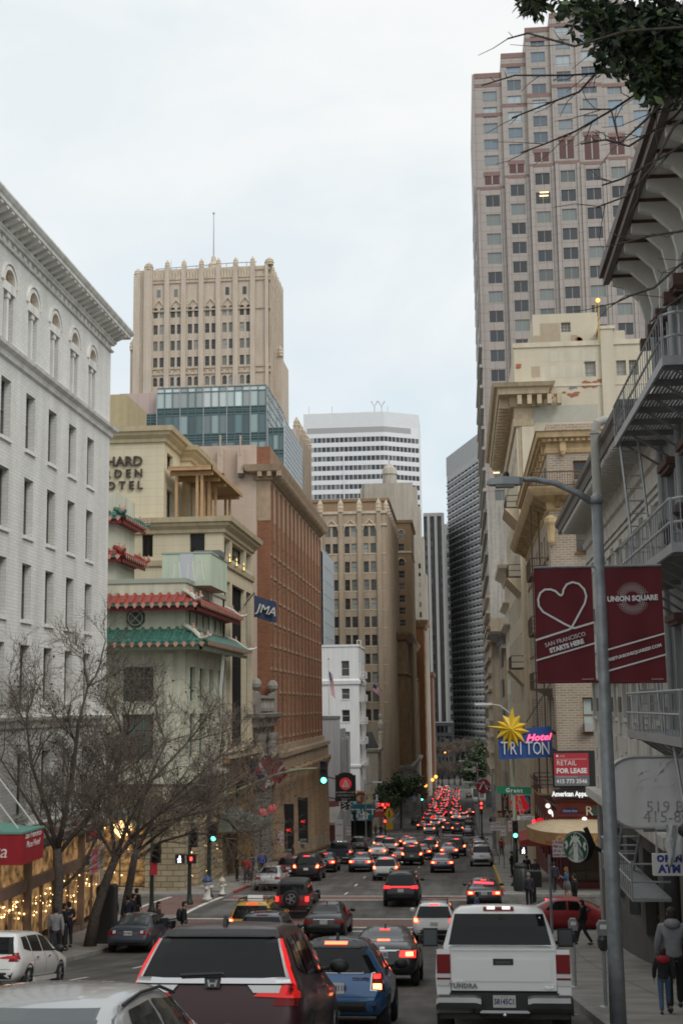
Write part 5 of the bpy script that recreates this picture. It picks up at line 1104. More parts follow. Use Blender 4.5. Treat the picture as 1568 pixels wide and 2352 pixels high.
def cornice_block(name,label,X,y0,y1,ztop,wm,tm,gl,out=1.2,floors=5,fh=3.6,win=1.4,nb=4,zg=None,cat='building',belt=()):
 zg=gz(y0)if zg is None else zg;t=thing(name,label,cat,(X,y0,zg));L=y1-y0
 rows=[(ztop-4.2-k*fh,ztop-2.0-k*fh)for k in range(floors-1,-1,-1)if ztop-4.2-k*fh>zg+1]
 facade(t,(X,y1),(0,-1),L,gz(y1)-1,ztop,even(.6,L-.6,nb,win),rows,wm,.3,'sash',tm,gl,name='street_wall',sill=tm)
 R=(X,X+18,y0,y1);mb=MB().ring(R,[(0,ztop-1.5),(.2,ztop-1.4),(.25,ztop-.9),(out*.8,ztop-.4),(out,ztop-.3),(out+.08,ztop+.1),(-.2,ztop+.2)],tm)
 for z in belt:mb.ring(R,[(0,z-.5),(.2,z-.4),(out*.6,z-.1),(out*.6,z+.1),(0,z+.2)],tm)
 mb.build('cornice',t)
 d=MB();n=int(L/.45)
 for k in range(n):y=y0+.2+k*.45;d.box(X-.38,X-.2,y,y+.22,ztop-1.1,ztop-.8,tm)
 for k in range(int(6/.45)):x=X+.1+k*.45;d.box(x,x+.22,y0-.38,y0-.2,ztop-1.1,ztop-.8,tm)
 d.build('dentil_band',t)
 return t,R,rows
cgl=glassmat('right_glass',(.025,.028,.03),(.34,.36,.34),.35)
cpaint=mat('cream_paint',(.6,.535,.41),.75,var=.08,scale=.6,streak=.12);cpaint2=mat('cream_paint_pale',(.57,.52,.42),.75,var=.06,scale=.6,streak=.1);ctrim=mat('ochre_trim',(.53,.43,.29),.7,var=.12,streak=.2)
def painted_hotel():
 Y=118.0;X=xat(1186,1000,Y);zg=gz(Y);t=thing('painted_hotel','tall cream painted block with peeling patches and overhanging cornice','building',(X,Y,zg));y1=Y+34
 V=lambda zy:zat(*ZE(700,zy),Y);XX=lambda zx,zy=600:at(*ZE(zx,zy),Y).x
 zt=V(412);wall=blocks('cream_brick',(.6,.54,.42),(.58,.52,.405),(.51,.455,.35),.45,.15,.008,bump=.25,streak=.1);tw=26
 dk=mat('dark_sash');cols=[(XX(868)-X,XX(948)-X),(XX(1095)-X,XX(1165)-X),(XX(1185)-X,XX(1250)-X)]
 facade(t,(X,Y),(1,0),tw,zg,zt,cols,[(V(640),V(532))],wall,.35,'grid',mat('frame_cream',(.4,.36,.28),.6),glassmat('painted_glass',(.05,.05,.05),(.3,.3,.28),.5),name='west_wall')
 facade(t,(X,y1),(0,-1),y1-Y,zg-2,zt,even(1,33,8,1.6),[(V(1500)-4*k-2.4,V(1500)-4*k)for k in range(7,-1,-1)]+[(V(1200),V(1100))],wall,.3,'sash',dk,cgl,name='street_wall')
 shell(t,X,X+tw,Y,y1,zg-2,zt,wall,'WL',name='rear_wall')
 p=MB();tn=mat('patch_tan',(.4,.33,.24),.8,var=.06);pale_=cpaint2;br=mat('bare_brick',(.34,.13,.07),.85,var=.3,scale=5);gy=mat('patch_grey',(.43,.42,.35),.8,var=.06)
 def patch(x0,y0,x1,y1_,m,d=.012):a,b=at(*ZE(x0,y1_),Y),at(*ZE(x1,y0),Y);p.poly([(a.x,Y-d,a.z),(b.x,Y-d,a.z),(b.x,Y-d,b.z),(a.x,Y-d,b.z)],m)
 patch(500,830,958,962,gy);patch(490,548,870,648,pale_,.01);patch(490,560,548,640,tn,.016);patch(490,640,600,700,cpaint,.014);patch(582,440,950,530,pale_,.01)
 rnd=random.Random(5)
 def splat(cx,cy,rx,ry,m,n=9,d=.02):
  for _ in range(n):
   c=at(*ZE(cx+rnd.uniform(-rx,rx),cy+rnd.uniform(-ry,ry)),Y);r=rnd.uniform(.12,.38)
   p.poly([(c.x+r*rnd.uniform(.6,1.3)*math.cos(q*PI/5),Y-d-rnd.random()*.004,c.z+.5*r*rnd.uniform(.6,1.3)*math.sin(q*PI/5))for q in range(10)],m)
 splat(905,690,40,18,br,22);splat(395,570,8,20,br,5);splat(790,716,22,6,mat('patch_slate',(.2,.2,.22),.8),5);splat(700,760,130,25,br,12);splat(975,665,8,10,br,3)
 p.build('paint_patches',t)
 ph0,ph1=at(*ZE(500,300),Y+2).x,at(*ZE(962,300),Y+2).x;zp=zat(*ZE(700,185),Y+2)
 facade(t,(ph0,Y+2),(1,0),ph1-ph0,zt-.2,zp,[(at(*ZE(700,280),Y+2).x-ph0,at(*ZE(768,280),Y+2).x-ph0)],[(zat(*ZE(700,317),Y+2),zat(*ZE(700,248),Y+2))],wall,.3,'grid',mat('frame_cream'),glassmat('painted_glass'),name='penthouse_wall');shell(t,ph0,ph1,Y+2,Y+12,zt-.2,zp,wall,'W',name='penthouse_wall')
 p2=MB();Yp=Y+1.98
 def patch2(x0,y0,x1,y1_,m):a,b=at(*ZE(x0,y1_),Yp),at(*ZE(x1,y0),Yp);p2.poly([(a.x,Yp,a.z),(b.x,Yp,a.z),(b.x,Yp,b.z),(a.x,Yp,b.z)],m)
 patch2(553,250,690,340,tn);patch2(495,335,695,415,tn);patch2(770,335,815,405,tn)
 for q in range(6):c=at(*ZE(825+rnd.uniform(-12,12),375+rnd.uniform(-18,18)),Yp);p2.poly([(c.x+.3*rnd.uniform(.5,1.2)*math.cos(k*PI/4),Yp-.01,c.z+.3*rnd.uniform(.5,1.2)*math.sin(k*PI/4))for k in range(8)],br)
 p2.build('paint_patches',t)
 m=MB();m.box(X-.1,X+tw,Y-.12,Y+.3,zt-.1,zt+.35,cpaint);a=at(*ZE(975,310),Y);b=at(*ZE(1065,310),Y);m.box(a.x,b.x,Y-.3,Y+2,V(960),V(300),wall).box(a.x-.2,b.x+.2,Y-.4,Y+2.1,V(312),V(290),cpaint).box(b.x,at(*ZE(1155,330),Y).x,Y-.02,Y+2,zt,V(320),wall).box(X,X+tw,Y-.06,Y,V(705),V(690),cpaint);m.build('parapet',t)
 zc=V(700);R=(X+.0,XX(480,800),Y,y1);c=MB();st=[(0,V(985)),(.2,V(980)),(.3,V(935)),(.15,V(930)),(.15,V(850)),(.5,V(845)),(.6,V(780)),(1.6,V(775)),(1.7,V(735)),(2.0,V(728)),(2.2,V(702)),(0,V(695))]
 c.ring(R,st,ctrim);c.build('cornice',t);d=MB()
 for k in range(22):y=Y+.4+k*1.5;d.box(X-1.5,X-.4,y-.25,y+.25,V(845),V(775),ctrim)
 for k in range(5):x=X+.3+k*.9;d.box(x-.2,x+.2,Y-1.5,Y-.4,V(845),V(778),ctrim)
 d.build('cornice_bracket_band',t)
 MB().box(XX(405),XX(490),Y-.25,Y,zg,V(985),cpaint).box(XX(385),XX(405),Y-.1,Y,zg,V(985),ctrim).build('corner_pilaster',t)
 ge=MB();gd=mat('pipe_gold',(.5,.33,.1),.5);ge.tube([at(*ZE(968,380),Y-.5),at(*ZE(968,120),Y-.5),at(*ZE(945,110),Y-.5),at(*ZE(945,170),Y-.5)],.07,gd,5).sphere(at(*ZE(962,90),Y-.5),.2,mat('amber_lamp'),8,5);ge.build('roof_pipe',t)
 ir=mat('iron_brown',(.1,.07,.05),.7)
 for z in(V(1540),V(2040),V(2700)):
  b=MB()
  b.box(X-1.1,X,Y+1,Y+7,z-.1,z,ir).prism([(X,Y+.6,z-1.6),(X-1.3,Y+.6,z-.2),(X,Y+.6,z-.2)],(0,7,0),ctrim)
  for zz in(.5,1.05):b.tube([(X,Y+1,z+zz),(X-1.1,Y+1,z+zz),(X-1.1,Y+7,z+zz)],.04,ir,4)
  for k in range(8):b.tube([(X-1.1,Y+1+k*.85,z),(X-1.1,Y+1+k*.85,z+1.05)],.025,ir,4)
  b.build('balcony',t)
painted_hotel()
def far_fronts():
 X5=xat(1168,1400,150);a=cornice_block('cream_corner_front','slim cream classical front with dentil cornices beyond the painted block',X5,150,163,zat(1150,1301,150),cpaint2,cpaint2,cgl,1.1,7,4.2,1.3,4,belt=(zat(1150,1385,150),zat(1140,1435,150)))
 q=MB().box(X5,X5+12,150,150.05,gz(150),zat(1150,1301,150),cpaint2)
 for zz in range(5):q.box(X5+.1,X5+.9,149.85,150,gz(150)+8+zz*5,gz(150)+11.5+zz*5,cpaint)
 q.build('west_wall',a[0])
 g=mat('grey_front',(.3,.29,.27),.8,var=.1,streak=.3);b=cornice_block('grey_corner_front','grey classical street front with jutting stone ledge',xat(1150,1500,166),164.5,174,zat(1140,1455,166),g,g,cgl,1.6,6,3.8,1.2,3)
far_fronts()
def brick_hotel():
 Y=82.6;X=atx(1275,1600,XR).x;X=XR;zg=gz(Y);y1=112;t=thing('corner_hotel','tan brick corner hotel with orange moulded cornices and balconies','building',(X,Y,zg))
 V=lambda zy:zat(*ZE(800,zy),Y);VF=lambda zy:zat(*ZF(850,zy),Y);XX=lambda zx,zy:at(*ZE(zx,zy),Y).x
 bk=blocks('tan_face_brick',(.37,.3,.235),(.29,.225,.17),(.46,.41,.34),.46,.155,.028,bump=.5,streak=.15);oc=mat('cornice_orange',(.5,.36,.2),.65,var=.15,scale=2,streak=.2);br=mat('ochre_shadow',(.34,.24,.12),.7,var=.2,streak=.2)
 zt=V(968);fm=mat('frame_ochre',(.2,.1,.03),.6);gl=glassmat('brick_hotel_glass',(.03,.03,.03),(.42,.48,.46),.6)
 w0,w1=XX(787,1320)-X,XX(888,1320)-X;zb=zat(*ZR(650,940),Y)
 rows=[(VF(1655),VF(1408)),(VF(1010),VF(790)),(VF(372),VF(180)),(V(1412),V(1232))]
 facade(t,(X,Y),(1,0),22,zb,zt,[(w0,w1),(w0+4.2,w1+4.2),(w0+8.4,w1+8.4),(w0+12.6,w1+12.6)],rows,bk,.28,'sash',fm,gl,sill=fm,name='west_wall')
 L=y1-Y;srows=[(r[0],r[1])for r in rows]
 facade(t,(X,y1),(0,-1),L,zb-3,zt,even(1,L-1,9,1.5),srows,bk,.28,'sash',fm,gl,sill=fm,name='street_wall')
 shell(t,X,X+22,Y,y1,zb-4,zt,bk,'WL',name='rear_wall');R=(X,X+22,Y,y1)
 c=MB().ring(R,[(0,V(1180)),(.1,V(1175)),(.15,V(1150)),(.05,V(1140)),(.05,V(1105)),(.3,V(1098)),(.34,V(1080)),(.6,V(1072)),(.66,V(1035)),(.75,V(1030)),(0,V(1022))],oc)
 c.build('upper_cornice',t);d=MB()
 for k in range(60):x=X+.05+k*.36;d.box(x,x+.2,Y-.45,Y-.25,V(1098),V(1078),oc)
 for k in range(80):y=Y+.05+k*.36;d.box(X-.45,X-.25,y,y+.2,V(1098),V(1078),oc)
 for k in range(8):x=X+1.0+k*2.45;d.box(x-.2,x+.2,Y-.3,Y,V(1165),V(1092),oc);d.lathe([(.01,-.35),(.14,-.2),(.2,0)],(x,Y-.2,V(1165)),oc,8)
 for k in range(12):y=Y+1+k*2.45;d.box(X-.3,X,y-.2,y+.2,V(1165),V(1092),oc)
 d.build('dentil_band',t)
 z=V(1440);MB().ring(R,[(0,V(1590)),(.1,V(1580)),(.15,V(1560)),(.2,V(1530)),(1.0,V(1490)),(1.15,V(1470)),(1.3,V(1445)),(1.35,V(1432)),(0,V(1430))],oc).build('balcony_cornice',t)
 b=MB()
 for k in range(10):
  for dx in(-.35,.35):x=X+.9+k*2.1+dx;b.prism([(x-.14,Y,V(1575)),(x-.14,Y-.3,V(1560)),(x-.14,Y-.95,V(1500)),(x-.14,Y,V(1495))],(.28,0,0),br)
 for k in range(14):
  for dy in(-.35,.35):y=Y+.9+k*2.1+dy;b.prism([(X,y-.14,V(1575)),(X-.3,y-.14,V(1560)),(X-.95,y-.14,V(1500)),(X,y-.14,V(1495))],(0,.28,0),br)
 b.build('balcony_bracket_band',t)
 ir=mat('iron_brown');rl=MB();zr=V(1432)
 for zz in(.1,.95):rl.tube([(X+12,Y-1.1,zr+zz),(X-1.1,Y-1.1,zr+zz),(X-1.1,Y+14,zr+zz)],.04,ir,4)
 for k in range(80):rl.tube([(X-1.1+k*.16,Y-1.1,zr),(X-1.1+k*.16,Y-1.1,zr+.95)],.018,ir,3,False)
 for k in range(80):rl.tube([(X-1.1,Y-1.1+k*.19,zr),(X-1.1,Y-1.1+k*.19,zr+.95)],.018,ir,3,False)
 rl.build('balcony_rail',t)
 cz=MB();p=at(*ZF(628,200),Y-.25);cz.lathe([(.14,-1.1),(.24,-.9),(.27,-.2),(.32,.1),(.42,.35),(.42,.6),(.2,.8)],p,oc,10);cz.build('carved_console',t)
 ac=MB();ag=mat('aircon_grey',(.36,.36,.35),.6,var=.1)
 for zy,zz in((1590,1650),(300,360)):a=at(*ZF(865,zz),Y);bb=at(*ZF(935,zy),Y);ac.box(a.x,bb.x,Y-.55,Y+.2,a.z,bb.z,ag)
 a=at(*ZE(795,1412),Y);ac.box(a.x,a.x+.75,Y-.4,Y+.2,a.z,a.z+.35,ag);ac.build('air_conditioner',t)
 fe=MB();y0=Y+3
 for zz in(zat(*ZF(470,540),Y+4),zat(*ZF(470,950),Y+4),zat(*ZF(540,1345),Y+4),zat(*ZF(500,1760),Y+4),zat(*ZR(510,890),Y+4)):
  fe.box(X-1.15,X,y0,y0+5,zz-.1,zz,oc if zz<-1 else ir).prism([(X,y0,zz-.7),(X-1.15,y0,zz-.1),(X,y0,zz-.1)],(0,.15,0),ir)
  for q in(.55,1.05):fe.tube([(X,y0,zz+q),(X-1.15,y0,zz+q),(X-1.15,y0+5,zz+q),(X,y0+5,zz+q)],.03,ir,4)
  for k in range(9):fe.tube([(X-1.15,y0+k*.62,zz),(X-1.15,y0+k*.62,zz+1.05)],.022,ir,4)
 fe.tube([(X-1.0,y0+.2,V(1440)),(X-1.0,y0+.2,zat(*ZR(470,890),Y+4))],.05,ir,5).tube([(X-.5,y0+.2,V(1440)),(X-.5,y0+.2,zat(*ZR(470,890),Y+4))],.05,ir,5);fe.build('fire_escape',t)
 rd=mat('shopfront_red',(.27,.06,.035),.6,var=.12,scale=2,streak=.15);rd2=mat('shopfront_red_dark',(.12,.02,.018),.5);blk=mat('sign_black');wt=mat('sign_white')
 zs1=zat(*ZR(650,1115),Y);dkr=mat('cafe_dark',(.035,.02,.018),.4)
 facade(t,(X-.06,Y-.05),(1,0),22,zs1,zb,[],[],rd,name='shopfront_band');shell(t,X-.06,X+20,Y-.04,y1,zs1,zb,rd,'W',name='shopfront_band')
 facade(t,(X-.05,Y+.3),(1,0),20,gz(Y)-1,zs1+.05,[(.5,2.6),(3.2,5.8),(6.4,9)],[(gz(Y)+.5,zs1-.9)],rd2,.4,'two',dkr,glassmat('cafe_glass',(.02,.014,.01),(.12,.07,.03),.3),name='cafe_wall')
 facade(t,(X-.05,y1),(0,-1),y1-Y,gz(y1)-1,zs1+.05,even(.5,y1-Y-.5,9,2.3),[(gz(Y)+.2,zs1-.9)],rd2,.4,'two',dkr,glassmat('cafe_glass'),name='cafe_wall')
 m=MB();m.ring((X-.06,X+20,Y-.05,y1),[(0,zat(*ZR(650,965),Y)),(.25,zat(*ZR(650,960),Y)),(.3,zat(*ZR(650,940),Y)),(0,zat(*ZR(650,935),Y))],rd2).ring((X-.06,X+20,Y-.05,y1),[(0,zs1+.3),(.15,zs1+.35),(.15,zs1+.55),(0,zs1+.6)],rd2);m.build('shopfront_moulding',t)
 lm=MB();lt=mat('lamp_white',(.9,.9,.85),.4,emit=(1,.95,.85),es=1.2)
 for zx,zy in((824,1094),(548,990),(568,1035),(596,1060)):lm.sphere(at(*ZR(zx,zy),Y-.3 if zx>600 else Y+6),.16,lt,8,5)
 lm.build('globe_lamps',t)
 bl=thing('street_name_panel','small blue street name panel on the red shopfront','sign',at(*ZR(715,1028),Y-.12));a,b_=at(*ZR(658,1042),Y),at(*ZR(772,1012),Y);MB().box(a.x,b_.x,Y-.14,Y-.06,a.z,b_.z,mat('panel_blue',(.02,.06,.25),.5)).build('panel',bl);text('Grant Ave',.2,wt,frm(((a.x+b_.x)/2,Y-.145,(a.z+b_.z)/2),(1,0,0)),parent=bl)
 a,b_=at(*ZR(845,1062),Y),at(*ZR(960,992),Y);ov=thing('oval_sign','dark green oval sign with a pale letter beside the red shopfront','sign',(a.x,Y-.4,a.z));cx,cz=b_.x-.3,(a.z+b_.z)/2;MB().prism([(cx+(cx-a.x)*math.cos(q*PI/12),Y-.4,cz+(b_.z-a.z)/2*math.sin(q*PI/12))for q in range(24)],(0,.12,0),mat('oval_green',(.03,.05,.04),.5)).build('panel',ov);text('R',.8,mat('letter_cream',(.6,.55,.4),.6),frm((cx-.55,Y-.41,cz),(1,0,0)),parent=ov);MB().tube([(cx,Y-.3,cz),(cx,Y+.1,cz)],.05,blk).build('bracket',ov)
 return t
brick_hotel()
def corner_signs():
 Y=81.9;blk=mat('sign_black');wt=mat('sign_white');ga=lambda zx,zy,y=Y:at(*ZR(zx,zy),y)
 t=thing('lease_sign','red and grey retail for lease board with phone number','sign',ga(725,840));a,b=ga(600,840),ga(852,592);zm=ga(725,762).z
 MB().box(a.x,b.x,Y-.1,Y,zm,b.z,mat('lease_red',(.42,.03,.045),.6)).box(a.x,b.x,Y-.1,Y,a.z,zm,mat('lease_grey',(.14,.15,.16),.6)).box(a.x-.1,b.x+1.6,Y,Y+.25,a.z-.1,b.z+.15,blk).build('board',t)
 f=lambda zx,zy:frm((ga(zx,zy).x,Y-.105,ga(zx,zy).z),(1,0,0));h=(b.z-a.z)
 text('RETAIL',h*.215,wt,f(612,668),parent=t,align='LEFT',xs=.93);text('FOR LEASE',h*.205,wt,f(612,727),parent=t,align='LEFT',bold=.018,xs=.96);text('415 773 3546',h*.175,wt,f(612,806),parent=t,align='LEFT',bold=.01,xs=.98);text('KATHLEEN DOYLE   JUSTIN CHOICE',h*.04,wt,f(612,772),parent=t,align='LEFT');text('JOHNSON\nHOFFMAN',h*.03,wt,f(640,614),parent=t,align='LEFT')
 MB().poly([ga(608,620,Y-.105),ga(632,620,Y-.105),ga(616,600,Y-.105)],wt).box(ga(608,640).x,ga(840,640).x,Y-.106,Y-.1,ga(608,639).z,ga(608,637).z,wt).build('emblem',t)
 t=thing('clothing_shop_sign','black shop fascia sign with bold white words under the lease board','sign',ga(750,930));a,b=ga(604,932),ga(905,866);MB().box(a.x,b.x,Y-.3,Y+.3,a.z,b.z,blk).build('board',t);text('American Apparel',(b.z-a.z)*.78,mat('sign_lit_white',(.9,.9,.9),.5,emit=(1,1,1),es=.35),frm((ga(730,900).x,Y-.305,ga(730,899).z),(1,0,0)),parent=t,bold=.02,xs=.84)
 Y=83.5;t=thing('hotel_sign','blue projecting hotel sign with yellow starburst and white letters','sign',(XR,Y,ga(380,640,Y).z));a,b=ga(178,640,Y),ga(580,388,Y);bl=mat('triton_blue',(.018,.07,.27),.55,var=.08);W=b.x-a.x
 MB().prism([(a.x,Y,ga(172,425,Y).z),(a.x+.05,Y,a.z),(b.x,Y,a.z+.12),(b.x-.05,Y,b.z)],(0,.45,0),bl).build('board',t)
 ye=mat('star_yellow',(.65,.43,.02),.5,var=.1);c=ga(268,410,Y-.1);tips=[(285,242),(340,305),(388,368),(413,430),(375,512),(325,545),(245,585),(205,515),(158,482),(78,388),(165,350),(205,305)];s=MB();n=len(tips)
 P=[];
 for i,(zx,zy)in enumerate(tips):
  P.append(ga(zx,zy,Y-.1));q=ga(*[(tips[i][k]+tips[(i+1)%n][k])/2 for k in(0,1)],Y-.1);P.append(c+(q-c)*(.5 if(q-c).length>1.2 else .62))
 cc=c+Vector((0,-.35,0));m_=len(P)
 for i in range(m_):s.poly([P[i],P[(i+1)%m_],cc],ye);s.poly([P[i],P[(i+1)%m_],c+Vector((0,.3,0))],ye)
 s.build('starburst',t)
 lw=mat('triton_letter',(.6,.62,.62),.5)
 for ch,zx in zip('TRITON',(221,286,343,405,467,531)):text(ch,(ga(0,512,Y).z-ga(0,612,Y).z)*1.42,lw,frm((ga(zx,560,Y).x,Y-.05,ga(zx,559,Y).z),(1,0,0)),parent=t,ext=.05,xs=.62 if ch in 'RON' else .66)
 nr=mat('neon_pink',(1,.1,.2),.5,emit=(1,.06,.14),es=3.0)
 text('Hotel',(ga(0,440,Y).z-ga(0,500,Y).z)*1.15,nr,frm((ga(474,475,Y).x,Y-.08,ga(474,474,Y).z),(1,0,.05)),parent=t,shear=.35,bold=.012,xs=1.15)
 MB().tube([(b.x-.1,Y+.2,b.z-.4),(XR,Y+.2,b.z-.4)],.08,blk).tube([(b.x-.1,Y+.2,a.z+.5),(XR,Y+.2,a.z+.5)],.08,blk).tube([(a.x+1.5,Y+.2,b.z-.2),(XR,Y+.2,b.z+3)],.03,blk).build('bracket',t)
 Y=79.6;aw=mat('awning_beige',(.47,.38,.25),.8,var=.08,scale=3,streak=.1);av=mat('awning_valance',(.3,.17,.07),.8,var=.15)
 t=thing('cafe_awning','domed beige cafe awning with ochre valance on the corner','awning',(XR,82.5,gz(82.5)+.14));zt=ga(680,1125,Y).z;zb=ga(430,1195,Y).z;x0=ga(418,1200,Y).x;mb=MB();vb=MB();pr=[(0,0),(.25,.3),(.5,.62),(.75,.88),(1,1)]
 nn=16;ring=[(x0+(XR+.2-x0)*(1-math.cos(k/nn*PI/2)),84.5-5.2*math.sin(k/nn*PI/2))for k in range(nn+1)]+[(XR+6,79.3),(XR+12,79.3)]
 top=[(max(XR-.05,r[0]),82.5)for r in ring]
 for k in range(len(ring)-1):
  a0,a1=ring[k],ring[k+1];b0,b1=top[k],top[k+1]
  for(f0,h0),(f1,h1)in zip(pr,pr[1:]):
   g=lambda a,b,f,h:(a[0]+(b[0]-a[0])*f,a[1]+(b[1]-a[1])*f,zb+(zt-zb)*math.sin(f*PI/2))
   mb.poly([g(a0,b0,f0,h0),g(a1,b1,f0,h0),g(a1,b1,f1,h1),g(a0,b0,f1,h1)],aw)
  vb.poly([(a0[0],a0[1],zb-.75),(a1[0],a1[1],zb-.75),(a1[0],a1[1],zb),(a0[0],a0[1],zb)],av)
 mb.build('cover',t,True);vb.build('valance',t);text('Cafe de la Presse',.5,mat('valance_letter',(.55,.32,.12),.7),frm((XR+1.2,79.27,zb-.36),(1,0,0)),parent=t)
 Y=92;t=thing('red_awning','small dark red awning further along past the beige one','awning',(XR,Y,gz(Y)+.14));a=at(*ZR(338,1255),88);zz=at(*ZR(400,1205),88).z;MB().prism([(XR,88,zz),(a.x,88,a.z),(a.x,88,a.z-.35),(XR,88,a.z-.35)],(0,6,0),mat('awning_red',(.3,.05,.04),.8,var=.1)).build('cover',t)
 Y=96;c=at(*ZR(492,1120),Y);t=thing('round_red_sign','round glowing red sign with a white script word','sign',c);MB().prism([(c.x+.34*math.cos(q*PI/12),Y,c.z+.34*math.sin(q*PI/12))for q in range(24)],(0,.2,0),mat('sign_red_lit',(.6,.02,.03),.5,emit=(.8,.01,.02),es=.7)).tube([(c.x,Y+.1,c.z),(XR+.2,Y+.1,c.z)],.05,blk).build('disc',t);text('Aroma',.24,wt,frm((c.x,Y-.02,c.z),(1,0,0)),parent=t,shear=.3)
 c=at(*ZR(447,1145),95);t=thing('neon_sign','tall red neon flame shape beside the round sign','neon sign',c);MB().prism([(c.x+x,95,c.z+z)for x,z in((-.12,.55),(.05,.48),(.16,-.1),(.19,-.52),(-.17,-.57),(-.19,-.14))],(0,.15,0),mat('neon_flame',(1,.05,.05),.5,emit=(1,.03,.04),es=2.5)).tube([(c.x,95.1,c.z),(XR+.2,95.1,c.z)],.05,blk).build('tube',t)
corner_signs()
# the two near buildings on the right
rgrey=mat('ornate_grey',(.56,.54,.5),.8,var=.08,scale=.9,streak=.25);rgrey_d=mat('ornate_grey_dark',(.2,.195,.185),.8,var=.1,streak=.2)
blue_g=mat('blue_grey_paint',(.35,.36,.375),.7,var=.12,scale=.9,streak=.3);soff=mat('soffit_grey',(.55,.54,.5),.8,var=.06);brn=mat('hood_brown',(.1,.05,.04),.65,var=.2);galv=mat('galvanised',(.36,.37,.385),.5,.35,var=.12,scale=5)
def ornate_block():
 y0,y1=37.0,59.6;X=XR;zt=zat(1305,1205,y1);t=thing('ornate_block','pale grey ornate block with deep eaves and raised panels behind the lamp post','building',(X,y1,gz(y1)))
 L=y1-y0;zs=zat(1400,1860,50);gl=glassmat('right_glass')
 fl=[(zt-4.9-3.75*k,zt-2.7-3.75*k)for k in(2,1,0)]
 fl=[r for r in fl if r[0]>zs+.6]
 cols=even(.8,L-.8,8,1.15)
 facade(t,(X,y1),(0,-1),L,zs,zt,cols,fl,rgrey,.3,'sash',mat('frame_white'),gl,sill=rgrey,name='street_wall')
 facade(t,(X+.1,y1),(0,-1),L,gz(y1)-1,zs,even(.4,L-.4,5,3.2),[(gz(y0)-.2,zs-.9)],mat('base_dark_grey',(.1,.1,.1),.7,var=.1,streak=.2),.4,'two',fr_dark,glassmat('cafe_glass'),name='base_wall')
 shell(t,X,X+20,y0,y1,gz(y1)-2,zt,rgrey,'L',name='side_wall');R=(X,X+20,y0,y1)
 c=MB().ring(R,[(0,zt-1.25),(.12,zt-1.2),(.16,zt-.95),(.05,zt-.9),(.05,zt-.5)],rgrey);c.ring(R,[(.05,zt-.5),(.25,zt-.45),(.28,zt-.3)],rgrey)
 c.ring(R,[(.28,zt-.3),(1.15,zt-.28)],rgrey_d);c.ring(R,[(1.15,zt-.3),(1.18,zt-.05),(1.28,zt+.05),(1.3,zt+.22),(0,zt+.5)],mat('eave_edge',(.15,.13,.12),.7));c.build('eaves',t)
 d=MB()
 for k in range(int(L/.42)):y=y0+.2+k*.42;d.box(X-1.1,X-.28,y-.1,y+.1,zt-.5,zt-.3,soff)
 for k in range(12):x=X+.2+k*.42;d.box(x-.1,x+.1,y1+.28,y1+1.1,zt-.5,zt-.3,soff)
 d.build('eave_bracket_band',t)
 m=MB()
 for z in(zt-1.9,zt-2.15,zt-2.4):m.box(X-.09,X,y0,y1,z,z+.12,rgrey)
 for(a,b)in cols:
  for ra,rb in fl:
   ya,yb=y1-b,y1-a
   m.box(X-.12,X,ya-.2,ya-.02,ra-.2,rb+.25,rgrey).box(X-.12,X,yb+.02,yb+.2,ra-.2,rb+.25,rgrey).box(X-.17,X,ya-.28,yb+.28,rb+.05,rb+.3,rgrey)
   for q in(ya-.55,yb+.55):m.box(X-.08,X,q-.12,q+.12,ra+.4,rb,rgrey).box(X-.16,X,q-.07,q+.07,ra+.2,ra+.75,rgrey_d)
 nq=int((zs+4.2-zs)/.62)
 for k in range(7):
  for j in range(int(L/1.5)):
   if(j+k)%2==0:y=y0+.2+j*1.5;m.box(X-.05,X,y,y+.8,zs+.3+k*.62,zs+.3+k*.62+.5,rgrey)
 m.box(X-.35,X,y0,y1,zs+4.9,zs+5.2,rgrey).box(X-.45,X,y0,y1,zs-.1,zs+.25,rgrey);m.build('raised_panels',t)
 b=MB();z=zs+5.2
 for k in range(int(L/.4)):b.lathe([(.05,0),(.09,.2),(.045,.55),(.07,.75)],(X-.22,y0+.2+k*.4,z),rgrey,6)
 b.box(X-.33,X-.1,y0,y1,z+.75,z+.88,rgrey);b.build('balustrade',t)
 g=MB();zg_=at(1450,2012,44).z;ir=galv
 g.box(X-1.1,X,39,47,zg_-.1,zg_,ir)
 for zz in(.45,.95):g.tube([(X,39,zg_+zz),(X-1.1,39,zg_+zz),(X-1.1,47,zg_+zz),(X,47,zg_+zz)],.03,ir,5)
 for k in range(17):g.tube([(X-1.1,39+k*.5,zg_),(X-1.1,39+k*.5,zg_+.95)],.02,ir,4)
 for dx in(-.25,-.85):g.tube([(X+dx,41,zg_+2.9),(X+dx,45.5,zg_)],.05,ir,5)
 for k in range(9):g.box(X-.85,X-.25,41+k*.5-.1,41+k*.5+.1,zg_+2.9-k*.322-.02,zg_+2.9-k*.322+.01,ir)
 g.build('iron_gallery',t)
 yy=40.5;p0=at(1364,972,yy);p1=at(1364,1990,yy);x=p0.x
 MB().tube([(x+.9,yy+.3,p0.z+.12),(x+.35,yy+.1,p0.z+.12),(x+.1,yy,p0.z),(x,yy,p0.z-.3),(x,yy,zs)],.14,mat('pipe_pale',(.46,.45,.42),.6,var=.08,streak=.2),12).tube([(x,yy,p0.z-.35),(x,yy,p0.z-.25)],.17,mat('pipe_pale'),12).build('drain_pipe',t)
ornate_block()
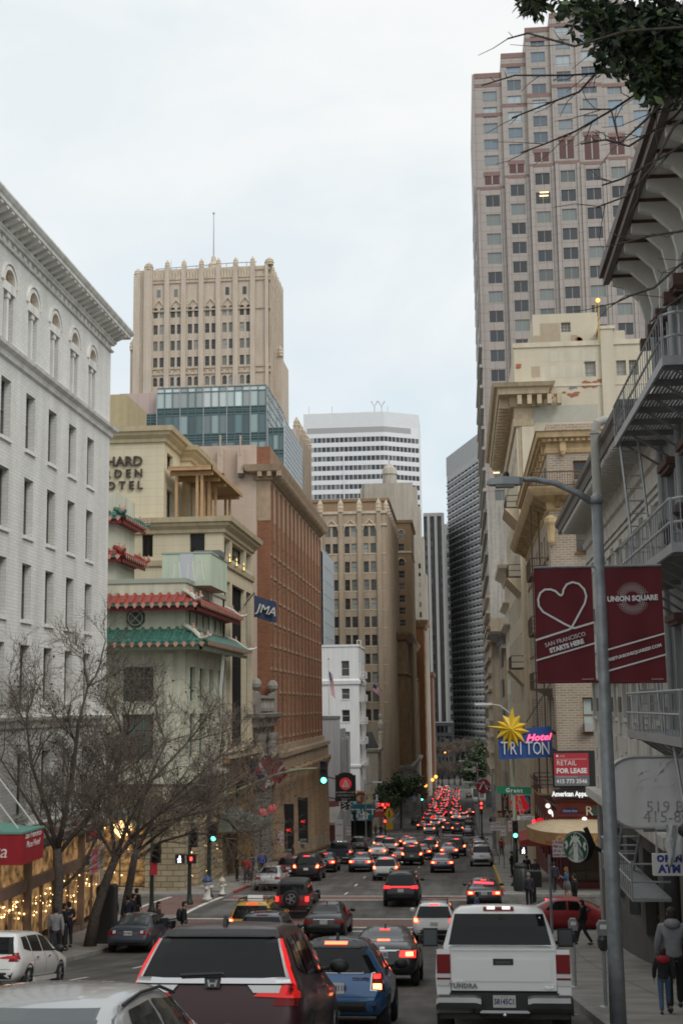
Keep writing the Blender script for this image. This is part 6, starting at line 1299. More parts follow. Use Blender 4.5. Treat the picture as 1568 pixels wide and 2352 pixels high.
def near_block():
 y0,y1=5.0,37.0;X=XR;zt=zat(1384,655,y1)+.3;t=thing('grey_block','blue grey painted building with big eave brackets and iron fire escape','building',(X,y1,gz(y1)))
 L=y1-y0;fl3=[7.25,3.25,-.75];zs=-2.6
 gl=glassmat('near_glass',(.02,.022,.024),(.2,.2,.2),.3,.08)
 rows=[(-.2,2.0),(3.9,6.1),(7.9,10.2)];cols=even(.5,L-.5,10,1.15)
 facade(t,(X,y1),(0,-1),L,zs,zt,cols,rows,blue_g,.35,'sash',mat('frame_grey',(.3,.31,.32),.5),gl,sill=blue_g,name='street_wall')
 shell(t,X,X+20,y0,y1,gz(y1)-2,zt,blue_g,'L',name='side_wall')
 h=MB()
 for a,b in cols:
  ya,yb=y1-b,y1-a
  for r in rows:h.box(X-.32,X,ya-.25,yb+.25,r[1]+.12,r[1]+.3,brn).box(X-.24,X,ya-.2,yb+.2,r[1]+.02,r[1]+.12,brn).box(X-.1,X,ya-.18,ya-.02,r[0],r[1],blue_g).box(X-.1,X,yb+.02,yb+.18,r[0],r[1],blue_g)
  h.tube([(X-.12,yb+.95,zs+.5),(X-.12,yb+.95,zt-.6)],.09,blue_g,8)
 h.build('window_hoods',t)
 c=MB();R=(X,X+20,y0,y1)
 c.box(X-1.25,X+.02,y0,y1+.2,zt-.12,zt-.02,soff).box(X-1.37,X-1.19,y0,y1+.3,zt-.2,zt+.12,mat('gutter_brown',(.1,.075,.065),.6)).box(X-1.48,X-1.35,y0,y1+.35,zt+.02,zt+.3,mat('gutter_brown')).box(X-1.2,X+.02,y1,y1+.18,zt-.02,zt+.25,soff).box(X-.12,X,y0,y1,zt-1.5,zt-.12,soff);c.build('eaves',t)
 n=22
 for k in range(n):
  y=y1-.25-k*(L-.5)/n;w=.2
  pr=[(X,zt-.14),(X-1.17,zt-.14),(X-1.17,zt-.4),(X-.85,zt-.5),(X-.44,zt-.9),(X-.3,zt-1.5),(X-.34,zt-2.05),(X-.12,zt-2.1),(X,zt-2.2)]
  MB().prism([(x,y-w/2,z)for x,z in pr],(0,w,0),soff).box(X-1.21,X-.2,y-.14,y+.14,zt-.2,zt-.13,brn).box(X-.46,X-.1,y-.14,y+.14,zt-2.35,zt-2.05,brn).build('eave_bracket',t)
 base=mat('base_panel',(.13,.12,.11),.7,var=.15,streak=.3);cp=mat('base_pilaster',(.36,.33,.27),.75,var=.1,streak=.3)
 b=MB();b.box(X-.02,X+.3,y0,y1,gz(y1)-1,zs,base).box(X-.25,X,y0,y1,zs-.15,zs+.35,blue_g).box(X-.12,X,y0,y1,zs-.9,zs-.15,mat('fascia_grey'))
 for k in range(9):y=y1-3.5-k*3.3;b.box(X-.16,X,y-.35,y+.35,gz(y+.35)-.5,zs-.15,cp)
 for k in range(9):y=y1-1.9-k*3.3;b.box(X-.06,X-.02,y-1.2,y+1.2,gz(y+1.2)-.2,zs-1.6,mat('shutter_dark',(.07,.07,.068),.5,.3,streak=.2))
 b.build('base_wall',t)
 for i,z in enumerate(fl3):
  f=MB();ya,yb=27.3,36.2;x0,x1=X-1.35,X-.02
  f.box(x0-.04,x0+.02,ya,yb,z-.16,z+.04,galv).box(x0,x1,ya-.04,ya+.02,z-.16,z+.04,galv).box(x0,x1,yb-.02,yb+.04,z-.16,z+.04,galv)
  for k in range(14):x=x0+.08+k*.09;f.box(x,x+.05,ya,yb,z-.03,z,galv)
  for k in range(7):y=ya+.3+k*1.38;f.box(x0,x1,y-.04,y+.04,z-.2,z-.05,rgrey_d).tube([(X,y,z-.9),(x0+.2,y,z-.15)],.035,rgrey_d,5)
  f.build('escape_platform',t)
  r=MB()
  for zz in(.5,1.0):r.tube([(X,ya,z+zz),(x0+.25,ya,z+zz),(x0,ya+.25,z+zz),(x0,yb,z+zz),(X,yb,z+zz)],.032,galv,6)
  for k in range(25):y=ya+.2+k*(yb-ya-.2)/24;r.tube([(x0,y,z),(x0,y,z+1.0)],.009 if k%6 else .022,galv,4)
  for k in range(8):x=x0+k*.18;r.tube([(x,yb,z),(x,yb,z+1.0)],.012,galv,4).tube([(x,ya,z),(x,ya,z+1.0)],.012,galv,4)
  r.build('escape_rail',t)
 for za,zb in zip(fl3,fl3[1:]):
  l=MB()
  for dx in(0,.55):l.tube([(X-1.28+dx*.9,35.9,za+.1),(X-1.15+dx*.9,34.7,zb)],.04,galv,6)
  for k in range(12):q=k/11;l.tube([(X-1.28+.13*q,35.9-1.2*q,za-(za-zb)*q),(X-.785+.13*q,35.9-1.2*q,za-(za-zb)*q)],.02,galv,4)
  l.build('escape_ladder',t)
 l=MB()
 for dx in(0,.5):l.tube([(X-1.25+dx,29.5,-.6),(X-1.05+dx,28.4,zs-.9)],.04,galv,6)
 l.build('escape_ladder',t);s=MB()
 for y,z in((31,4.3),(33.2,4.2),(30,-.1)):s.tube([(X-.05,y,z),(X-.5,y,z+.1)],.03,galv,5).lathe([(.05,.3),(.17,.22),(.2,.05),(.1,-.05),(.09,-.3),(.02,-.36)],(X-.55,y,z+.1),mat('flood_dark'),8)
 s.build('flood_lamps',t)
near_block()
def near_signs():
 Y=30.0;a=at(1386,1740,Y);b=at(1386,1903,Y);x1=XR-.05;h=a.z-b.z;cx=a.x+h*.42;zc=(a.z+b.z)/2
 t=thing('blank_sign','large blank grey white sign with rounded end and faint peeled letters','sign',(x1,Y,b.z));wm=mat('sign_plain',(.62,.62,.61),.6,var=.05,scale=2,streak=.12);ed=mat('sign_edge',(.33,.33,.33),.4,.4)
 pts=[]
 r=h*.42
 for q in range(9):ang=PI/2+q*PI/16;pts.append((cx+r*math.cos(ang),Y,zc+h/2-r+r*math.sin(ang)))
 for q in range(9):ang=PI+q*PI/16;pts.append((cx+r*math.cos(ang),Y,zc-h/2+r+r*math.sin(ang)))
 pts+=[(x1,Y,b.z),(x1,Y,a.z)]
 MB().prism(pts,(0,.5,0),wm).build('panel',t)
 MB().tube([Vector(p)+Vector((0,-.01,0))for p in pts[:-2]]+[Vector(pts[-2])],.035,ed,6,False).tube([Vector(pts[-1]),Vector(pts[0])],.035,ed,6,False).build('rim',t)
 fd=mat('faded_letter',(.3,.3,.3),.7,var=.35,scale=14)
 f=lambda zx,zy:at(*Z3(zx,zy),Y-.004)
 p=f(1335,50);text('519 Bush',.36,fd,frm((p.x,Y-.004,p.z),(1,0,0)),parent=t,align='LEFT',ext=.001);p=f(1318,112);text('415-800-1212',.36,fd,frm((p.x,Y-.004,p.z),(1,0,0)),parent=t,align='LEFT',ext=.001)
 rnd=random.Random(4);sc=MB();sm=mat('sign_scuff',(.52,.52,.515),.7)
 for _ in range(26):
  x=rnd.uniform(cx,x1-.2);z=zc+rnd.uniform(.0,.42)*h;l=rnd.uniform(.05,.3);sc.poly([(x,Y-.003,z),(x+l,Y-.003,z+.05+rnd.uniform(0,.1)),(x+l,Y-.003,z+.075+rnd.uniform(0,.1)),(x,Y-.003,z+.02)],sm)
 sc.build('peeling',t);MB().tube([(x1-.9,Y+.25,a.z),(XR,Y+.25,a.z+1.5)],.04,galv).tube([(x1-1.8,Y+.25,b.z-.06),(XR,Y+.25,b.z-.06)],.05,galv).build('bracket',t)
 Y=28.0;a,b=at(*Z3(1385,478),Y),at(*Z3(1600,342),Y);t=thing('atm_sign','white cash machine sign with blue letters jutting from the wall','sign',(XR,Y,a.z));bl=mat('letter_blue',(.03,.045,.22),.6)
 MB().box(a.x,XR,Y,Y+.18,a.z,b.z,mat('sign_plain')).build('panel',t);w=b.z-a.z
 p=at(*Z3(1484,437),Y);text('ATM',w*.5,bl,frm((p.x,Y-.004,p.z),(1,0,0)),parent=t,bold=.012);p=at(*Z3(1484,372),Y);text('OPEN',w*.42,bl,frm((p.x,Y-.004,p.z),(1,0,0)),parent=t,bold=.012,space=1.15)
 MB().tube([(a.x+.1,Y+.1,b.z),(a.x+.1,Y+.1,b.z+.5),(XR,Y+.1,b.z+.5)],.03,galv).build('bracket',t)
 c=at(*Z3(1500,300),Y-.25);cl=thing('hanging_cloth','pale cloth draped over the cash machine sign','cloth',c);wc=mat('cloth_pale',(.45,.45,.46),.9,var=.1,scale=6);mb=MB()
 for k in range(10):
  for j in range(8):
   g=lambda i,q:(c.x-.12+i*.045+.03*math.sin(q*1.1+i),c.y+.05*math.sin(i*1.3+q*.5),c.z+.45-q*(.09+.02*math.sin(i*.9)))
   mb.poly([g(k,j),g(k+1,j),g(k+1,j+1),g(k,j+1)],wc)
 mb.build('fold',cl,True);MB().sphere((c.x+.3,c.y+.05,c.z+.32),.17,mat('sign_black'),10,7).build('lamp_head',cl)
 Y=55.0;c=at(*Z3(897,300),Y);R=(at(*Z3(897,205),Y).z-at(*Z3(897,395),Y).z)/2;t=thing('coffee_sign','round green and white coffee shop sign with crowned figure on a black arm','sign',c)
 gr=mat('coffee_green',(.012,.1,.045),.5);wt=mat('coffee_white',(.68,.68,.66),.5);bk=mat('sign_black')
 disc=lambda r,m,y,d,n=40:MB().prism([(c.x+r*math.cos(q*2*PI/n),y,c.z+r*math.sin(q*2*PI/n))for q in range(n)],(0,d,0),m)
 disc(R*1.07,bk,Y,.3).build('drum',t);disc(R,wt,Y-.02,.03).build('face',t);disc(R*.97,gr,Y-.026,.01).build('green_disc',t)
 P=lambda x,z,d=.034:(c.x+x*R,Y-d,c.z+z*R)
 fg=MB();fg.poly([P(-.3,.55),P(-.36,.78),P(-.2,.66),P(-.13,.86),P(0,.72),P(.13,.86),P(.2,.66),P(.36,.78),P(.3,.55)],wt);fg.poly([P(0,.98),P(.05,.9),P(0,.82),P(-.05,.9)],wt)
 hr=[(-.36,.5),(-.48,.2),(-.45,-.1),(-.6,-.4),(-.62,-.72),(-.3,-.92),(0,-.96),(.3,-.92),(.62,-.72),(.6,-.4),(.45,-.1),(.48,.2),(.36,.5),(.2,.56),(-.2,.56)]
 fg.poly([P(x,z,.032)for x,z in hr],wt)
 for s in(-1,1):
  for k in range(5):x=s*(.22+.085*k);fg.tube([P(x*.8,.42-.1*k,.036),P(x*1.15,.05-.1*k,.036),P(x*.85,-.25-.08*k,.036),P(x*1.2,-.55,.036),P(x*1.0,-.85+.04*k,.036)],.012*1.2,gr,4)
  fg.poly([P(s*.72,.45),P(s*.9,.3),P(s*.78,.1),P(s*.88,-.05),P(s*.76,-.2),P(s*.6,.1)],wt)
  fg.tube([P(s*.06,.28,.04),P(s*.15,.3,.04)],.012,gr,4)
 fg.tube([P(-.07,.08,.04),P(0,.06,.04),P(.07,.08,.04)],.012,gr,4).tube([P(0,.26,.04),P(.01,.16,.04)],.01,gr,4)
 fg.poly([P(.22*math.cos(q*PI/10),.2+.3*math.sin(q*PI/10),.035)for q in range(20)],wt);fg.build('figure',t)
 q0=at(*Z3(955,175),Y);q1=at(*Z3(1010,300),Y);MB().tube([q0,q1],.11,bk,6).tube([q1,(XR,Y+.2,q1.z-.3)],.09,bk,6).tube([(c.x+R*.6,Y-.1,c.z+.45),((q0.x+q1.x)/2,Y,(q0.z+q1.z)/2)],.06,bk,6).build('arm',t).rotation_euler=(0,0,.72);t.rotation_euler=(0,0,-.72)
near_signs()
# vehicles
def paint_m(name,col,rough=.32,metal=.0,coat=.9,var=.0):return mat('paint_'+name,col,rough,metal,coat=coat,var=var,scale=3,spec=.5)
PM=dict(white=paint_m('white',(.8,.8,.785)),silver=paint_m('silver',(.42,.43,.44),.35,.5),grey=paint_m('grey',(.12,.12,.13),.35,.4),black=paint_m('black',(.008,.008,.009),.35,coat=.35),red=paint_m('red',(.26,.01,.013),coat=.4),wine=paint_m('wine',(.03,.004,.006),.38,.1,coat=.2),blue=paint_m('blue',(.035,.115,.27),.35,.3),navy=paint_m('navy',(.012,.016,.06)),slate=paint_m('slate',(.06,.075,.1),.35,.4),yellow=paint_m('yellow',(.62,.33,.015)),darkred=paint_m('darkred',(.13,.012,.014)),bluegrey=paint_m('bluegrey',(.09,.11,.14),.35,.5),charcoal=paint_m('charcoal',(.03,.03,.033),.38,.3,coat=.5))
cglass=mat('car_glass',(.007,.009,.01),.05,spec=.28,coat=.0);cglass2=mat('car_glass_pale',(.05,.062,.066),.06,spec=.6)
rubber=mat('rubber',(.02,.02,.02),.8);rimm=mat('alloy',(.4,.41,.42),.35,.8);chrome=mat('chrome',(.55,.55,.56),.12,1.0);trimb=mat('trim_black',(.018,.018,.019),.5)
lit=mat('tail_lit',(.6,.01,.01),.3,emit=(1,.018,.012),es=5.0);unlit=mat('tail_red',(.15,.004,.006),.35,spec=.25,emit=(.35,.005,.008),es=.05);hot=mat('tail_core',(1,.4,.2),.3,emit=(1,.22,.07),es=9.0);lampw=mat('lamp_clear',(.55,.55,.55),.15,coat=.8);amber=mat('lamp_amber',(.7,.25,.05),.3,emit=(1,.3,.05),es=1.5)
platem=mat('plate_white',(.55,.55,.52),.5);plet=mat('plate_letter',(.05,.06,.15),.6)
SEDAN=[(0,.42,.56,.60,.70,.68,.60),(.04,.34,.72,.80,.82,.78,.70),(.12,.30,.86,.95,.87,.81,.74),(.30,.27,.93,1.01,.90,.82,.74),(.72,.25,.95,1.07,.91,.83,.69),(1.45,.24,.95,1.40,.91,.83,.57),(2.0,.22,.94,1.455,.91,.83,.56),(2.6,.22,.93,1.44,.91,.83,.57),(3.1,.22,.90,1.29,.91,.82,.61),(3.65,.22,.88,.98,.91,.80,.70),(4.3,.22,.80,.88,.89,.78,.65),(4.65,.25,.62,.72,.80,.70,.60),(4.8,.35,.50,.55,.62,.6,.5)]
SUV=[(0,.48,.60,.66,.72,.70,.66),(.05,.36,.80,.90,.85,.82,.76),(.10,.32,1.00,1.12,.90,.85,.79),(.24,.30,1.05,1.38,.915,.85,.72),(.38,.28,1.06,1.60,.92,.85,.65),(.55,.27,1.06,1.655,.925,.855,.62),(1.4,.26,1.05,1.69,.93,.86,.62),(2.4,.25,1.03,1.68,.93,.86,.62),(3.0,.25,1.02,1.50,.92,.85,.65),(3.55,.25,1.0,1.12,.91,.82,.74),(4.2,.26,.92,1.0,.89,.78,.68),(4.5,.3,.75,.85,.8,.7,.6),(4.62,.4,.6,.65,.62,.6,.5)]
BOX=[(0,.50,.60,.66,.78,.76,.74),(.04,.44,1.0,1.1,.80,.78,.76),(.08,.42,1.14,1.3,.81,.79,.76),(.13,.42,1.16,1.62,.81,.79,.72),(.2,.42,1.16,1.78,.81,.79,.69),(.9,.42,1.16,1.83,.81,.79,.68),(2.0,.42,1.14,1.83,.81,.79,.68),(2.4,.42,1.12,1.7,.81,.78,.7),(2.55,.42,1.1,1.18,.8,.76,.72),(3.6,.45,1.02,1.1,.74,.68,.6),(4.0,.5,.9,.95,.7,.65,.55),(4.1,.5,.7,.75,.6,.55,.5)]
def section(p,n=3):
 y,zb,zl,zt,w,wb,wt=p;h=zl-zb
 H=[(0,zb),(.84*w,zb),(.975*w,zb+.25*h),(w,zb+.55*h),(.985*w,zb+.85*h),(wb,zl),(wb-(wb-wt)*.12,zl+(zt-zl)*.12),(wb-(wb-wt)*.62,zl+(zt-zl)*.62),(wt,zt-min(.06,(zt-zl)*.25)),(wt*.86,zt-.008),(wt*.45,zt+.012),(0,zt+.018)]
 return H
def loft(st,sx=1,sy=1,sz=1):
 S_=[]
 for a,b in zip(st,st[1:]):
  k=max(1,int((b[0]-a[0])/.16+.5))
  for i in range(k):S_.append([a[j]+(b[j]-a[j])*i/k for j in range(7)])
 S_.append(list(st[-1]))
 for _ in range(2):S_=[S_[0]]+[[(S_[i-1][j]+2*S_[i][j]+S_[i+1][j])/4 if j else S_[i][0]for j in range(7)]for i in range(1,len(S_)-1)]+[S_[-1]]
 V,F=[],[];n=None
 for p in S_:
  H=section(p);ring=[(x*sx,p[0]*sy,z*sz)for x,z in H]+[(-x*sx,p[0]*sy,z*sz)for x,z in H[-2:0:-1]]
  n=len(ring);V+=ring
 for i in range(len(S_)-1):
  for k in range(n):F.append((i*n+k,i*n+(k+1)%n,(i+1)*n+(k+1)%n,(i+1)*n+k))
 F.append(tuple(range(n))[::-1]);F.append(tuple((len(S_)-1)*n+k for k in range(n)))
 return V,F
DIRS=dict(rear=(lambda a,b:Vector((a,-3,b)),Vector((0,1,0))),front=(lambda a,b:Vector((a,20,b)),Vector((0,-1,0))),right=(lambda a,b:Vector((4,a,b)),Vector((-1,0,0))),left=(lambda a,b:Vector((-4,a,b)),Vector((1,0,0))),top=(lambda a,b:Vector((a,b,5)),Vector((0,0,-1))))
def decal(mb,bvh,q,plane,off,m,n=6,k=5):
 """a panel that follows the bodywork: q = four corners in the view named by plane"""
 fo,d=DIRS[plane];P=[]
 for j in range(k+1):
  for i in range(n+1):
   s,t=i/n,j/k;a=[(q[0][c]*(1-s)+q[1][c]*s)*(1-t)+(q[3][c]*(1-s)+q[2][c]*s)*t for c in(0,1)]
   for f in(1,.97,.94,.91,.88,.84,.8):
    h=bvh.ray_cast(fo(a[0]*f,a[1])if plane in('rear','front')else fo(*a),d)
    if h[0]is not None and abs(h[1].dot(d))>.12:break
   if h[0]is None:
    g=bvh.find_nearest(fo(*a)+d*3);h=(g[0],g[1])
   nn=h[1]if h[1].dot(d)<0 else-h[1]
   P.append(h[0]+nn*off-d*off*.3)
 for j in range(k):
  for i in range(n):x=j*(n+1)+i;mb.poly([P[x],P[x+1],P[x+n+2],P[x+n+1]],m)
 return mb
WH={}
def wheel_parts(r,w=.21,rm=None):
 key=(r,w,(rm or rimm).name)
 if key not in WH:
  t=MB();n=20;prof=[(.62*r,-w/2+.01),(.9*r,-w/2),(r,-w*.33),(r,w*.33),(.9*r,w/2),(.62*r,w/2-.01)]
  v=[(h,rr*math.cos(2*PI*k/n),rr*math.sin(2*PI*k/n))for rr,h in prof for k in range(n)]
  t.mesh(v,[(i*n+k,i*n+(k+1)%n,(i+1)*n+(k+1)%n,(i+1)*n+k)for i in range(len(prof)-1)for k in range(n)],rubber)
  g=MB();rr=.63*r
  for s in(-1,1):g.mesh([(s*w*.22,rr*math.cos(2*PI*k/n),rr*math.sin(2*PI*k/n))for k in range(n)],[tuple(range(n))],trimb)
  for s in(-1,1):
   for k in range(n):a,b=2*PI*k/n,2*PI*(k+1)/n;g.poly([(s*w*.47,rr*.9*math.cos(a),rr*.9*math.sin(a)),(s*w*.47,rr*.9*math.cos(b),rr*.9*math.sin(b)),(s*w*.44,rr*1.02*math.cos(b),rr*1.02*math.sin(b)),(s*w*.44,rr*1.02*math.cos(a),rr*1.02*math.sin(a))],rm or rimm)
   for k in range(5):a=2*PI*k/5;c,q=math.cos(a),math.sin(a);g.obox((s*w*.4,rr*.5*c,rr*.5*q),(w*.05,0,0),(0,rr*.5*c,rr*.5*q),(0,-rr*.13*q,rr*.13*c),rm or rimm)
   g.obox((s*w*.42,0,0),(w*.05,0,0),(0,rr*.2,0),(0,0,rr*.2),rm or rimm)
  mt=D.meshes.new('tyre');mt.from_pydata(t.v,[],t.f);mt.materials.append(rubber);mt.polygons.foreach_set('use_smooth',[True]*len(t.f))
  mg=D.meshes.new('rim');mg.from_pydata([tuple(p)for p in g.v],[],g.f)
  for m in g.mats:mg.materials.append(m)
  mg.polygons.foreach_set('material_index',g.m);WH[key]=(mt,mg)
 return WH[key]
def wheel(t,x,y,z,r,w=.21,name='wheel',rot=(0,0,0),rm=None):
 mt,mg=wheel_parts(r,w,rm);e=D.objects.new(name,mt);C.objects.link(e);e.parent=t;e.location=(x,y,z);e.rotation_euler=rot
 g=D.objects.new('rim',mg);C.objects.link(g);g.parent=e;return e
def vehicle(kind,name,label,paint,cat='car',sc=(1,1,1),lights='on',group=None,roof_m=None,detail=1,plate=True,opt=(),rnd_=0):
 """a whole vehicle built about its rear bumper at ground level, pointing along +Y"""
 t=thing(name,label,cat,(0,0,0),0,group);sx,sy,sz=sc;st=dict(sedan=SEDAN,suv=SUV,box=BOX)[kind];m=PM[paint]if isinstance(paint,str)else paint
 if rnd_:st=[(y,zb,zl,zt-(.05*(1 if y<.3 else 0)),w*(1 if .15<y<4.2 else .95),wb,wt*(1-rnd_))for y,zb,zl,zt,w,wb,wt in st]
 V,F=loft(st,sx,sy,sz);bvh=BVHTree.FromPolygons([Vector(v)for v in V],F)
 b=MB()
 if kind=='box':b.mesh(V,[f for f in F if sum(V[i][2]for i in f)/len(f)<1.2],m).mesh(V,[f for f in F if sum(V[i][2]for i in f)/len(f)>=1.2],trimb)
 else:b.mesh(V,F,m)
 body=b.build('body',t,True,local=True)
 q=lambda pts,pl='rear':[(p[0]*(sx if pl in('rear','front','top')else sy),p[1]*(sz if pl!='top' else sy))for p in pts]
 def panel(nm,quads,mm,off=.006,parent=None,n=6,k=5):
  g=MB()
  for pl,pts in quads:decal(g,bvh,q(pts,pl),pl,off,mm,n,k)
  return g.build(nm,parent or t,True,local=True)
 L=[];lm=lit if lights=='on' else unlit
 if kind=='sedan':
  panel('rear_window',[('rear',[(-.66,1.07),(.66,1.07),(.53,1.375),(-.53,1.375)])],cglass2 if detail>1 else cglass,n=10)
  panel('windscreen',[('front',[(-.66,1.02),(.66,1.02),(.54,1.37),(-.54,1.37)])],cglass)
  for s,pl in((1,'right'),(-1,'left')):
   panel('side_window',[(pl,[(1.18,1.02),(2.12,1.0),(2.12,1.36),(1.62,1.345)])],cglass);panel('side_window',[(pl,[(2.2,1.0),(3.2,.98),(2.78,1.31),(2.2,1.36)])],cglass)
   panel('tail_light',[('rear',[(s*.44,.72),(s*.84,.70),(s*.84,.87),(s*.46,.86)])],lm,.008)
   if lights=='on':panel('tail_core',[('rear',[(s*.6,.74),(s*.78,.74),(s*.78,.84),(s*.6,.83)])],hot,.012)
   L.append((s,.72))
  panel('brake_light',[('rear',[(-.13,1.335),(.13,1.335),(.13,1.365),(-.13,1.365)])],lit if lights=='on' else unlit,.012)
  panel('bumper',[('rear',[(-.66,.36),(.66,.36),(.72,.45),(-.72,.45)])],trimb,.006);zp,ax=.77,(.78,3.75);r=.325
  panel('trunk_trim',[('rear',[(-.44,.865),(.44,.865),(.44,.885),(-.44,.885)])],chrome,.012)
  hw=.9
 elif kind=='suv':
  panel('rear_window',[('rear',[(-.74,1.07),(.74,1.07),(.60-rnd_*.7,1.53),(-.60+rnd_*.7,1.53)])],cglass,.014,n=12,k=9)
  panel('windscreen',[('front',[(-.7,1.15),(.7,1.15),(.58,1.58),(-.58,1.58)])],cglass)
  for s,pl in((1,'right'),(-1,'left')):
   panel('side_window',[(pl,[(.62,1.2),(1.12,1.12),(1.12,1.55),(.72,1.53)])],cglass);panel('side_window',[(pl,[(1.2,1.12),(2.02,1.1),(2.02,1.58),(1.2,1.56)])],cglass);panel('side_window',[(pl,[(2.1,1.1),(3.1,1.08),(2.66,1.52),(2.1,1.58)])],cglass)
   panel('tail_light',[('rear',[(s*.62,.86),(s*.86,.86),(s*.87,1.1),(s*.72,1.1)])],lm,.008)
   if lights=='on':panel('tail_core',[('rear',[(s*.68,.89),(s*.82,.89),(s*.84,1.04),(s*.72,1.04)])],hot,.012)
  panel('brake_light',[('rear',[(-.2,1.575),(.2,1.575),(.2,1.61),(-.2,1.61)])],lit if lights=='on' else unlit,.012)
  panel('bumper',[('rear',[(-.7,.38),(.7,.38),(.76,.56),(-.76,.56)])],trimb,.006);zp,ax,r=.8,(.82,3.55),.36;hw=.92
  panel('wiper',[('rear',[(-.02,1.07),(.3,1.09),(.3,1.11),(-.02,1.1)])],trimb,.02)
 else:
  panel('rear_window',[('rear',[(-.6,1.18),(.6,1.18),(.58,1.66),(-.58,1.66)])],cglass,n=8)
  for s,pl in((1,'right'),(-1,'left')):
   panel('side_window',[(pl,[(.25,1.2),(1.1,1.2),(1.1,1.7),(.32,1.7)])],cglass);panel('side_window',[(pl,[(1.2,1.2),(2.2,1.2),(2.1,1.7),(1.2,1.7)])],cglass)
   panel('tail_light',[('rear',[(s*.66,.86),(s*.79,.86),(s*.79,1.08),(s*.66,1.08)])],lm,.02)
   f=MB()
   for yy in(.62,3.3):f.prism([(s*.78,yy-.55,.62),(s*.78,yy-.42,.95),(s*.78,yy+.42,.95),(s*.78,yy+.6,.62),(s*.78,yy+.5,.62),(s*.78,yy+.38,.86),(s*.78,yy-.38,.86),(s*.78,yy-.45,.62)],(s*.2,0,0),trimb)
   f.build('fender',t,local=True)
  MB().box(-.8,.8,-.06,.1,.5,.68,trimb).build('bumper',t,local=True)
  zp,ax,r=.62,(.62,3.3),.39;hw=.93
 if roof_m:panel('roof_skin',[('top',[(-.5,.62),(.5,.62),(.5,2.5),(-.5,2.5)])]if kind!='sedan' else[('top',[(-.5,1.6),(.5,1.6),(.5,2.7),(-.5,2.7)])],roof_m,.006)
 if detail>1 and kind!='box':
  g=MB();h=MB();zt_=.96 if kind=='sedan' else 1.08
  for pl in('right','left'):
   for yy in(1.15,2.15,3.2):decal(g,bvh,q([(yy-.008,.4),(yy+.008,.4),(yy+.008,zt_),(yy-.008,zt_)],pl),pl,.004,trimb,1,8)
   decal(g,bvh,q([(1.2,.4),(3.2,.4),(3.2,.415),(1.2,.415)],pl),pl,.004,trimb,8,1)
   for yy in(1.28,2.3):decal(h,bvh,q([(yy,zt_-.16),(yy+.2,zt_-.16),(yy+.2,zt_-.13),(yy,zt_-.13)],pl),pl,.025,chrome if kind=='suv' else m,3,1)
  zz=.64 if kind=='suv' else .5;decal(g,bvh,q([(-.7,zz),(.7,zz),(.7,zz+.012),(-.7,zz+.012)]),'rear',.004,trimb,10,1)
  g.build('panel_gap',t,local=True);h.build('door_handle',t,local=True)
 hw*=sx;r*=(sz if kind!='box' else 1)
 for s in(-1,1):
  for yy in ax:
   if kind!='box':
    g=MB();pl='right' if s>0 else 'left';fo,d=DIRS[pl];c=None;rr=r*1.2;ring=[]
    for k in range(17):
     a=PI*k/16
     for f in(.55,1):
      h=bvh.ray_cast(fo(yy*sy+rr*f*math.cos(a),r+rr*f*math.sin(a)),d);ring.append((h[0]if h[0]else Vector((s*hw,yy*sy+rr*f*math.cos(a),r+rr*f*math.sin(a))))-d*.004)
    for k in range(16):g.poly([ring[2*k],ring[2*k+1],ring[2*k+3],ring[2*k+2]],trimb)
    g.build('wheel_arch',t,local=True)
   wheel(t,s*(hw-.1),yy*sy,r,r)
 yb=bvh.ray_cast(Vector((0,-3,zp*sz)),Vector((0,1,0)))[0]
 if plate and yb:
  p=MB().box(-.16,.16,yb.y-.025,yb.y+.02,zp*sz-.08,zp*sz+.08,platem).build('license_plate',t,local=True)
  if detail>1 and isinstance(plate,str):o=text(plate,.12,plet,frm((0,yb.y-.026,zp*sz-.005),(1,0,0)),bold=.003,ext=.001,xs=.8);o.parent=p
 for s in(-1,1):
  mz=(1.02 if kind=='sedan' else 1.15)*sz;my=(3.0 if kind=='sedan' else 2.95 if kind=='suv' else 2.2)*sy
  MB().sphere((s*(hw+.1),my,mz),.11,trimb if detail>1 else m,10,6,(1.1,.55,.8)).box(s*(hw-.12)-.05,s*(hw-.12)+.1,my-.02,my+.06,mz-.05,mz-.01,trimb).build('mirror',t,True,local=True)
 if kind=='suv' and 'rack' in opt:
  g=MB()
  for s in(-1,1):g.tube([(s*.58*sx,.6*sy,1.64*sz),(s*.58*sx,.8*sy,1.74*sz),(s*.58*sx,2.4*sy,1.755*sz),(s*.58*sx,2.6*sy,1.68*sz)],.025,trimb,6)
  for yy in(1.0,2.1):g.box(-.6*sx,.6*sx,yy*sy-.03,yy*sy+.03,1.75*sz,1.78*sz,trimb)
  g.build('roof_rack',t,local=True)
 if 'fin' in opt:yy=(1.55 if kind=='sedan' else .75)*sy;h=bvh.ray_cast(Vector((0,yy,5)),Vector((0,0,-1)))[0];MB().prism([(-.02,yy-.1,h.z-.02),(-.02,yy+.12,h.z-.02),(-.015,yy-.07,h.z+.09)],(.04,0,0),trimb).build('antenna_fin',t,local=True)
 if 'sign' in opt:
  MB().box(-.3,.3,1.1*sy,1.35*sy,1.7*sz,1.88*sz,mat('taxi_sign_white',(.65,.66,.66),.4,emit=(.8,.8,.8),es=.25)).build('roof_sign',t,local=True)
 return t,bvh,q,panel
def slope(y,L=4.0):return math.atan2(gz(y+L)-gz(y),L)
def park(t,x,y,rz=0.0):
 t.location=(x,y,gz(y)+.005);t.rotation_euler=(slope(y)if abs(rz)<.5 else 0,0,rz);return t
def spot(u,v):
 g=ground_at(u,v);return g.x,g.y
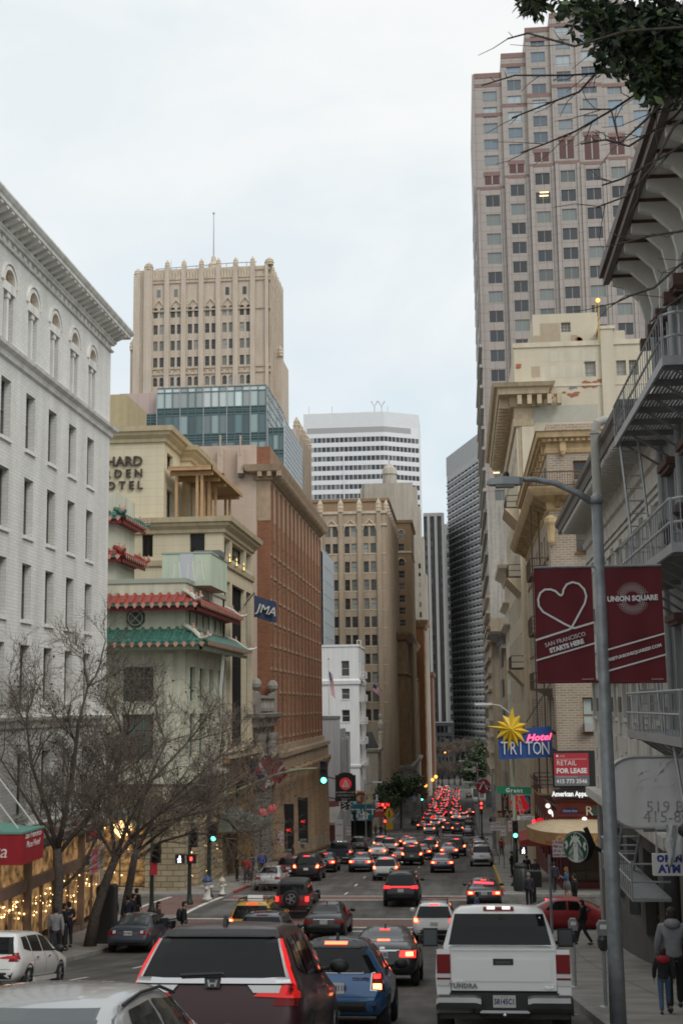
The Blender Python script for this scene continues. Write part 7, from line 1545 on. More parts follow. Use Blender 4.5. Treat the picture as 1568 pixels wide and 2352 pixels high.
 # dark red crossover in front
t,bvh,q,panel=vehicle('suv','crossover','dark red crossover with tall L shaped tail lights and chrome strip','wine',detail=2,lights='off',plate='8BPL204',opt=('fin',))
for s in(-1,1):
 panel('tail_light_column',[('rear',[(s*.785,1.08),(s*.835,1.06),(s*.655,1.52),(s*.625,1.52)])],mat('tail_strip',(.6,.02,.02),.2,emit=(1,.03,.03),es=.55),.014)
 panel('tail_light_inner',[('rear',[(s*.755,1.08),(s*.785,1.08),(s*.625,1.52),(s*.605,1.52)])],lampw,.013)
 panel('tail_light_base',[('rear',[(s*.42,.95),(s*.9,.93),(s*.88,1.07),(s*.55,1.05)])],mat('tail_glow',(.5,.01,.01),.2,emit=(1,.015,.012),es=.25),.016)
 panel('clear_lens',[('rear',[(s*.42,.985),(s*.68,.985),(s*.7,1.06),(s*.36,1.06)])],lampw,.02)
 panel('reflector',[('rear',[(s*.55,.5),(s*.8,.52),(s*.8,.56),(s*.55,.55)])],unlit,.015)
panel('chrome_strip',[('rear',[(-.78,1.075),(.78,1.075),(.76,1.13),(-.76,1.13)])],chrome,.026,n=12)
panel('spoiler',[('rear',[(-.6,1.53),(.6,1.53),(.56,1.6),(-.56,1.6)])],trimb,.03,n=12)
e=panel('badge',[('rear',[(-.075,1.03),(.075,1.03),(.085,1.13),(-.085,1.13)])],trimb,.034)
g=MB();yb=bvh.ray_cast(Vector((0,-3,1.08)),Vector((0,1,0)))[0].y-.045
for s in(-1,1):g.obox((s*.035,yb,1.08),(.01,0,0),(0,.006,0),(s*.008,0,.038),chrome)
g.obox((0,yb,1.08),(.03,0,0),(0,.006,0),(0,0,.008),chrome);g.build('emblem',e,local=True)
g=MB().tube([(-.33,.03,1.16),(.1,.02,1.18),(.12,.02,1.17)],.022,trimb,6);g.build('wiper_arm',t,local=True)
[setattr(o,'location',(0,-.03,-.24))for o in t.children if o.name.startswith('license')];t.scale=(1.02,1,.97);park(t,at(490,2250,13.7).x-.03,13.6,.0)
# blue small hatchback
t,bvh,q,panel=vehicle('suv','hatchback','bright blue small hatchback with black roof and upright tail lights','blue',sc=(.91,.8,.835),detail=2,lights='none',plate='7XRH118',opt=('fin',),roof_m=PM['black'],rnd_=.18)
for s in(-1,1):
 for o in[o for o in t.children if o.name.startswith('tail_light')]:D.objects.remove(o)
for s in(-1,1):
 panel('tail_light',[('rear',[(s*.64,.78),(s*.84,.76),(s*.82,1.06),(s*.66,1.06)])],unlit,.01);panel('chrome_ring',[('rear',[(s*.62,.76),(s*.86,.74),(s*.84,1.08),(s*.64,1.08)])],chrome,.007)
 panel('tail_core',[('rear',[(s*.67,.79),(s*.81,.78),(s*.81,.88),(s*.67,.88)])],hot,.014);panel('tail_core',[('rear',[(s*.68,.97),(s*.79,.97),(s*.79,1.04),(s*.68,1.04)])],lit,.014)
panel('brake_light',[('rear',[(-.2,1.545),(.2,1.545),(.2,1.6),(-.2,1.6)])],mat('brake_orange',(1,.2,.05),.3,emit=(1,.1,.04),es=5),.03)
panel('spoiler',[('rear',[(-.64,1.5),(.64,1.5),(.58,1.62),(-.58,1.62)])],PM['black'],.02,n=12)
panel('waist_trim',[('rear',[(-.76,1.06),(.76,1.06),(.75,1.085),(-.75,1.085)])],chrome,.012)
panel('lower_grille',[('rear',[(-.5,.43),(.5,.43),(.55,.53),(-.55,.53)])],trimb,.012);text_y=bvh.ray_cast(Vector((.42,-3,.8)),Vector((0,1,0)))[0]
o=text('COOPER',.07,chrome,frm((.42,text_y.y-.01,.8),(1,0,0)),bold=.002);o.parent=t
for xx in(-.06,.06):MB().tube([(xx,-.02,.3),(xx,.15,.3)],.045,chrome,10).build('exhaust',t,local=True)
park(t,-2.12,21.0)
# dark grey sedan
t,bvh,q,panel=vehicle('sedan','luxury_sedan','dark grey sedan with glowing tail lights ahead of the blue hatchback','charcoal',detail=2,plate='7UPL853',opt=('fin',),sc=(1,1,1.0))
e=panel('badge',[('rear',[(-.07,.9),(.07,.9),(.06,.95),(-.06,.95)])],chrome,.012);panel('brake_strip',[('rear',[(-.16,1.08),(.16,1.08),(.16,1.12),(-.16,1.12)])],mat('brake_orange'),.014)
panel('trunk_chrome',[('rear',[(-.36,.845),(.36,.845),(.38,.875),(-.38,.875)])],chrome,.014)
park(t,*[spot(*Z2(985,1185))[k]for k in(0,1)])
# silver car at the very front, only its roof in view
t,bvh,q,panel=vehicle('sedan','silver_sedan','silver sedan in the near lane with only roof and side glass in view','silver',detail=2,lights='off')
for s in(-1,1):g=MB();g.tube([(s*.56,1.55,1.385),(s*.565,2.0,1.42),(s*.57,2.55,1.41),(s*.6,2.9,1.335)],.012,trimb,6);g.build('roof_seam',t,True,local=True)
P_SIL=[D.objects.remove(o)for o in list(t.children)if o.name.startswith('brake_light')];park(t,-2.82,7.0)
# white hatchback waiting at the left kerb
t,bvh,q,panel=vehicle('suv','white_hatchback','white hatchback at the pavement edge beside the bare trees','white',sc=(.98,.93,.8),detail=2,lights='off',plate='8CXW552')
for s in(-1,1):panel('tail_light_wing',[('rear',[(s*.3,.95),(s*.88,.93),(s*.9,1.03),(s*.6,1.02)])],mat('tail_wing',(.35,.01,.012),.2,emit=(.5,.01,.01),es=.3),.012)
g=MB()
for s in(-1,1):g.box(s*.88-.03,s*.88+.03,1.2,2.9,.2,.3,PM['white'])
g.build('side_skirt',t,local=True);park(t,-11.35,30.6,.0)
# white pickup at the right kerb
def pickup(name,label,paint,detail=2,lights='off'):
 t=thing(name,label,'pickup truck');m=PM[paint]
 cab=[(1.86,.55,1.24,1.3,.95,.92,.86),(1.88,.5,1.24,1.5,.97,.93,.84),(1.93,.48,1.24,1.80,.98,.93,.77),(2.02,.48,1.24,1.9,.985,.93,.73),(2.5,.48,1.24,1.94,.985,.93,.72),(3.4,.48,1.22,1.93,.985,.93,.72),(4.05,.48,1.2,1.62,.985,.92,.78),(4.4,.48,1.2,1.32,.985,.9,.85),(5.3,.5,1.12,1.22,.97,.86,.8),(5.65,.55,.95,1.05,.9,.8,.7),(5.75,.6,.8,.85,.75,.7,.6)]
 V,F=loft(cab);bvh=BVHTree.FromPolygons([Vector(v)for v in V],F);MB().mesh(V,F,m).build('cab',t,True,local=True)
 def panel(nm,quads,mm,off=.006,n=8,k=5):
  g=MB()
  for pl,pts in quads:decal(g,bvh,pts,pl,off,mm,n,k)
  return g.build(nm,t,True,local=True)
 panel('rear_window',[('rear',[(-.83,1.3),(.83,1.3),(.72,1.78),(-.72,1.78)])],cglass,.012,12)
 g=MB().box(-.82,.82,1.83,1.85,1.285,1.3,chrome);g.build('window_trim',t,local=True)
 bl=panel('brake_light',[('rear',[(-.25,1.83),(.25,1.83),(.25,1.885),(-.25,1.885)])],unlit,.014);
 for s in(-1,1):panel('cargo_lamp',[('rear',[(s*.06,1.84),(s*.19,1.84),(s*.19,1.875),(s*.06,1.875)])],mat('lamp_white'),.03,2,2)
 for s,pl in((1,'right'),(-1,'left')):panel('side_window',[(pl,[(2.1,1.28),(2.85,1.28),(2.85,1.8),(2.18,1.8)])],cglass);panel('side_window',[(pl,[(2.95,1.28),(4.0,1.28),(3.6,1.76),(2.95,1.8)])],cglass)
 bed=MB()
 for s in(-1,1):
  pr=[(s*.8,.62),(s*.99,.62),(s*1.005,.9),(s*.99,1.2),(s*.96,1.27),(s*.8,1.27)]
  bed.prism([(x,.06,z)for x,z in pr],(0,1.76,0),m)
 bed.box(-.8,.8,.1,1.82,.62,.7,trimb).box(-.8,.8,1.76,1.82,.7,1.26,m);bed.build('bed',t,local=True)
 tg=MB();tg.box(-.775,.775,.02,.12,.69,1.255,m).box(-.78,.78,.0,.14,1.255,1.285,m).box(-.7,.7,.005,.02,.82,1.13,m)
 tgo=tg.build('tailgate',t,local=True);MB().box(-.15,.15,-.006,.006,1.05,1.14,trimb).box(-.11,.11,-.012,0,1.07,1.105,mat('handle_grey',(.06,.06,.06),.4)).build('handle',tgo,local=True)
 for s in(-1,1):
  lt=MB();lm=lit if lights=='on' else unlit;x0,x1=sorted((s*.785,s*.985));lt.box(x0,x1,.0,.13,.93,1.2,lm).box(x0,x1,.005,.13,.76,.925,lampw).box(x0,x1,.002,.13,.84,.87,lm);lt.build('tail_light',t,local=True)
  MB().box(x0,x1,.03,.12,.62,.758,m).box(x0,x1,.03,.12,1.2,1.27,m).build('corner_panel',t,local=True)
 bp=MB()
 dch=mat('chrome_road_reflect',(.2,.2,.2),.2,1.0,var=.1,scale=4)  # bumper chrome darkened: the road's dark reflection is put into its colour
 def bar(xs,prof):bp.mesh([(x,y,z+dz)for x,dz in xs for y,z in prof],[(i*len(prof)+k,i*len(prof)+k+1,(i+1)*len(prof)+k+1,(i+1)*len(prof)+k)for i in range(len(xs)-1)for k in range(len(prof)-1)],dch)
 for s in(-1,1):bar([(s*.34,-.02),(s*.42,0),(s*.8,0),(s*.96,0),(s*1.0,-.03)],[(.05,.64),(-.08,.635),(-.14,.6),(-.16,.53),(-.15,.45),(-.11,.39),(.02,.37)])
 bar([(-.36,0),(.36,0)],[(0,.43),(-.13,.425),(-.155,.39),(-.13,.35),(0,.34)]);bp.box(-.8,.8,-.04,.06,.42,.66,trimb).box(-.95,.95,.0,.12,.3,.42,trimb).build('bumper',t,local=True)
 p=MB().box(-.165,.165,-.06,-.035,.46,.63,platem).build('license_plate',t,local=True)
 if detail>1:
  o=text('58145C1',.105,plet,frm((0,-.061,.54),(1,0,0)),bold=.004,ext=.001,xs=.78);o.parent=p;o=text('California',.03,mat('plate_red',(.4,.05,.05),.6),frm((0,-.061,.61),(1,0,0)),ext=.001);o.parent=p
  o=text('TUNDRA',.085,mat('badge_grey',(.2,.2,.2),.4,.5),frm((-.6,-.0,.755),(1,0,0)),bold=.005,ext=.006,xs=1.1,space=1.1);o.parent=t;o=text('4x4',.075,chrome,frm((.66,0,.745),(1,0,0)),bold=.004,ext=.006,xs=1.2);o.parent=t;o=text('TOYOTA',.04,chrome,frm((-.68,0,.82),(1,0,0)),bold=.002,ext=.004);o.parent=t
  MB().tube([(-.3,-.08,.33),(.3,-.08,.33)],.03,trimb).sphere((0,-.14,.36),.035,chrome).build('tow_hitch',t,local=True)
 for s in(-1,1):
  mr=MB();x=s*1.17;mr.box(x-.13,x+.13,3.42,3.52,1.24,1.55,trimb).tube([(s*.95,3.55,1.3),(x,3.5,1.34)],.035,trimb);mo=mr.build('mirror',t,local=True)
  MB().box(x-.11,x+.11,3.412,3.419,1.27,1.52,mat('mirror_glass',(.1,.11,.11),.3,spec=.2)).build('mirror_glass',mo,local=True)
  for yy in(.95,4.75):
   a=MB();n=14;r=.44
   for k in range(n):a0,a1=PI*k/n,PI*(k+1)/n;a.poly([(s*1.0,yy+r*.6*math.cos(a0),.42+r*.6*math.sin(a0)),(s*1.01,yy+r*1.12*math.cos(a0),.42+r*1.12*math.sin(a0)),(s*1.01,yy+r*1.12*math.cos(a1),.42+r*1.12*math.sin(a1)),(s*1.0,yy+r*.6*math.cos(a1),.42+r*.6*math.sin(a1))],trimb)
   a.build('wheel_arch',t,local=True);wheel(t,s*.88,yy,.4,.4,.26)
 return t
park(pickup('pickup_truck','large white pickup truck with chrome bumper parked at the near right kerb','white'),.5,20.05)
gm=pickup('pickup_truck','silver grey pickup truck waiting by the school sign','slate',1);park(gm,*spot(*Z2(705,408)))
# the rest of the traffic: each kind built once, then copied with its own colour
PROTO={}
def traffic(key,u,v,paint,label,group='cars queuing down the street',rz=0.0,xy=None,lights='on',name=None,sc=None):
 kind,s0,opt,nm=dict(sedan=('sedan',(1,1,1),('fin',),'sedan'),suv=('suv',(1,1,1),('rack',),'suv'),bigsuv=('suv',(1.03,1.08,1.05),('rack',),'suv'),wagon=('suv',(.98,1.02,.93),('rack',),'wagon'),hatch=('suv',(.93,.88,.9),(),'hatchback'),van=('suv',(1.04,1.08,1.06),(),'minivan'),coupe=('sedan',(.99,.95,.97),(),'sedan'))[key]
 far=group=='cars in the long far queue';k=(key,lights,far);m=PM[paint]
 if k not in PROTO:
  t=vehicle(kind,name or nm,label,paint,sc=s0,lights=lights,group=group,opt=opt)[0];PROTO[k]=t
  if far:
   for o in list(t.children_recursive):
    if o.name.split('.')[0]not in('body','rear_window','side_window','tail_light','brake_light'):D.objects.remove(o)
 else:
  t=copy_tree(PROTO[k]);t.name=name or nm
  for o in t.children:
   if o.name.split('.')[0]in('body','mirror'):
    for sl in o.material_slots:
     if sl.material and sl.material.name.startswith('paint_'):sl.link='OBJECT';sl.material=m
 t['label']=label;t['category']='car'
 if group:t['group']=group
 elif 'group' in t:del t['group']
 x,y=xy or spot(u,v);park(t,x,y,rz);return t
for key,uv,paint,label,li in(('sedan',Z2(617,893),'black','black sedan with dark tail lights left of the dark grey sedan','off'),('suv',(at(601,2110,46).x,45.5),'slate','dark blue grey crossover just over the roof of the red crossover','off'),('wagon',Z2(1312,905),'white','white wagon with roof rack half hidden by the white pickup','on'),('sedan',Z2(265,577),'silver','silver sedan parked at the left kerb before the gold doors','off'),('hatch',Z2(395,500),'darkred','dark red hatchback with tall lights beside the silver parked sedan','off'),('bigsuv',Z2(506,517),'black','big black suv with bright brake bar near the brown columns','on'),('sedan',Z2(618,462),'black','black sedan half hidden past the big black suv','on'),('suv',Z2(832,330),'grey','dark grey suv past the grey pickup, rear lights off','off'),('sedan',Z2(845,458),'bluegrey','blue grey sedan left of the white wagon with brake lights on','on'),('wagon',Z2(1005,514),'silver','pale silver wagon braking behind the black three row suv','on'),('coupe',Z2(1362,463),'navy','navy blue sedan alone in the right hand lane','on'),('coupe',Z2(1105,410),'darkred','dark car close ahead of the pale silver wagon','on'),('suv',Z5(645,1738),'black','black suv right of the pale wagon in the packed middle lane','on'),('sedan',Z5(752,1680),'black','black sedan ahead of the packed middle lane suv','on'),('suv',Z5(828,1628),'grey','grey suv fourth up the packed middle lane','on'),('hatch',Z5(845,1580),'white','white hatchback nosing out at the far end of the packed lane','on'),('suv',Z5(405,1612),'silver','silver suv with dark rear glass beside the packed middle lane','on'),('van',Z5(325,1600),'white','white minivan half behind the silver suv','on'),('coupe',Z5(285,1668),'white','small white sedan left of the pale wagon','on'),('sedan',Z5(585,1550),'darkred','dark red sedan between the silver suv and the packed lane','on'),('sedan',Z5(630,1575),'silver','silver sedan close behind the dark red sedan','on'),('sedan',Z5(1035,1662),'grey','grey sedan with large pale rear window in the open lane','on'),('bigsuv',Z5(1115,1640),'black','black suv squeezed beside the grey sedan in the open lane','on'),('hatch',Z5(1360,1640),'white','white hatchback parked second at the right kerb','off'),('sedan',Z5(1352,1560),'black','black car parked third at the right kerb','off'),('bigsuv',Z5(1378,1748),'silver','silver suv parked first at the right kerb behind the black sedan','off'),('wagon',Z5(828,1408),'silver','silver wagon with four red lights at the far crossing','on'),('sedan',Z5(752,1362),'darkred','dark red sedan left of the wagon at the far crossing','on'),('hatch',Z5(888,1335),'white','white hatchback just past the wagon at the far crossing','on'),('sedan',Z5(950,1305),'white','white sedan two cars past the wagon at the far crossing','on'),('suv',Z5(1022,1400),'black','left one of two black suvs side by side at the far crossing','on'),('suv',Z5(1122,1408),'black','right one of two black suvs side by side at the far crossing','on'),('sedan',Z5(1236,1426),'navy','navy sedan with pale roof right of the two black suvs','off'),('hatch',Z5(1248,1316),'grey','grey hatchback parked past the navy sedan at the far kerb','off'),('sedan',Z5(1088,1222),'silver','silver sedan in the second block behind the two black suvs','on'),('suv',Z5(1188,1276),'white','white suv in the second block behind the navy sedan','on'),('sedan',Z5(1252,1215),'black','black car with one red light at the second block kerb','on'),('sedan',Z5(1105,1270),'silver','silver sedan boxed in behind the two black suvs','on'),('suv',Z5(690,1312),'black','black suv parked by the dark red sedan at the far left kerb','off'),('suv',Z5(900,1250),'grey','grey suv next in line past the white hatchback','on'),('sedan',Z5(970,1215),'silver','silver sedan at the tail of the second block queue','on')):
 traffic(key,*uv,paint,label,lights=li,xy=uv if uv[0]<0 else None)
rnd=random.Random(21);cols=['black','silver','white','grey','darkred','navy','bluegrey','charcoal']
qn=0
for lane,y0,n in((-7.3,252,22),(-4.9,258,22),(-1.9,272,18)):
 y=y0
 for k in range(n):
  if y>432:break
  if not(331<y+2<346):traffic(rnd.choice(['sedan','suv','hatch','coupe']),0,0,rnd.choice(cols),'small car with red lights in the long queue at the end of the street',group='cars in the long far queue',xy=(lane+rnd.uniform(-.25,.25)-(y-250)*.004,y));qn+=1
  y+=rnd.uniform(6.6,9.5)
for zx,zy in((965,962),(995,958),(1245,1030)):traffic('sedan',*Z5(zx,zy),'black','dark car standing apart from the long far queue',lights='on' if zx<1200 else 'off',group='dark cars apart from the far queue')
traffic('sedan',0,0,'charcoal','black sedan with full width red light bar at the right kerb',lights='on',group=None,xy=(.85,69.6));
def bar_sedan():
 o=[o for o in C.objects if o.get('label','').startswith('black sedan with full width red light bar')][0]
 V,F=loft(SEDAN);b=BVHTree.FromPolygons([Vector(v)for v in V],F);g=MB();decal(g,b,[(-.5,1.2),(.52,1.16),(.52,1.24),(-.5,1.28)],'rear',.016,mat('bar_red',(.8,.02,.03),.3,emit=(1,.03,.06),es=2.6),10,2);g.build('light_bar',o,True,local=True)
bar_sedan()
t,bvh,q,panel=vehicle('suv','suv','black three row suv with a joined red light band at the crossing','black',sc=(1.03,1.1,1.06),detail=2,lights='off',opt=('rack',),plate=True)
panel('light_band',[('rear',[(-.84,.93),(.84,.93),(.84,1.0),(-.84,1.0)])],mat('band_red',(.8,.02,.03),.3,emit=(1,.02,.03),es=2.2),.02,n=14)
for s in(-1,1):panel('tail_light_end',[('rear',[(s*.5,.9),(s*.86,.88),(s*.86,1.04),(s*.56,1.02)])],mat('band_red'),.018)
park(t,-3.5,70.4)
t,bvh,q,panel=vehicle('suv','taxi','yellow taxi van with white roof sign turning at the crossing','yellow',cat='taxi',sc=(1.03,1.06,1.04),lights='on',opt=('sign','rack'));park(t,at(577,2090,54).x,53.6)
t,bvh,q,panel=vehicle('box','off_roader','red off-roader with black top and spare wheel on its back','red',sc=(1,1,1.0),lights='on',detail=2)
w=wheel(t,-.02,-.16,1.0,.4,.26,'spare_wheel',(0,0,PI/2));V,F=loft(BOX);top=MB()
panel('hard_top',[('top',[(-.66,.16),(.66,.16),(.66,2.2),(-.66,2.2)])],trimb,.02,n=8);panel('rear_panel',[('rear',[(-.76,1.14),(.76,1.14),(.68,1.76),(-.68,1.76)])],trimb,.004,n=8)
for s,pl in((1,'right'),(-1,'left')):panel('top_side',[(pl,[(.12,1.18),(2.3,1.18),(2.2,1.78),(.2,1.78)])],trimb,.003)
park(t,-8.5,64.6)
t,bvh,q,panel=vehicle('sedan','parked_sedan','old blue grey sedan parked at the left kerb beside the tree trunks','slate',lights='off',detail=2,sc=(.96,.94,.97),plate='4KVN871')
for s in(-1,1):panel('tail_lens',[('rear',[(s*.5,.76),(s*.62,.76),(s*.62,.86),(s*.5,.86)])],lampw,.02)
park(t,-13.02,50.6)
t,bvh,q,panel=vehicle('sedan','red_sedan','red sedan crossing from the side street behind the white pickup','red',lights='on',detail=2);t.location=(2.2,60.8,gz(60.8));t.rotation_euler=(0,0,-PI/2+.04)
def scooter(x,y):
 t=thing('motor_scooter','black motor scooter with a red light parked past the old sedan','scooter',(x,y,gz(y)))
 for yy in(.25,1.45):wheel(t,0,yy,.24,.24,.1)
 m=PM['black'];b=MB();b.prism([(-.16,.05,.5),(-.16,.9,.52),(-.16,.95,.3),(-.16,.5,.22),(-.16,.1,.4)],(.32,0,0),m).box(-.17,.17,.9,1.3,.22,.28,m).prism([(-.18,1.3,.25),(-.18,1.42,.25),(-.1,1.34,.95),(-.1,1.26,.95)],(.36,0,0),m);b.build('body',t,local=True)
 MB().box(-.15,.15,.05,.85,.74,.84,trimb).box(-.2,.2,-.2,.15,.85,1.15,trimb).build('seat',t,local=True);MB().tube([(-.34,1.2,1.05),(0,1.28,1.0),(.34,1.2,1.05)],.025,trimb).tube([(0,1.28,1.0),(0,1.45,.25)],.03,trimb).build('handlebar',t,local=True);MB().box(-.14,.14,-.02,.04,.6,.72,lit).build('tail_light',t,local=True)
 park(t,x,y)
scooter(-12.3,53.4)
# people: one grown body each, clothes as children
skin=mat('skin',(.42,.25,.18),.6);hairk=mat('hair_dark',(.02,.014,.01),.7);shoek=mat('shoe_dark',(.02,.02,.02),.6);clothm={}
def cl(c):
 k='cloth_%d_%d_%d'%tuple(int(x*100)for x in c);return mat(k,c,.9,var=.18,scale=6)
def grow(name,V,E,R,m,parent,lv=1):
 me=D.meshes.new(name);me.from_pydata(V,E,[]);o=D.objects.new(name,me);md=o.modifiers.new('s','SKIN');md.use_smooth_shade=True
 for i,r in enumerate(R):me.skin_vertices[0].data[i].radius=r if isinstance(r,tuple)else(r,r);me.skin_vertices[0].data[i].use_root=i==0
 o.modifiers.new('d','SUBSURF').levels=lv;nm=baked(o);D.objects.remove(o);D.meshes.remove(me);nm.name=name;nm.materials.clear();nm.materials.append(m)
 q=D.objects.new(name,nm);C.objects.link(q);q.parent=parent;return q
def make_person(pose,label,top,legs,hair=hairk,opt=()):
 t=thing('person',label,'person');st=dict(stand=(0,0),walk=(.3,-.28),step=(.16,-.14))[pose.split('_')[0]]
 arms=pose.split('_')[1]if '_' in pose else 'down';V,E,R=[],[],[]
 def add(p,r,to=None):
  V.append(p);R.append(r)
  if to is not None:E.append((to,len(V)-1))
  return len(V)-1
 pel=add((0,0,.95),(.13,.1));sp=add((0,.01,1.14),(.12,.09),pel);ch=add((0,0,1.34),(.15,.1),sp);nk=add((0,.0,1.47),.055,ch);hb=add((0,.025,1.55),(.07,.085),nk);hc=add((0,.03,1.63),(.078,.095),hb);ht=add((0,.02,1.7),(.055,.07),hc);add((0,.14,1.6),.012,hc)
 J={}
 for s in(-1,1):
  add((s*.085,.02,1.61),.018,hc);sh=add((s*.19,0,1.4),.055,ch);sw=-st[0]*.5 if s>0 else-st[1]*.5
  if arms=='phone':el,wr,hd=(s*.24,-.02,1.13),(s*.1,.24,1.2),(s*.05,.3,1.24)
  elif arms=='cross':el,wr,hd=(s*.25,.05,1.14),(s*-.02,.2,1.16),(s*-.1,.2,1.17)
  elif arms=='climb':el,wr,hd=(s*.28,.18,1.3),(s*.25,.34,1.45),(s*.24,.37,1.52)
  else:el,wr,hd=(s*.25,sw*.4-.02,1.13),(s*.26,sw+.04,.9),(s*.26,sw+.06,.83)
  e=add(el,.042,sh);w=add(wr,.028,e);h=add(hd,(.034,.02),w);J[s]=(sh,e,w);d=Vector(hd)-Vector(wr);d.normalize();sd=Vector((0,1,0))if arms in('down',)else Vector((s,0,0));pn=d.cross(sd)
  for k in range(4):
   a=Vector(hd)+sd*(.026-.017*k)+d*.03;L=(.062,.07,.066,.05)[k];f1=add(tuple(a),.0085,h);f2=add(tuple(a+d*L*.55+pn*.008),.008,f1);add(tuple(a+d*L+pn*.022),.007,f2)
  a=Vector(wr)+d*.03+sd*.034;f1=add(tuple(a),.01,h);add(tuple(a+d*.05+sd*.015),.008,f1)
  ln=st[0]if s>0 else st[1];hp=add((s*.095,0,.9),.085,pel);kn=add((s*.1,ln*.55+.03,.5),.058,hp);an=add((s*.1,ln-.02-(.06 if ln<0 else 0),.1+(.05 if ln<-.2 else 0)),.036,kn);add((s*.11,ln+.1-(.04 if ln<0 else 0),.03),(.034,.02),an);J[s]+=(hp,kn,an)
 grow('body',V,E,R,skin,t)
 def sub(idx,edges,rad,nm,m):mp={i:k for k,i in enumerate(idx)};return grow(nm,[V[i]for i in idx],[(mp[a],mp[b])for a,b in edges],rad,m,t)
 idx=[ch,sp,pel,nk];ed=[(ch,sp),(sp,pel),(ch,nk)];rad=[(.185,.135),(.165,.125),(.17,.135),(.085,.085)]
 for s in(-1,1):a,b,c=J[s][:3];idx+=[a,b,c];ed+=[(ch,a),(a,b),(b,c)];rad+=[.082,.066,.05]
 V[nk]=(0,0,1.45);V[pel]=(0,0,.8);sub(idx,ed,rad,'jacket',top)
 if 'skirt' in opt:MB().lathe([(.16,1.0),(.2,.85),(.23,.62),(.22,.61)],(0,0,0),legs,14).build('skirt',t,True,local=True)
 else:
  idx=[pel];ed=[];rad=[(.15,.12)]
  for s in(-1,1):a,b,c=J[s][3:];idx+=[a,b,c];ed+=[(pel,a),(a,b),(b,c)];rad+=[.1,.075,.06]
  V[pel]=(0,0,1.03);sub(idx,ed,rad,'trousers',legs)
 sm=mat('shoe_white',(.6,.6,.6),.6)if 'skirt' in opt else shoek
 for s in(-1,1):a=Vector(V[J[s][5]]);MB().sphere((a.x,a.y+.07,max(.045,a.z-.05)),.06,sm,10,6,(.75,2.1,.75)).build('shoe',t,True,local=True)
 if 'hood' in opt:MB().sphere((0,-.07,1.47),.13,top,12,8,(1.1,.8,.7)).build('hood',t,True,local=True)
 hs=MB().sphere((0,.005,1.655),.098,hair,14,9,(.92,1.05,.88)).sphere((0,-.02,1.6),.085,hair,12,8,(1,.9,1.1))
 if 'long' in opt:hs.sphere((0,-.05,1.5),.1,hair,10,8,(1,.6,1.5))
 hs.build('hair',t,True,local=True);f=MB()
 for s in(-1,1):f.sphere((s*.032,.118,1.635),.01,trimb,6,4)
 f.box(-.022,.022,.115,.121,1.565,1.571,mat('lip',(.3,.1,.09),.6)).build('face',t,local=True)
 return t
PP={}
def headspot(u,v,h,kerb=.145):
 d=ray(u,v);d/=d.y;y=40
 while y<600:
  if d.z*y<gz(y)+kerb+h:break
  y+=.05
 return d.x*y,y
def person(uv,pose,top,legs,label,rz=0,h=1.72,opt=(),kerb=.145,xyz=None,hair=hairk,group=None):
 k=(pose,opt)
 if k not in PP:t=PP[k]=make_person(pose,label,cl(top),cl(legs),hair,opt)
 else:
  t=copy_tree(PP[k]);t.name='person';t['label']=label
  for o in t.children:
   n=o.name.split('.')[0];m=dict(jacket=cl(top),trousers=cl(legs),skirt=cl(legs),hood=cl(top),hair=hair).get(n)
   if m:o.material_slots[0].link='OBJECT';o.material_slots[0].material=m
 x,y=headspot(*uv,h,kerb)if uv else xyz[:2]
 if uv and kerb:
  x=min(5.35,max(-16.95,x))
  if CL-.3<x<-12.4 and not 195<y<212 and(y>78 or x<-13):x=CL-.45
  elif CL<x<CR:kerb=.005
 t.location=(x,y,gz(y)+kerb if uv else xyz[2]);t.rotation_euler=(0,0,rz);t.scale=(h/1.72,)*3;t['label']=label;t['category']='person';return t
K,N,Rd,Bl,Gy,Kh=(.02,.02,.022),(.022,.026,.04),(.34,.03,.02),(.03,.08,.3),(.22,.22,.23),(.3,.26,.2);ghair=mat('hair_grey',(.3,.29,.28),.7);blond=mat('hair_brown',(.2,.11,.05),.7)
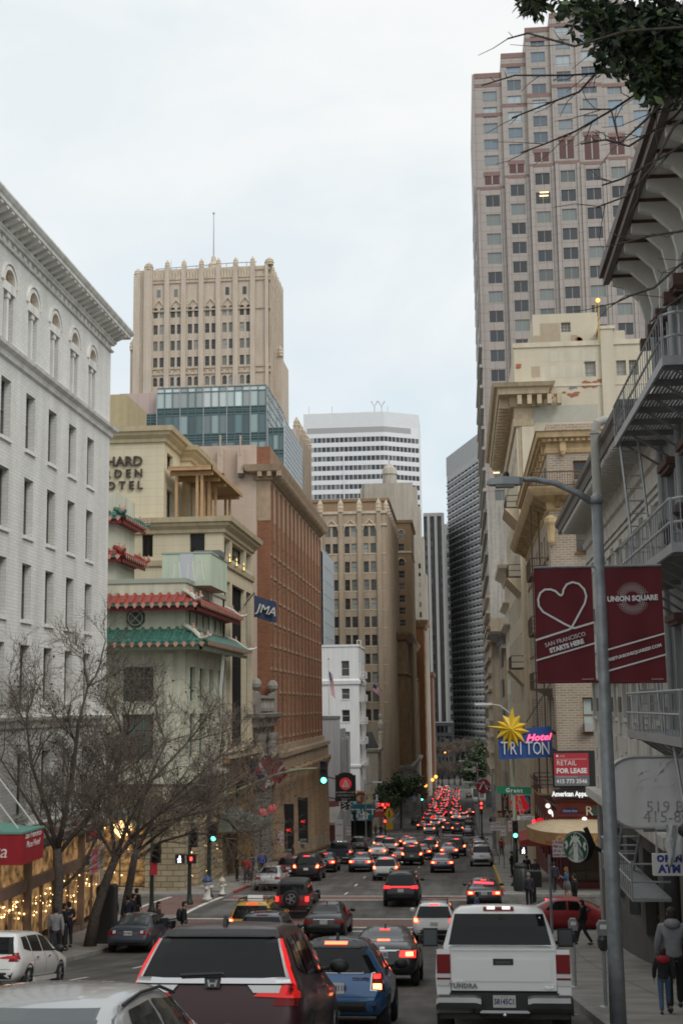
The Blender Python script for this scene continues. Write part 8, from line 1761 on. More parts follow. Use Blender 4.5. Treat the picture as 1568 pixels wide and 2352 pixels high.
for uv,pose,a,b,lb,rz,op in((Z1(252,620),'stand_cross',(.05,.05,.03),K,'man in olive jacket with hands folded beside the first bare trunk',-1.2,()),(Z1(402,652),'stand_phone',K,K,'left of two people in black bent over a phone by the kerb',-.9,()),(Z1(434,642),'stand_phone',N,N,'right of two people bent over a phone, in navy jacket',.8,()),(Z1(512,672),'walk',Gy,N,'person in grey top walking between the two bare trunks',.2,()),(Z1(703,582),'stand',K,K,'person in long black coat seen from behind by the dark cabinet',.1,()),(Z1(857,556),'stand',K,K,'taller man in black at the corner shop door',-.6,()),(Z1(868,590),'stand',K,N,'shorter man in black in front of the corner shop door',-1.0,()),(Z1(925,600),'stand',N,(.5,.5,.48),'person in white trousers beside the green signal pole',.5,()),(Z1(994,618),'stand_phone',(.05,.045,.045),K,'woman in dark coat looking at her phone at the crossing',-1.4,('long',)),(Z1(1155,618),'step',K,(.03,.05,.1),'man with black backpack waiting to cross by the signal pole',-1.3,()),(Z2(75,345),'stand',K,K,'person in black nearest the gold hotel doors',-1,()),(Z2(128,340),'stand',(.12,.07,.06),Kh,'person in beige trousers by the gold hotel doors',.4,()),(Z2(190,355),'walk',Rd,N,'person in bright red jacket beside the silver parked sedan',.1,()),(Z2(168,340),'stand',K,K,'person in black behind the one in the red jacket',1.2,()),(Z2(222,352),'walk',(.06,.03,.03),K,'person in dark maroon top between red and blue jackets',3,()),(Z2(266,326),'walk',Bl,K,'person in bright blue jacket before the grey stone house',3.1,()),(Z2(308,322),'stand',K,(.06,.05,.04),'person in black jacket right of the blue jacket',2.8,()),(Z2(552,275),'stand',K,K,'person in black standing against the white plinth',-1.4,()),(Z3(586,350),'stand',K,K,'man in black jacket behind the right hand bins',.3,()),(Z3(640,375),'walk',K,K,'woman with open black jacket and long hair walking past the awning',3.0,('long',)),(Z3(598,460),'stand',(.06,.06,.08),N,'grey haired person with a carrier bag beside the signal pole',.4,()),(Z3(757,392),'walk',N,K,'man in dark suit walking away under the beige awning',.1,()),(Z3(857,425),'step_phone',(.07,.12,.2),(.14,.13,.13),'woman in denim jacket and striped skirt with bare legs',1.2,('skirt','long')),(Z3(938,468),'stand',K,K,'tall man in black standing under the coffee sign',1.0,()),('feet','walk',K,K,'man in black striding past the parking meters',1.3,()),(Z5(265,1300),'walk',(.16,.07,.03),K,'person in rust jacket on the pavement under the teal sign',.1,()),(Z5(320,1300),'walk',K,K,'person in black on the pavement under the teal sign',.1,()),(Z3(428,240),'stand',Rd,K,'small person in red far up the right pavement',0,()),(Z3(492,325),'stand_cross',K,N,'person with bare arms by the right kerb meters',1.4,()),(Z3(362,108),'walk',K,K,'left of two tiny walkers past the far signal',0,()),(Z3(406,108),'walk',N,K,'right of two tiny walkers past the far signal',0,())):
 hr=ghair if 'grey haired' in lb else blond if 'denim' in lb else hairk
 x,y=spot(*Z3(945,945))if uv=='feet' else(0,0);person(None if uv=='feet' else uv,pose,a,b,lb,rz,1.74,op,hair=hr,xyz=(x,y,gz(y)+.145))
person(Z3(272,580),'walk',(.06,.09,.2),N,'person in blue jacket and dark cap crossing ahead of the white pickup',1.5,1.72,(),.0)
person(Z5(912,1335),'walk',K,K,'person in black crossing the road at the far junction',1.5,1.74,(),.0)
p=at(*Z4(1475,525),217);person(None,'stand_climb',(.5,.5,.5),K,'person in white shirt out on the white fire escape',-1.6,1.8,(),xyz=(p.x,p.y,p.z))
ax=at(1546,2200,24.4).x;person(None,'walk',Gy,K,'adult in grey hooded top and black cap walking down the right pavement',-.1,1.78,('hood',),xyz=(ax,24.4,gz(24.4)+.145))
ax=at(1522,2200,24.0).x;person(None,'step',(.025,.02,.02),(.07,.12,.2),'child in black vest and jeans beside the adult in grey',-.1,1.1,('kid',),xyz=(ax,24.0,gz(24.0)+.145))
kid=[o for o in C.objects if o.get('label','').startswith('child in black')][0];s_=MB()
s_.sphere((0,-.08,1.43),.15,cl((.3,.02,.03)),12,8,(1.25,.7,.75)).build('hood',kid,True,local=True)
bp=[o for o in C.objects if o.get('label','').startswith('man with black backpack')][0]
MB().sphere((0,-.2,1.2),.2,cl(K),12,8,(.85,.6,1.3)).build('backpack',bp,True,local=True)
# trees
bark=mat('bark',(.08,.066,.055),.9,var=.35,scale=9,bump=.5,bscale=25);twig=mat('twig',(.13,.104,.085),.9,var=.25,scale=4)
def bare_tree(name,label,base,seed,limbs,levels=5,group=None,r0=.2,tw=1.0,dead=True,trunk=()):
 """trunk and limbs given as bent paths, finer branches grown from them"""
 rnd=random.Random(seed);t=thing(name,label,'tree',base,group=group);B=Vector(base);tr=MB();br=MB();lf=MB();cnt=[0]
 def bough(p,d,L,r,lev):
  n=4 if lev<3 else 3;pts=[p];q=p;dd=d.copy();cnt[0]+=1
  for k in range(n):
   dd=(dd+Vector((rnd.uniform(-1,1),rnd.uniform(-1,1),rnd.uniform(-.5,.9)))*.26).normalized();q=q+dd*(L/n);pts.append(q)
  br.tube(pts,[r*(1-.5*k/n)for k in range(n+1)],bark if lev<2 else twig,5 if lev<2 else 3,False)
  if lev>=levels:
   if dead and rnd.random()<.016:e=pts[-1];lf.poly([e,e+Vector((.05,0,-.05)),e+Vector((0,.03,-.13)),e+Vector((-.05,0,-.05))],mat('dead_leaf',(.1,.05,.025),.9))
   return
  for k in range(1,n+1):
   for _ in range((1 if k<n else 2)if lev<3 else 2):
    a=rnd.uniform(0,2*PI);perp=dd.orthogonal().normalized();perp.rotate(Matrix.Rotation(a,3,dd));nd=(dd*rnd.uniform(.5,.9)+perp*rnd.uniform(.5,.95)+Vector((0,0,.16))).normalized()
    bough(pts[k],nd,L*rnd.uniform(.46,.7),max(.0085*tw,r*.5*(1-.35*k/n)),lev+1)
 tr.tube([B+Vector(p)for p in trunk],[r0*(1.25 if i==0 else 1-.1*i)for i in range(len(trunk))],bark,9)
 for path,r in limbs:
  P=[B+Vector(p)for p in path];tr.tube(P,[r*.8*(1-.6*i/(len(P)-1))for i in range(len(P))],bark,7)
  for i in range(1,len(P)):
   for _ in range(3 if i<len(P)-1 else 4):
    dd=(P[i]-P[i-1]).normalized();perp=dd.orthogonal().normalized();perp.rotate(Matrix.Rotation(rnd.uniform(0,2*PI),3,dd));bough(P[i]if i==len(P)-1 else P[i].lerp(P[i-1],rnd.random()*.6),(dd*.8+perp*rnd.uniform(.4,.9)).normalized(),rnd.uniform(1.5,2.3),r*.34,2)
 tr.build('trunk',t,True);tag(br.build('twig_crown',t),kind='stuff')
 if lf.f:tag(lf.build('dry_leaves',t),kind='stuff')
 if levels==5:t.scale=(.95,.95,.84)
 return t
def base_at(X,u,v=2150):y=atx(u,v,X).y;return(X,y,gz(y)+.14)
b1,b2,b3=base_at(-15.1,128),base_at(-15.0,205),base_at(-15.1,283)
bare_tree('bare_tree','bare street tree with straight trunk before the white hotel windows',b1,5,[([(0,0,4.4),(-.5,.3,6),(-1.2,.2,8.2),(-1.5,.5,9.8)],.13),([(0,0,4.4),(.35,-.2,6),(.5,.3,8),(.7,.2,10),(1.0,.4,11.6)],.15),([(0,0,4.2),(.9,.5,5.6),(1.9,.9,7.6),(2.4,1.2,9.4)],.12),([(.1,0,2.7),(.9,.4,3.6),(1.5,.6,5.2),(2.1,1.0,7)],.1),([(0,0,4.3),(-.9,-.6,6.4),(-2.0,-1,8.4)],.1)],5,None,.22,trunk=[(0,0,-.2),(.02,.02,1.6),(.1,0,3.2),(0,0,4.5)])
bare_tree('bare_tree','bare street tree with leaning trunk and wide drooping crown',b2,11,[([(.9,.6,3.9),(1.3,1.2,5.6),(2.2,1.8,7.6),(3.6,2.6,9.4)],.14),([(.9,.6,3.9),(1.9,.4,5.2),(3.0,.2,6.2),(4.3,.6,7.4)],.13),([(.9,.6,3.9),(.6,.9,6),(.4,1.0,8),(.9,1.4,10)],.12),([(1.4,.8,4.6),(2.8,1.6,5.6),(4.4,2.4,6.0),(5.4,3.2,5.4)],.1),([(.9,.6,3.9),(.2,.2,5.4),(-.4,.2,7.4)],.1)],5,None,.24,trunk=[(0,0,-.2),(.2,.1,1.4),(.55,.35,2.8),(.95,.6,4.1)])
bare_tree('bare_tree','bare street tree at the corner with two forked limbs',b3,23,[([(.5,.2,4.1),(1.2,.6,5.8),(2.6,1.2,7.4),(4.2,1.6,9)],.14),([(.5,.2,4.1),(.5,.8,6),(.9,1.2,8),(1.6,1.6,9.8)],.13),([(.4,.2,3.7),(1.6,.9,4.6),(3.0,1.6,5.0),(4.4,2.2,4.6)],.11),([(.5,.2,4.1),(2.2,0,5.6),(3.6,.2,6.6),(4.8,.6,7.4)],.11),([(.5,.2,4.1),(-.2,.3,6),(-.6,.6,8)],.1)],5,None,.22,trunk=[(0,0,-.2),(.1,.1,1.6),(.3,.2,3),(.5,.2,4.3)])
leafd=mat('leaf_dark',(.03,.055,.02),.55,var=.5,scale=3);leafl=mat('leaf_light',(.085,.13,.035),.5,var=.3,scale=3);leafk=mat('leaf_deep',(.014,.026,.012),.6)
def leaf(mb,p,s,rnd,m):
 a=Vector((rnd.uniform(-1,1),rnd.uniform(-1,1),rnd.uniform(-1,.4))).normalized();b=a.orthogonal().normalized();b.rotate(Matrix.Rotation(rnd.uniform(0,6.3),3,a));mb.poly([p,p+a*s*.5+b*s*.22,p+a*s,p+a*s*.5-b*s*.22],m)
def crown_tree(name,label,base,h,rx,rz_,n,seed,s=.5,group=None):
 rnd=random.Random(seed);t=thing(name,label,'tree',base,group=group);B=Vector(base);MB().tube([B,B+Vector((.1,0,h-rz_*1.2)),B+Vector((0,.1,h-rz_*.6))],[.22,.16,.08],bark,7).build('trunk',t);c=B+Vector((0,0,h-rz_));mb=MB()
 cl_=[c+Vector((rnd.gauss(0,.48)*rx,rnd.gauss(0,.48)*rx,rnd.gauss(0,.42)*rz_))for _ in range(26)]
 for k in range(n):
  q=rnd.choice(cl_)+Vector([rnd.gauss(0,.17)*w for w in(rx,rx,rz_)]);up=(q.z-c.z)/rz_;leaf(mb,q,s*rnd.uniform(.6,1.3),rnd,leafl if rnd.random()<.12+.2*max(0,up)else leafd if rnd.random()<.65 else leafk)
 tag(mb.build('crown',t),kind='stuff');return t
x,y=spot(*Z5(545,1360));crown_tree('street_tree','round dark green street tree at the far junction corner',(x-.2,y,gz(y)+.14),9.6,3.6,2.9,5200,3,.55)
for i,(zx,zy,Y)in enumerate(((1385,700,470),(1330,740,455),(1250,830,445))):
 x=at(*Z5(zx,zy),Y).x;crown_tree('evergreen_tree',('tallest dark evergreen at the end of the street','dark evergreen beside the tallest one at the street end','low dark evergreen before the street end trees')[i],(x,Y,gz(Y)),(15,13,8)[i],(3.4,3.2,3)[i],(6,5,3)[i],1500,40+i,1.1)
for i,(zx,Y)in enumerate(((960,462),(1030,458),(1090,470),(1150,464),(1210,475),(1275,480),(920,474))):
 x=at(*Z5(zx,800),Y).x;bare_tree('bare_tree','bare brown tree in the row closing the end of the street',(x,Y,gz(Y)),60+i,[([(0,0,2),(a,b,6),(a*2.2,b*2,11+i%3)],.22)for a,b in((1.4,0),(-1.4,.4),(.2,1.2),(0,-1.2))],4,'bare trees closing the street',.3,7.0,False,[(0,0,0),(0,0,2.2)])
def overhang_tree():
 base=(3.7,13.2,gz(13.2)+.14);B=Vector(base);rnd=random.Random(77);t=thing('leafy_tree','broadleaf tree with dark leaves and bare twigs hanging in at the top corner','tree',base);tr=MB();tw=MB();lf=MB();A=lambda u,v,Y=13.4:at(u,v,Y)
 tr.tube([B-Vector((0,0,.3)),B+Vector((.05,0,3)),Vector((3.6,13.2,1.2)),Vector((3.3,13.3,4.6)),Vector((2.9,13.4,7.2))],[.24,.2,.17,.13,.06],bark,9)
 tr.tube([Vector((3.5,13.2,3.2)),A(1640,330),A(1568,210),A(1480,120),A(1400,60)],[.09,.07,.05,.035,.015],bark,7).tube([Vector((3.3,13.3,4.6)),A(1640,60),A(1500,-10),A(1330,-60),A(1230,-20)],[.08,.06,.045,.03,.012],bark,7)
 for path in([(1600,120),(1500,190),(1405,250),(1325,300),(1250,330),(1195,350)],[(1590,80),(1480,110),(1400,165),(1300,172),(1180,172),(1110,195)],[(1590,60),(1440,70),(1320,105),(1210,75),(1168,88)],[(1620,300),(1520,360),(1430,410),(1380,425)],[(1620,190),(1545,270),(1440,335),(1390,320),(1330,330)],[(1610,240),(1545,290),(1500,380),(1440,450),(1370,475)],[(1640,560),(1560,610),(1500,660),(1440,680),(1400,700)],[(1620,480),(1568,530),(1500,540),(1420,560)],[(1610,650),(1540,700),(1490,740)],[(1560,200),(1480,280),(1420,330),(1405,250),(1330,250)],[(1500,60),(1400,130),(1330,210),(1260,235),(1175,270)]):
  Y=rnd.uniform(12.6,14.2);P=[A(u+rnd.uniform(-4,4),v,Y+.05*i)for i,(u,v)in enumerate(path)];tw.tube(P,[.017*(1-.6*i/len(P))for i in range(len(P))],bark,5)
  for i in range(1,len(P)):
   for _ in range(2):
    p=P[i].lerp(P[i-1],rnd.random());d=(P[i]-P[i-1]).normalized()+Vector((rnd.uniform(-.9,.9),rnd.uniform(-.5,.5),rnd.uniform(-.7,.9)));q=p+d*rnd.uniform(.1,.22);q2=q+d*.12+Vector((rnd.uniform(-.08,.08),0,rnd.uniform(-.08,.08)));tw.tube([p,q,q2],[.007,.005,.0035],bark,3,False)
 for cu,cv,ru,rv,n in((1490,60,105,66,1250),(1540,120,55,80,1300),(1400,60,70,45,600),(1505,150,55,60,800),(1490,190,22,34,220),(1225,5,30,24,240),(1340,15,70,22,260),(1430,110,26,55,260),(1385,130,16,34,70),(1560,190,16,50,160)):
  for _ in range(n):leaf(lf,A(cu+rnd.gauss(0,.5)*ru,cv+rnd.gauss(0,.5)*rv,rnd.uniform(12.9,14.1)),rnd.uniform(.09,.17),rnd,leafl if rnd.random()<.14 else leafd if rnd.random()<.5 else leafk)
 tr.build('trunk',t,True);tag(tw.build('twigs',t),kind='stuff');tag(lf.build('foliage',t),kind='stuff')
overhang_tree()
# street furniture, signals, flags and signs
polek=mat('pole_dark_green',(.018,.024,.02),.5);steel=mat('pole_steel',(.27,.285,.3),.5,.4,var=.2,scale=6,streak=.2);grn=mat('signal_green',(.3,1,.8),.3,emit=(.12,1,.68),es=5);redl=mat('signal_red',(1,.1,.05),.3,emit=(1,.03,.02),es=7);whl=mat('signal_white',(1,1,1),.3,emit=(.9,.9,1),es=4);offl=mat('lens_off',(.05,.02,.015),.3);blk=mat('sign_black');wt=mat('sign_white')
def signal_head(parent,c,on,s=1.0,w=.36,back=False):
 c=Vector(c);h=.36*s;o=MB().box(c.x-w/2*s,c.x+w/2*s,c.y-.1,c.y+.16,c.z-1.5*h,c.z+1.5*h,blk)
 for k in(-1,0,1):
  z=c.z-k*h;m=dict(r=redl,g=grn).get(on)if dict(r=-1,g=1).get(on)==k else offl
  o.prism([(c.x+.13*s*math.cos(q*PI/8),c.y-.1,z+.13*s*math.sin(q*PI/8))for q in range(16)],(0,-.012,0),m);r=.155*s
  for q in range(8):a,b=PI*q/8,PI*(q+1)/8;o.poly([(c.x+r*math.cos(a),c.y-.1,z+r*math.sin(a)),(c.x+r*math.cos(a),c.y-.32,z+r*math.sin(a)),(c.x+r*math.cos(b),c.y-.32,z+r*math.sin(b)),(c.x+r*math.cos(b),c.y-.1,z+r*math.sin(b))],blk)
 return o.build('signal_head',parent)
def walk_head(parent,c,man=True):
 c=Vector(c);o=MB().box(c.x-.24,c.x+.24,c.y-.1,c.y+.15,c.z-.24,c.z+.24,blk);P=lambda x,z:(c.x+x,c.y-.115,c.z+z)
 if man:o.sphere(P(.02,.14),.035,whl,8,5).tube([P(.01,.09),P(0,-.03)],.035,whl,5).tube([P(.01,.07),P(-.07,.01),P(-.09,-.04)],.018,whl,4).tube([P(.01,.07),P(.08,.0)],.018,whl,4).tube([P(0,-.03),P(-.05,-.12),P(-.09,-.18)],.022,whl,4).tube([P(0,-.03),P(.05,-.1),P(.06,-.18)],.022,whl,4)
 else:o.box(c.x-.06,c.x+.06,c.y-.12,c.y-.1,c.z-.08,c.z+.1,redl)
 return o.build('walk_signal',parent)
def pole(name,label,cat,x,y,h,r=.09,m=polek,group=None):
 z=gz(y)+.14;t=thing(name,label,cat,(x,y,z),group=group);MB().lathe([(r*2.2,0),(r*2.2,.1),(r*1.5,.22),(r*1.1,.6),(r,h*.5),(r*.8,h)],(x,y,z),m,12).build('pole',t,True);return t,z
x,y=spot(*Z1(1368,632));x=min(x,CL-.5);tip=at(*Z4(972,718),y-.2);zarm=zat(*Z4(60,985),y)
t,z=pole('traffic_signal','dark green signal pole with long curved mast arm and green light over the road','traffic light',x,y,zarm-gz(y)+.9,.12)
olive=mat('arm_olive',(.16,.18,.115),.5);a0=Vector((x,y,zarm-.7));MB().tube([a0,at(*Z4(60,985),y),at(*Z4(300,875),y),at(*Z4(560,775),y),at(*Z4(780,730),y),tip],[.11,.1,.09,.08,.07,.06],olive,8).build('mast_arm',t,True)
c=at(*Z4(1032,760),y-.3);signal_head(t,c,'g',(at(*Z4(1032,635),y).z-at(*Z4(1032,885),y).z)/1.1);g=at(*Z1(1340,243),y-.3);signal_head(t,(g.x,g.y,g.z+.36),'g')
for nm,zx,zb,zt_,sig,lb in(('b',1187,676,195,((1206,240,'n'),),'dark green signal pole with lit walking man by the stone corner'),('c',950,728,60,((972,335,'n'),),'dark green pole with side facing signals before the chandelier shop')):
 X,Y=spot(*Z1(zx,zb));X=min(X,CL-.4);h=zat(*Z1(zx,zt_),Y)-gz(Y)-.14;t,z=pole('traffic_signal',lb,'traffic light',X,Y,h,.1)
 for sx_,sy_,on in sig:p=at(*Z1(sx_,sy_),Y-.1);signal_head(t,(p.x+.12,p.y,p.z),on,.9)
 if nm=='b':p=at(*Z1(1128,372),Y-.2);walk_head(t,p);p=at(*Z1(1160,372),Y-.1);walk_head(t,(p.x+.35,p.y,p.z),False);MB().tube([(X-.7,Y,p.z+.2),(X+.5,Y,p.z+.2)],.03,polek).build('bracket',t)
 else:p=at(*Z1(965,435),Y-.15);MB().box(p.x-.17,p.x+.17,Y-.16,Y-.12,p.z-.3,p.z+.3,mat('sign_red',(.5,.03,.05),.6)).build('red_plate',t)
y=85.2;x=at(*Z3(526,610),y).x;ztop=zat(1180,1630,y);t,z=pole('traffic_signal','tall pole with green light, walking man and two street name plates at the right corner','traffic light',x,y,3.2,.16)
cream_p=mat('pole_cream',(.42,.43,.33),.5);MB().tube([(x,y,z+3.2),(x,y,ztop)],[.12,.08],cream_p,10).tube([(x,y,ztop-.3),(x-.7,y,ztop+.25),(x-1.3,y,ztop+.35)],.05,cream_p,8).box(x-2.3,x-1.2,y-.14,y+.14,ztop+.3,ztop+.44,mat('lamp_head_white',(.6,.6,.6),.5)).build('lamp_arm',t)
p=at(*Z3(517,224),y-.3);signal_head(t,(p.x,p.y,p.z+.36),'g');p=at(*Z3(567,318),y-.2);walk_head(t,p);MB().tube([(x,y,p.z),(p.x,y,p.z)],.03,polek).build('bracket',t)
a,b=at(*ZR(165,900),y-.1),at(*ZR(420,845),y-.1);sg=thing('street_name_sign','green street name plate with white letters high on the right pole','sign',(x,y,a.z));cx,cz=(a.x+b.x)/2,(a.z+b.z)/2;MB().obox((cx,y-.18,cz),((b.x-a.x)/2,0,-.04),(0,.02,0),(0,0,(b.z-a.z)/2),mat('plate_green',(.005,.2,.11),.5)).box(x-.06,x+.06,y-.2,y-.05,cz-.1,cz+.1,steel).build('plate',sg);text('Grant',(b.z-a.z)*.8,wt,frm((cx,y-.205,cz-.01),(1,0,-.03)),parent=sg,space=1.3,bold=.012)
a,b=at(*ZR(316,1097),y-.1),at(*ZR(446,1066),y-.1);sg=thing('street_name_sign','small white street name plate below the beige awning corner pole','sign',(x,y,a.z));MB().box(a.x,b.x,y-.2,y-.17,a.z,b.z,wt).build('plate',sg);text('Grant',.3,blk,frm(((a.x+b.x)/2,y-.205,(a.z+b.z)/2),(1,0,0)),parent=sg,space=1.1)
Y=21.0;xb=(at(1421,2250,Y).x+at(1366,1200,Y).x)/2;zt_=zat(1362,1155,Y);t=thing('lamp_post','tall grey steel lamp post carrying two dark red banners','lamp post',(xb,Y,gz(Y)+.14))
MB().tube([(xb,Y,gz(Y)),(xb,Y,gz(Y)+1.2),(xb,Y,zt_)],[.13,.12,.085],steel,16).lathe([(.1,0),(.12,.05),(.1,.12),(.02,.18)],(xb,Y,zt_-.02),steel,14).lathe([(.2,0),(.2,.05),(.13,.1)],(xb,Y,gz(Y)+.1),steel,12).build('post',t,True)
pa=[at(u,v,Y)for u,v in((1358,1152),(1325,1132),(1275,1110),(1225,1101),(1195,1101))];MB().tube(pa,[.06,.055,.05,.045,.04],steel,10).build('arm',t,True)
a,b=at(1200,1105,Y),at(1117,1109,Y);mb=MB();lh=mat('lamp_head_grey',(.36,.38,.39),.5,.2)
for k,(f,w_,zz0,zz1)in enumerate(((0,.06,-.05,.05),(.1,.11,-.06,.06),(.55,.14,-.05,.075),(.9,.11,-.045,.05),(1,.04,-.03,.02))):
 if k:mb.mesh([(p.x,Y+s*w,p.z+z_)for p,w,z0_,z1_ in(L0,(a.lerp(b,f),w_,zz0,zz1))for s in(-1,1)for z_ in(z0_,z1_)],[(0,1,5,4),(2,6,7,3),(1,3,7,5),(0,4,6,2)]+([(4,5,7,6)]if k==4 else[]),lh)
 L0=(a.lerp(b,f),w_,zz0,zz1)
c=a.lerp(b,.45);mb.lathe([(.05,0),(.05,.06),(.03,.1)],c+Vector((0,0,.07)),blk,8);mb.box(c.x-.18,c.x+.12,Y-.1,Y+.1,c.z-.09,c.z-.05,mat('lens_grey',(.2,.22,.22),.3));mb.build('lamp_head',t)
wine=mat('banner_wine',(.115,.008,.014),.75,var=.12,scale=2.5);bw=mat('banner_white',(.68,.66,.66),.7)
def banner(lb,us,vs,draw,ph):
 (u0,u1),(v0,v1)=us,vs;p0,p1=at(u0,(v0+v1)/2,Y-.02),at(u1,(v0+v1)/2,Y-.02);z1,z0=zat((u0+u1)/2,v0,Y),zat((u0+u1)/2,v1,Y);W_,H=p1.x-p0.x,z1-z0;bt=thing('street_banner',lb,'banner',(p0.x,Y,z0),group=None);mb=MB();nx,nz=16,12
 f=lambda a,b:Vector((p0.x+W_*a,Y-.03+.03*math.sin(a*7+ph+b*2)*math.sin(PI*a)*.6,z0+H*b))
 for j in range(nz):
  for i in range(nx):mb.poly([f(i/nx,j/nz),f((i+1)/nx,j/nz),f((i+1)/nx,(j+1)/nz),f(i/nx,(j+1)/nz)],wine)
 mb.build('cloth',bt,True);rd=MB()
 for zz in(z0,z1):rd.tube([(p0.x if p0.x>xb else xb,Y-.03,zz),(p1.x if p1.x>xb else p0.x,Y-.03,zz)],.022,wine if zz==z0 else steel,6)
 rd.build('rod',bt);q=lambda a,b,d=.012:f(a,b)-Vector((0,d+.012,0));mk=MB();draw(mk,q,bt,W_,H,p0,z0);mk.build('print',bt)
 return bt
def strip2(mk,q,pts,w):
 for(a,b),(c,d)in zip(pts,pts[1:]):
  A,B=q(a,b),q(c,d);n=(B-A).cross(Vector((0,1,0))).normalized()*w;e=(B-A).normalized()*w*.5;mk.poly([A-n-e,B-n+e,B+n+e,A+n-e],bw)
def d1(mk,q,bt,W_,H,p0,z0):
 hp=[(0,.365),(.56,.45),(.6,.46),(.6,.475),(.5,.5),(.14,.61),(.07,.66),(.06,.72),(.1,.775),(.18,.805),(.28,.805),(.36,.79),(.43,.755),(.46,.75),(.485,.765),(.5,.8),(.56,.845),(.66,.865),(.77,.85),(.86,.8),(.89,.74),(.86,.68),(.63,.48),(.63,.465),(.68,.465),(1,.51)]
 strip2(mk,q,hp,.015);strip2(mk,q,[(0,.19),(1,.33)],.012);up=(-.165*H/1.0,0,1);a=math.atan2(.14*H,W_);u=(math.cos(a),0,math.sin(a));n=(-math.sin(a),0,math.cos(a))
 P=q(.5,.365);text('SAN FRANCISCO',H*.052,bw,frm(P,u,n),parent=bt,ext=.001,xs=.92);P=q(.52,.308);text('STARTS HERE',H*.055,bw,frm(P,u,n),parent=bt,ext=.001,bold=.006,xs=.92)
 P=q(.86,.022);text('SPONSOR BANK',H*.014,bw,frm(P,(1,0,0)),parent=bt,ext=.001)
def d2(mk,q,bt,W_,H,p0,z0):
 for r in range(7):
  for k in range(30):
   a=2*PI*k/30+r*.1
   if abs(math.sin(a))<.3:continue
   cx,cy=.5+(.13+.023*r)*math.cos(a),.715+(.13+.023*r)*W_/H*math.sin(a);s=.006+.0012*min(r,6-r);P=q(cx,cy);mk.poly([P+Vector((s*math.cos(w*PI/3),0,s*math.sin(w*PI/3)))for w in range(6)],bw)
 text('UNION SQUARE',H*.062,bw,frm(q(.5,.715,.02),(1,0,.02)),parent=bt,ext=.001,bold=.006,xs=.94);strip2(mk,q,[(0,.27),(1,.41)],.012);strip2(mk,q,[(0,.09),(1,.23)],.012);a=math.atan2(.14*H,W_);P=q(.5,.25)
 text('VISITUNIONSQUARESF.COM',H*.036,bw,frm(P,(math.cos(a),0,math.sin(a)),(-math.sin(a),0,math.cos(a))),parent=bt,ext=.001,bold=.003,xs=1.02);text('SPONSOR BANK',H*.014,bw,frm(q(.85,.022),(1,0,0)),parent=bt,ext=.001)
banner('dark red banner with white outlined heart left of the lamp post',(1229,1363),(1303,1567),d1,0);banner('dark red banner with ring of white dots right of the lamp post',(1384,1524),(1300,1567),d2,1.5)
def meter(lb,X,Y_):
 z=gz(Y_)+.14;t=thing('parking_meter',lb,'parking meter',(X,Y_,z),group='kerbside parking meters');MB().lathe([(.12,0),(.12,.02),(.035,.04),(.035,1.05)],(X,Y_,z),galv,10).build('post',t);h=MB();h.lathe([(.06,0),(.1,.06),(.11,.2),(.07,.3)],(X,Y_,z+1.02),mat('meter_dark',(.06,.06,.065),.4,.4),12);h.prism([(X-.1,Y_-.09,z+1.3),(X+.1,Y_-.09,z+1.3),(X+.11,Y_-.09,z+1.48),(X+.06,Y_-.09,z+1.56),(X-.06,Y_-.09,z+1.56),(X-.11,Y_-.09,z+1.48)],(0,.18,0),mat('meter_grey',(.3,.31,.33),.35,.5)).box(X-.06,X+.06,Y_-.1,Y_-.088,z+1.42,z+1.5,wt);h.build('head',t)
X_=spot(1369,2326)[0];meter('nearer grey parking meter beside the white pickup',max(2.5,X_),25.5);meter('farther grey parking meter half hidden by the pickup mirror',2.45,32)
def hydrant(lb,zx,zy,cap,s=1.0):
 x,y=spot(*Z1(zx,zy));x=min(x,CL-.3);z=gz(y)+.14;t=thing('fire_hydrant',lb,'fire hydrant',(x,y,z));w=mat('hydrant_white',(.55,.54,.5),.5,var=.1,scale=5);MB().lathe([(.24*s,0),(.24*s,.08*s),(.16*s,.12*s),(.16*s,.75*s),(.22*s,.78*s),(.22*s,.84*s)],(x,y,z),w,14).tube([(x-.3*s,y,z+.6*s),(x+.3*s,y,z+.6*s)],.08*s,w,10).tube([(x,y,z+.55*s),(x,y-.28*s,z+.55*s)],.09*s,w,10).build('barrel',t,True);MB().lathe([(.24*s,.84*s),(.24*s,.9*s),(.19*s,1.02*s),(.08*s,1.1*s),(.06*s,1.16*s),(.0,1.17*s)],(x,y,z),cap,14).build('cap',t,True)
hydrant('tall white fire hydrant with blue cap beside the mast arm pole',1338,645,mat('hydrant_blue',(.03,.06,.16),.5),1.15);hydrant('small cream fire hydrant right of the blue capped one',1436,612,mat('hydrant_cream',(.5,.45,.35),.5),.85)
def bin_(lb,X,Y_,w,h,m,cat='bin',name='litter_bin'):
 z=gz(Y_)+.14;t=thing(name,lb,cat,(X,Y_,z));MB().lathe([(w*.9,0),(w,.1),(w,h*.85),(w*.85,h*.88),(w*.85,h*.95),(w,h),(w*.6,h*1.08),(.01,h*1.1)],(X,Y_,z),m,12).build('drum',t,True);r=MB()
 for k in range(12):a=PI*k/6;r.box(X+w*math.cos(a)-.02,X+w*math.cos(a)+.02,Y_+w*math.sin(a)-.02,Y_+w*math.sin(a)+.02,z+.1,z+h*.84,polek)
 r.build('slats',t)
x,y=spot(*Z3(545,602));bin_('black slatted litter bin beside the right corner pole',x+.15,y+1.2,.45,1.5,polek)
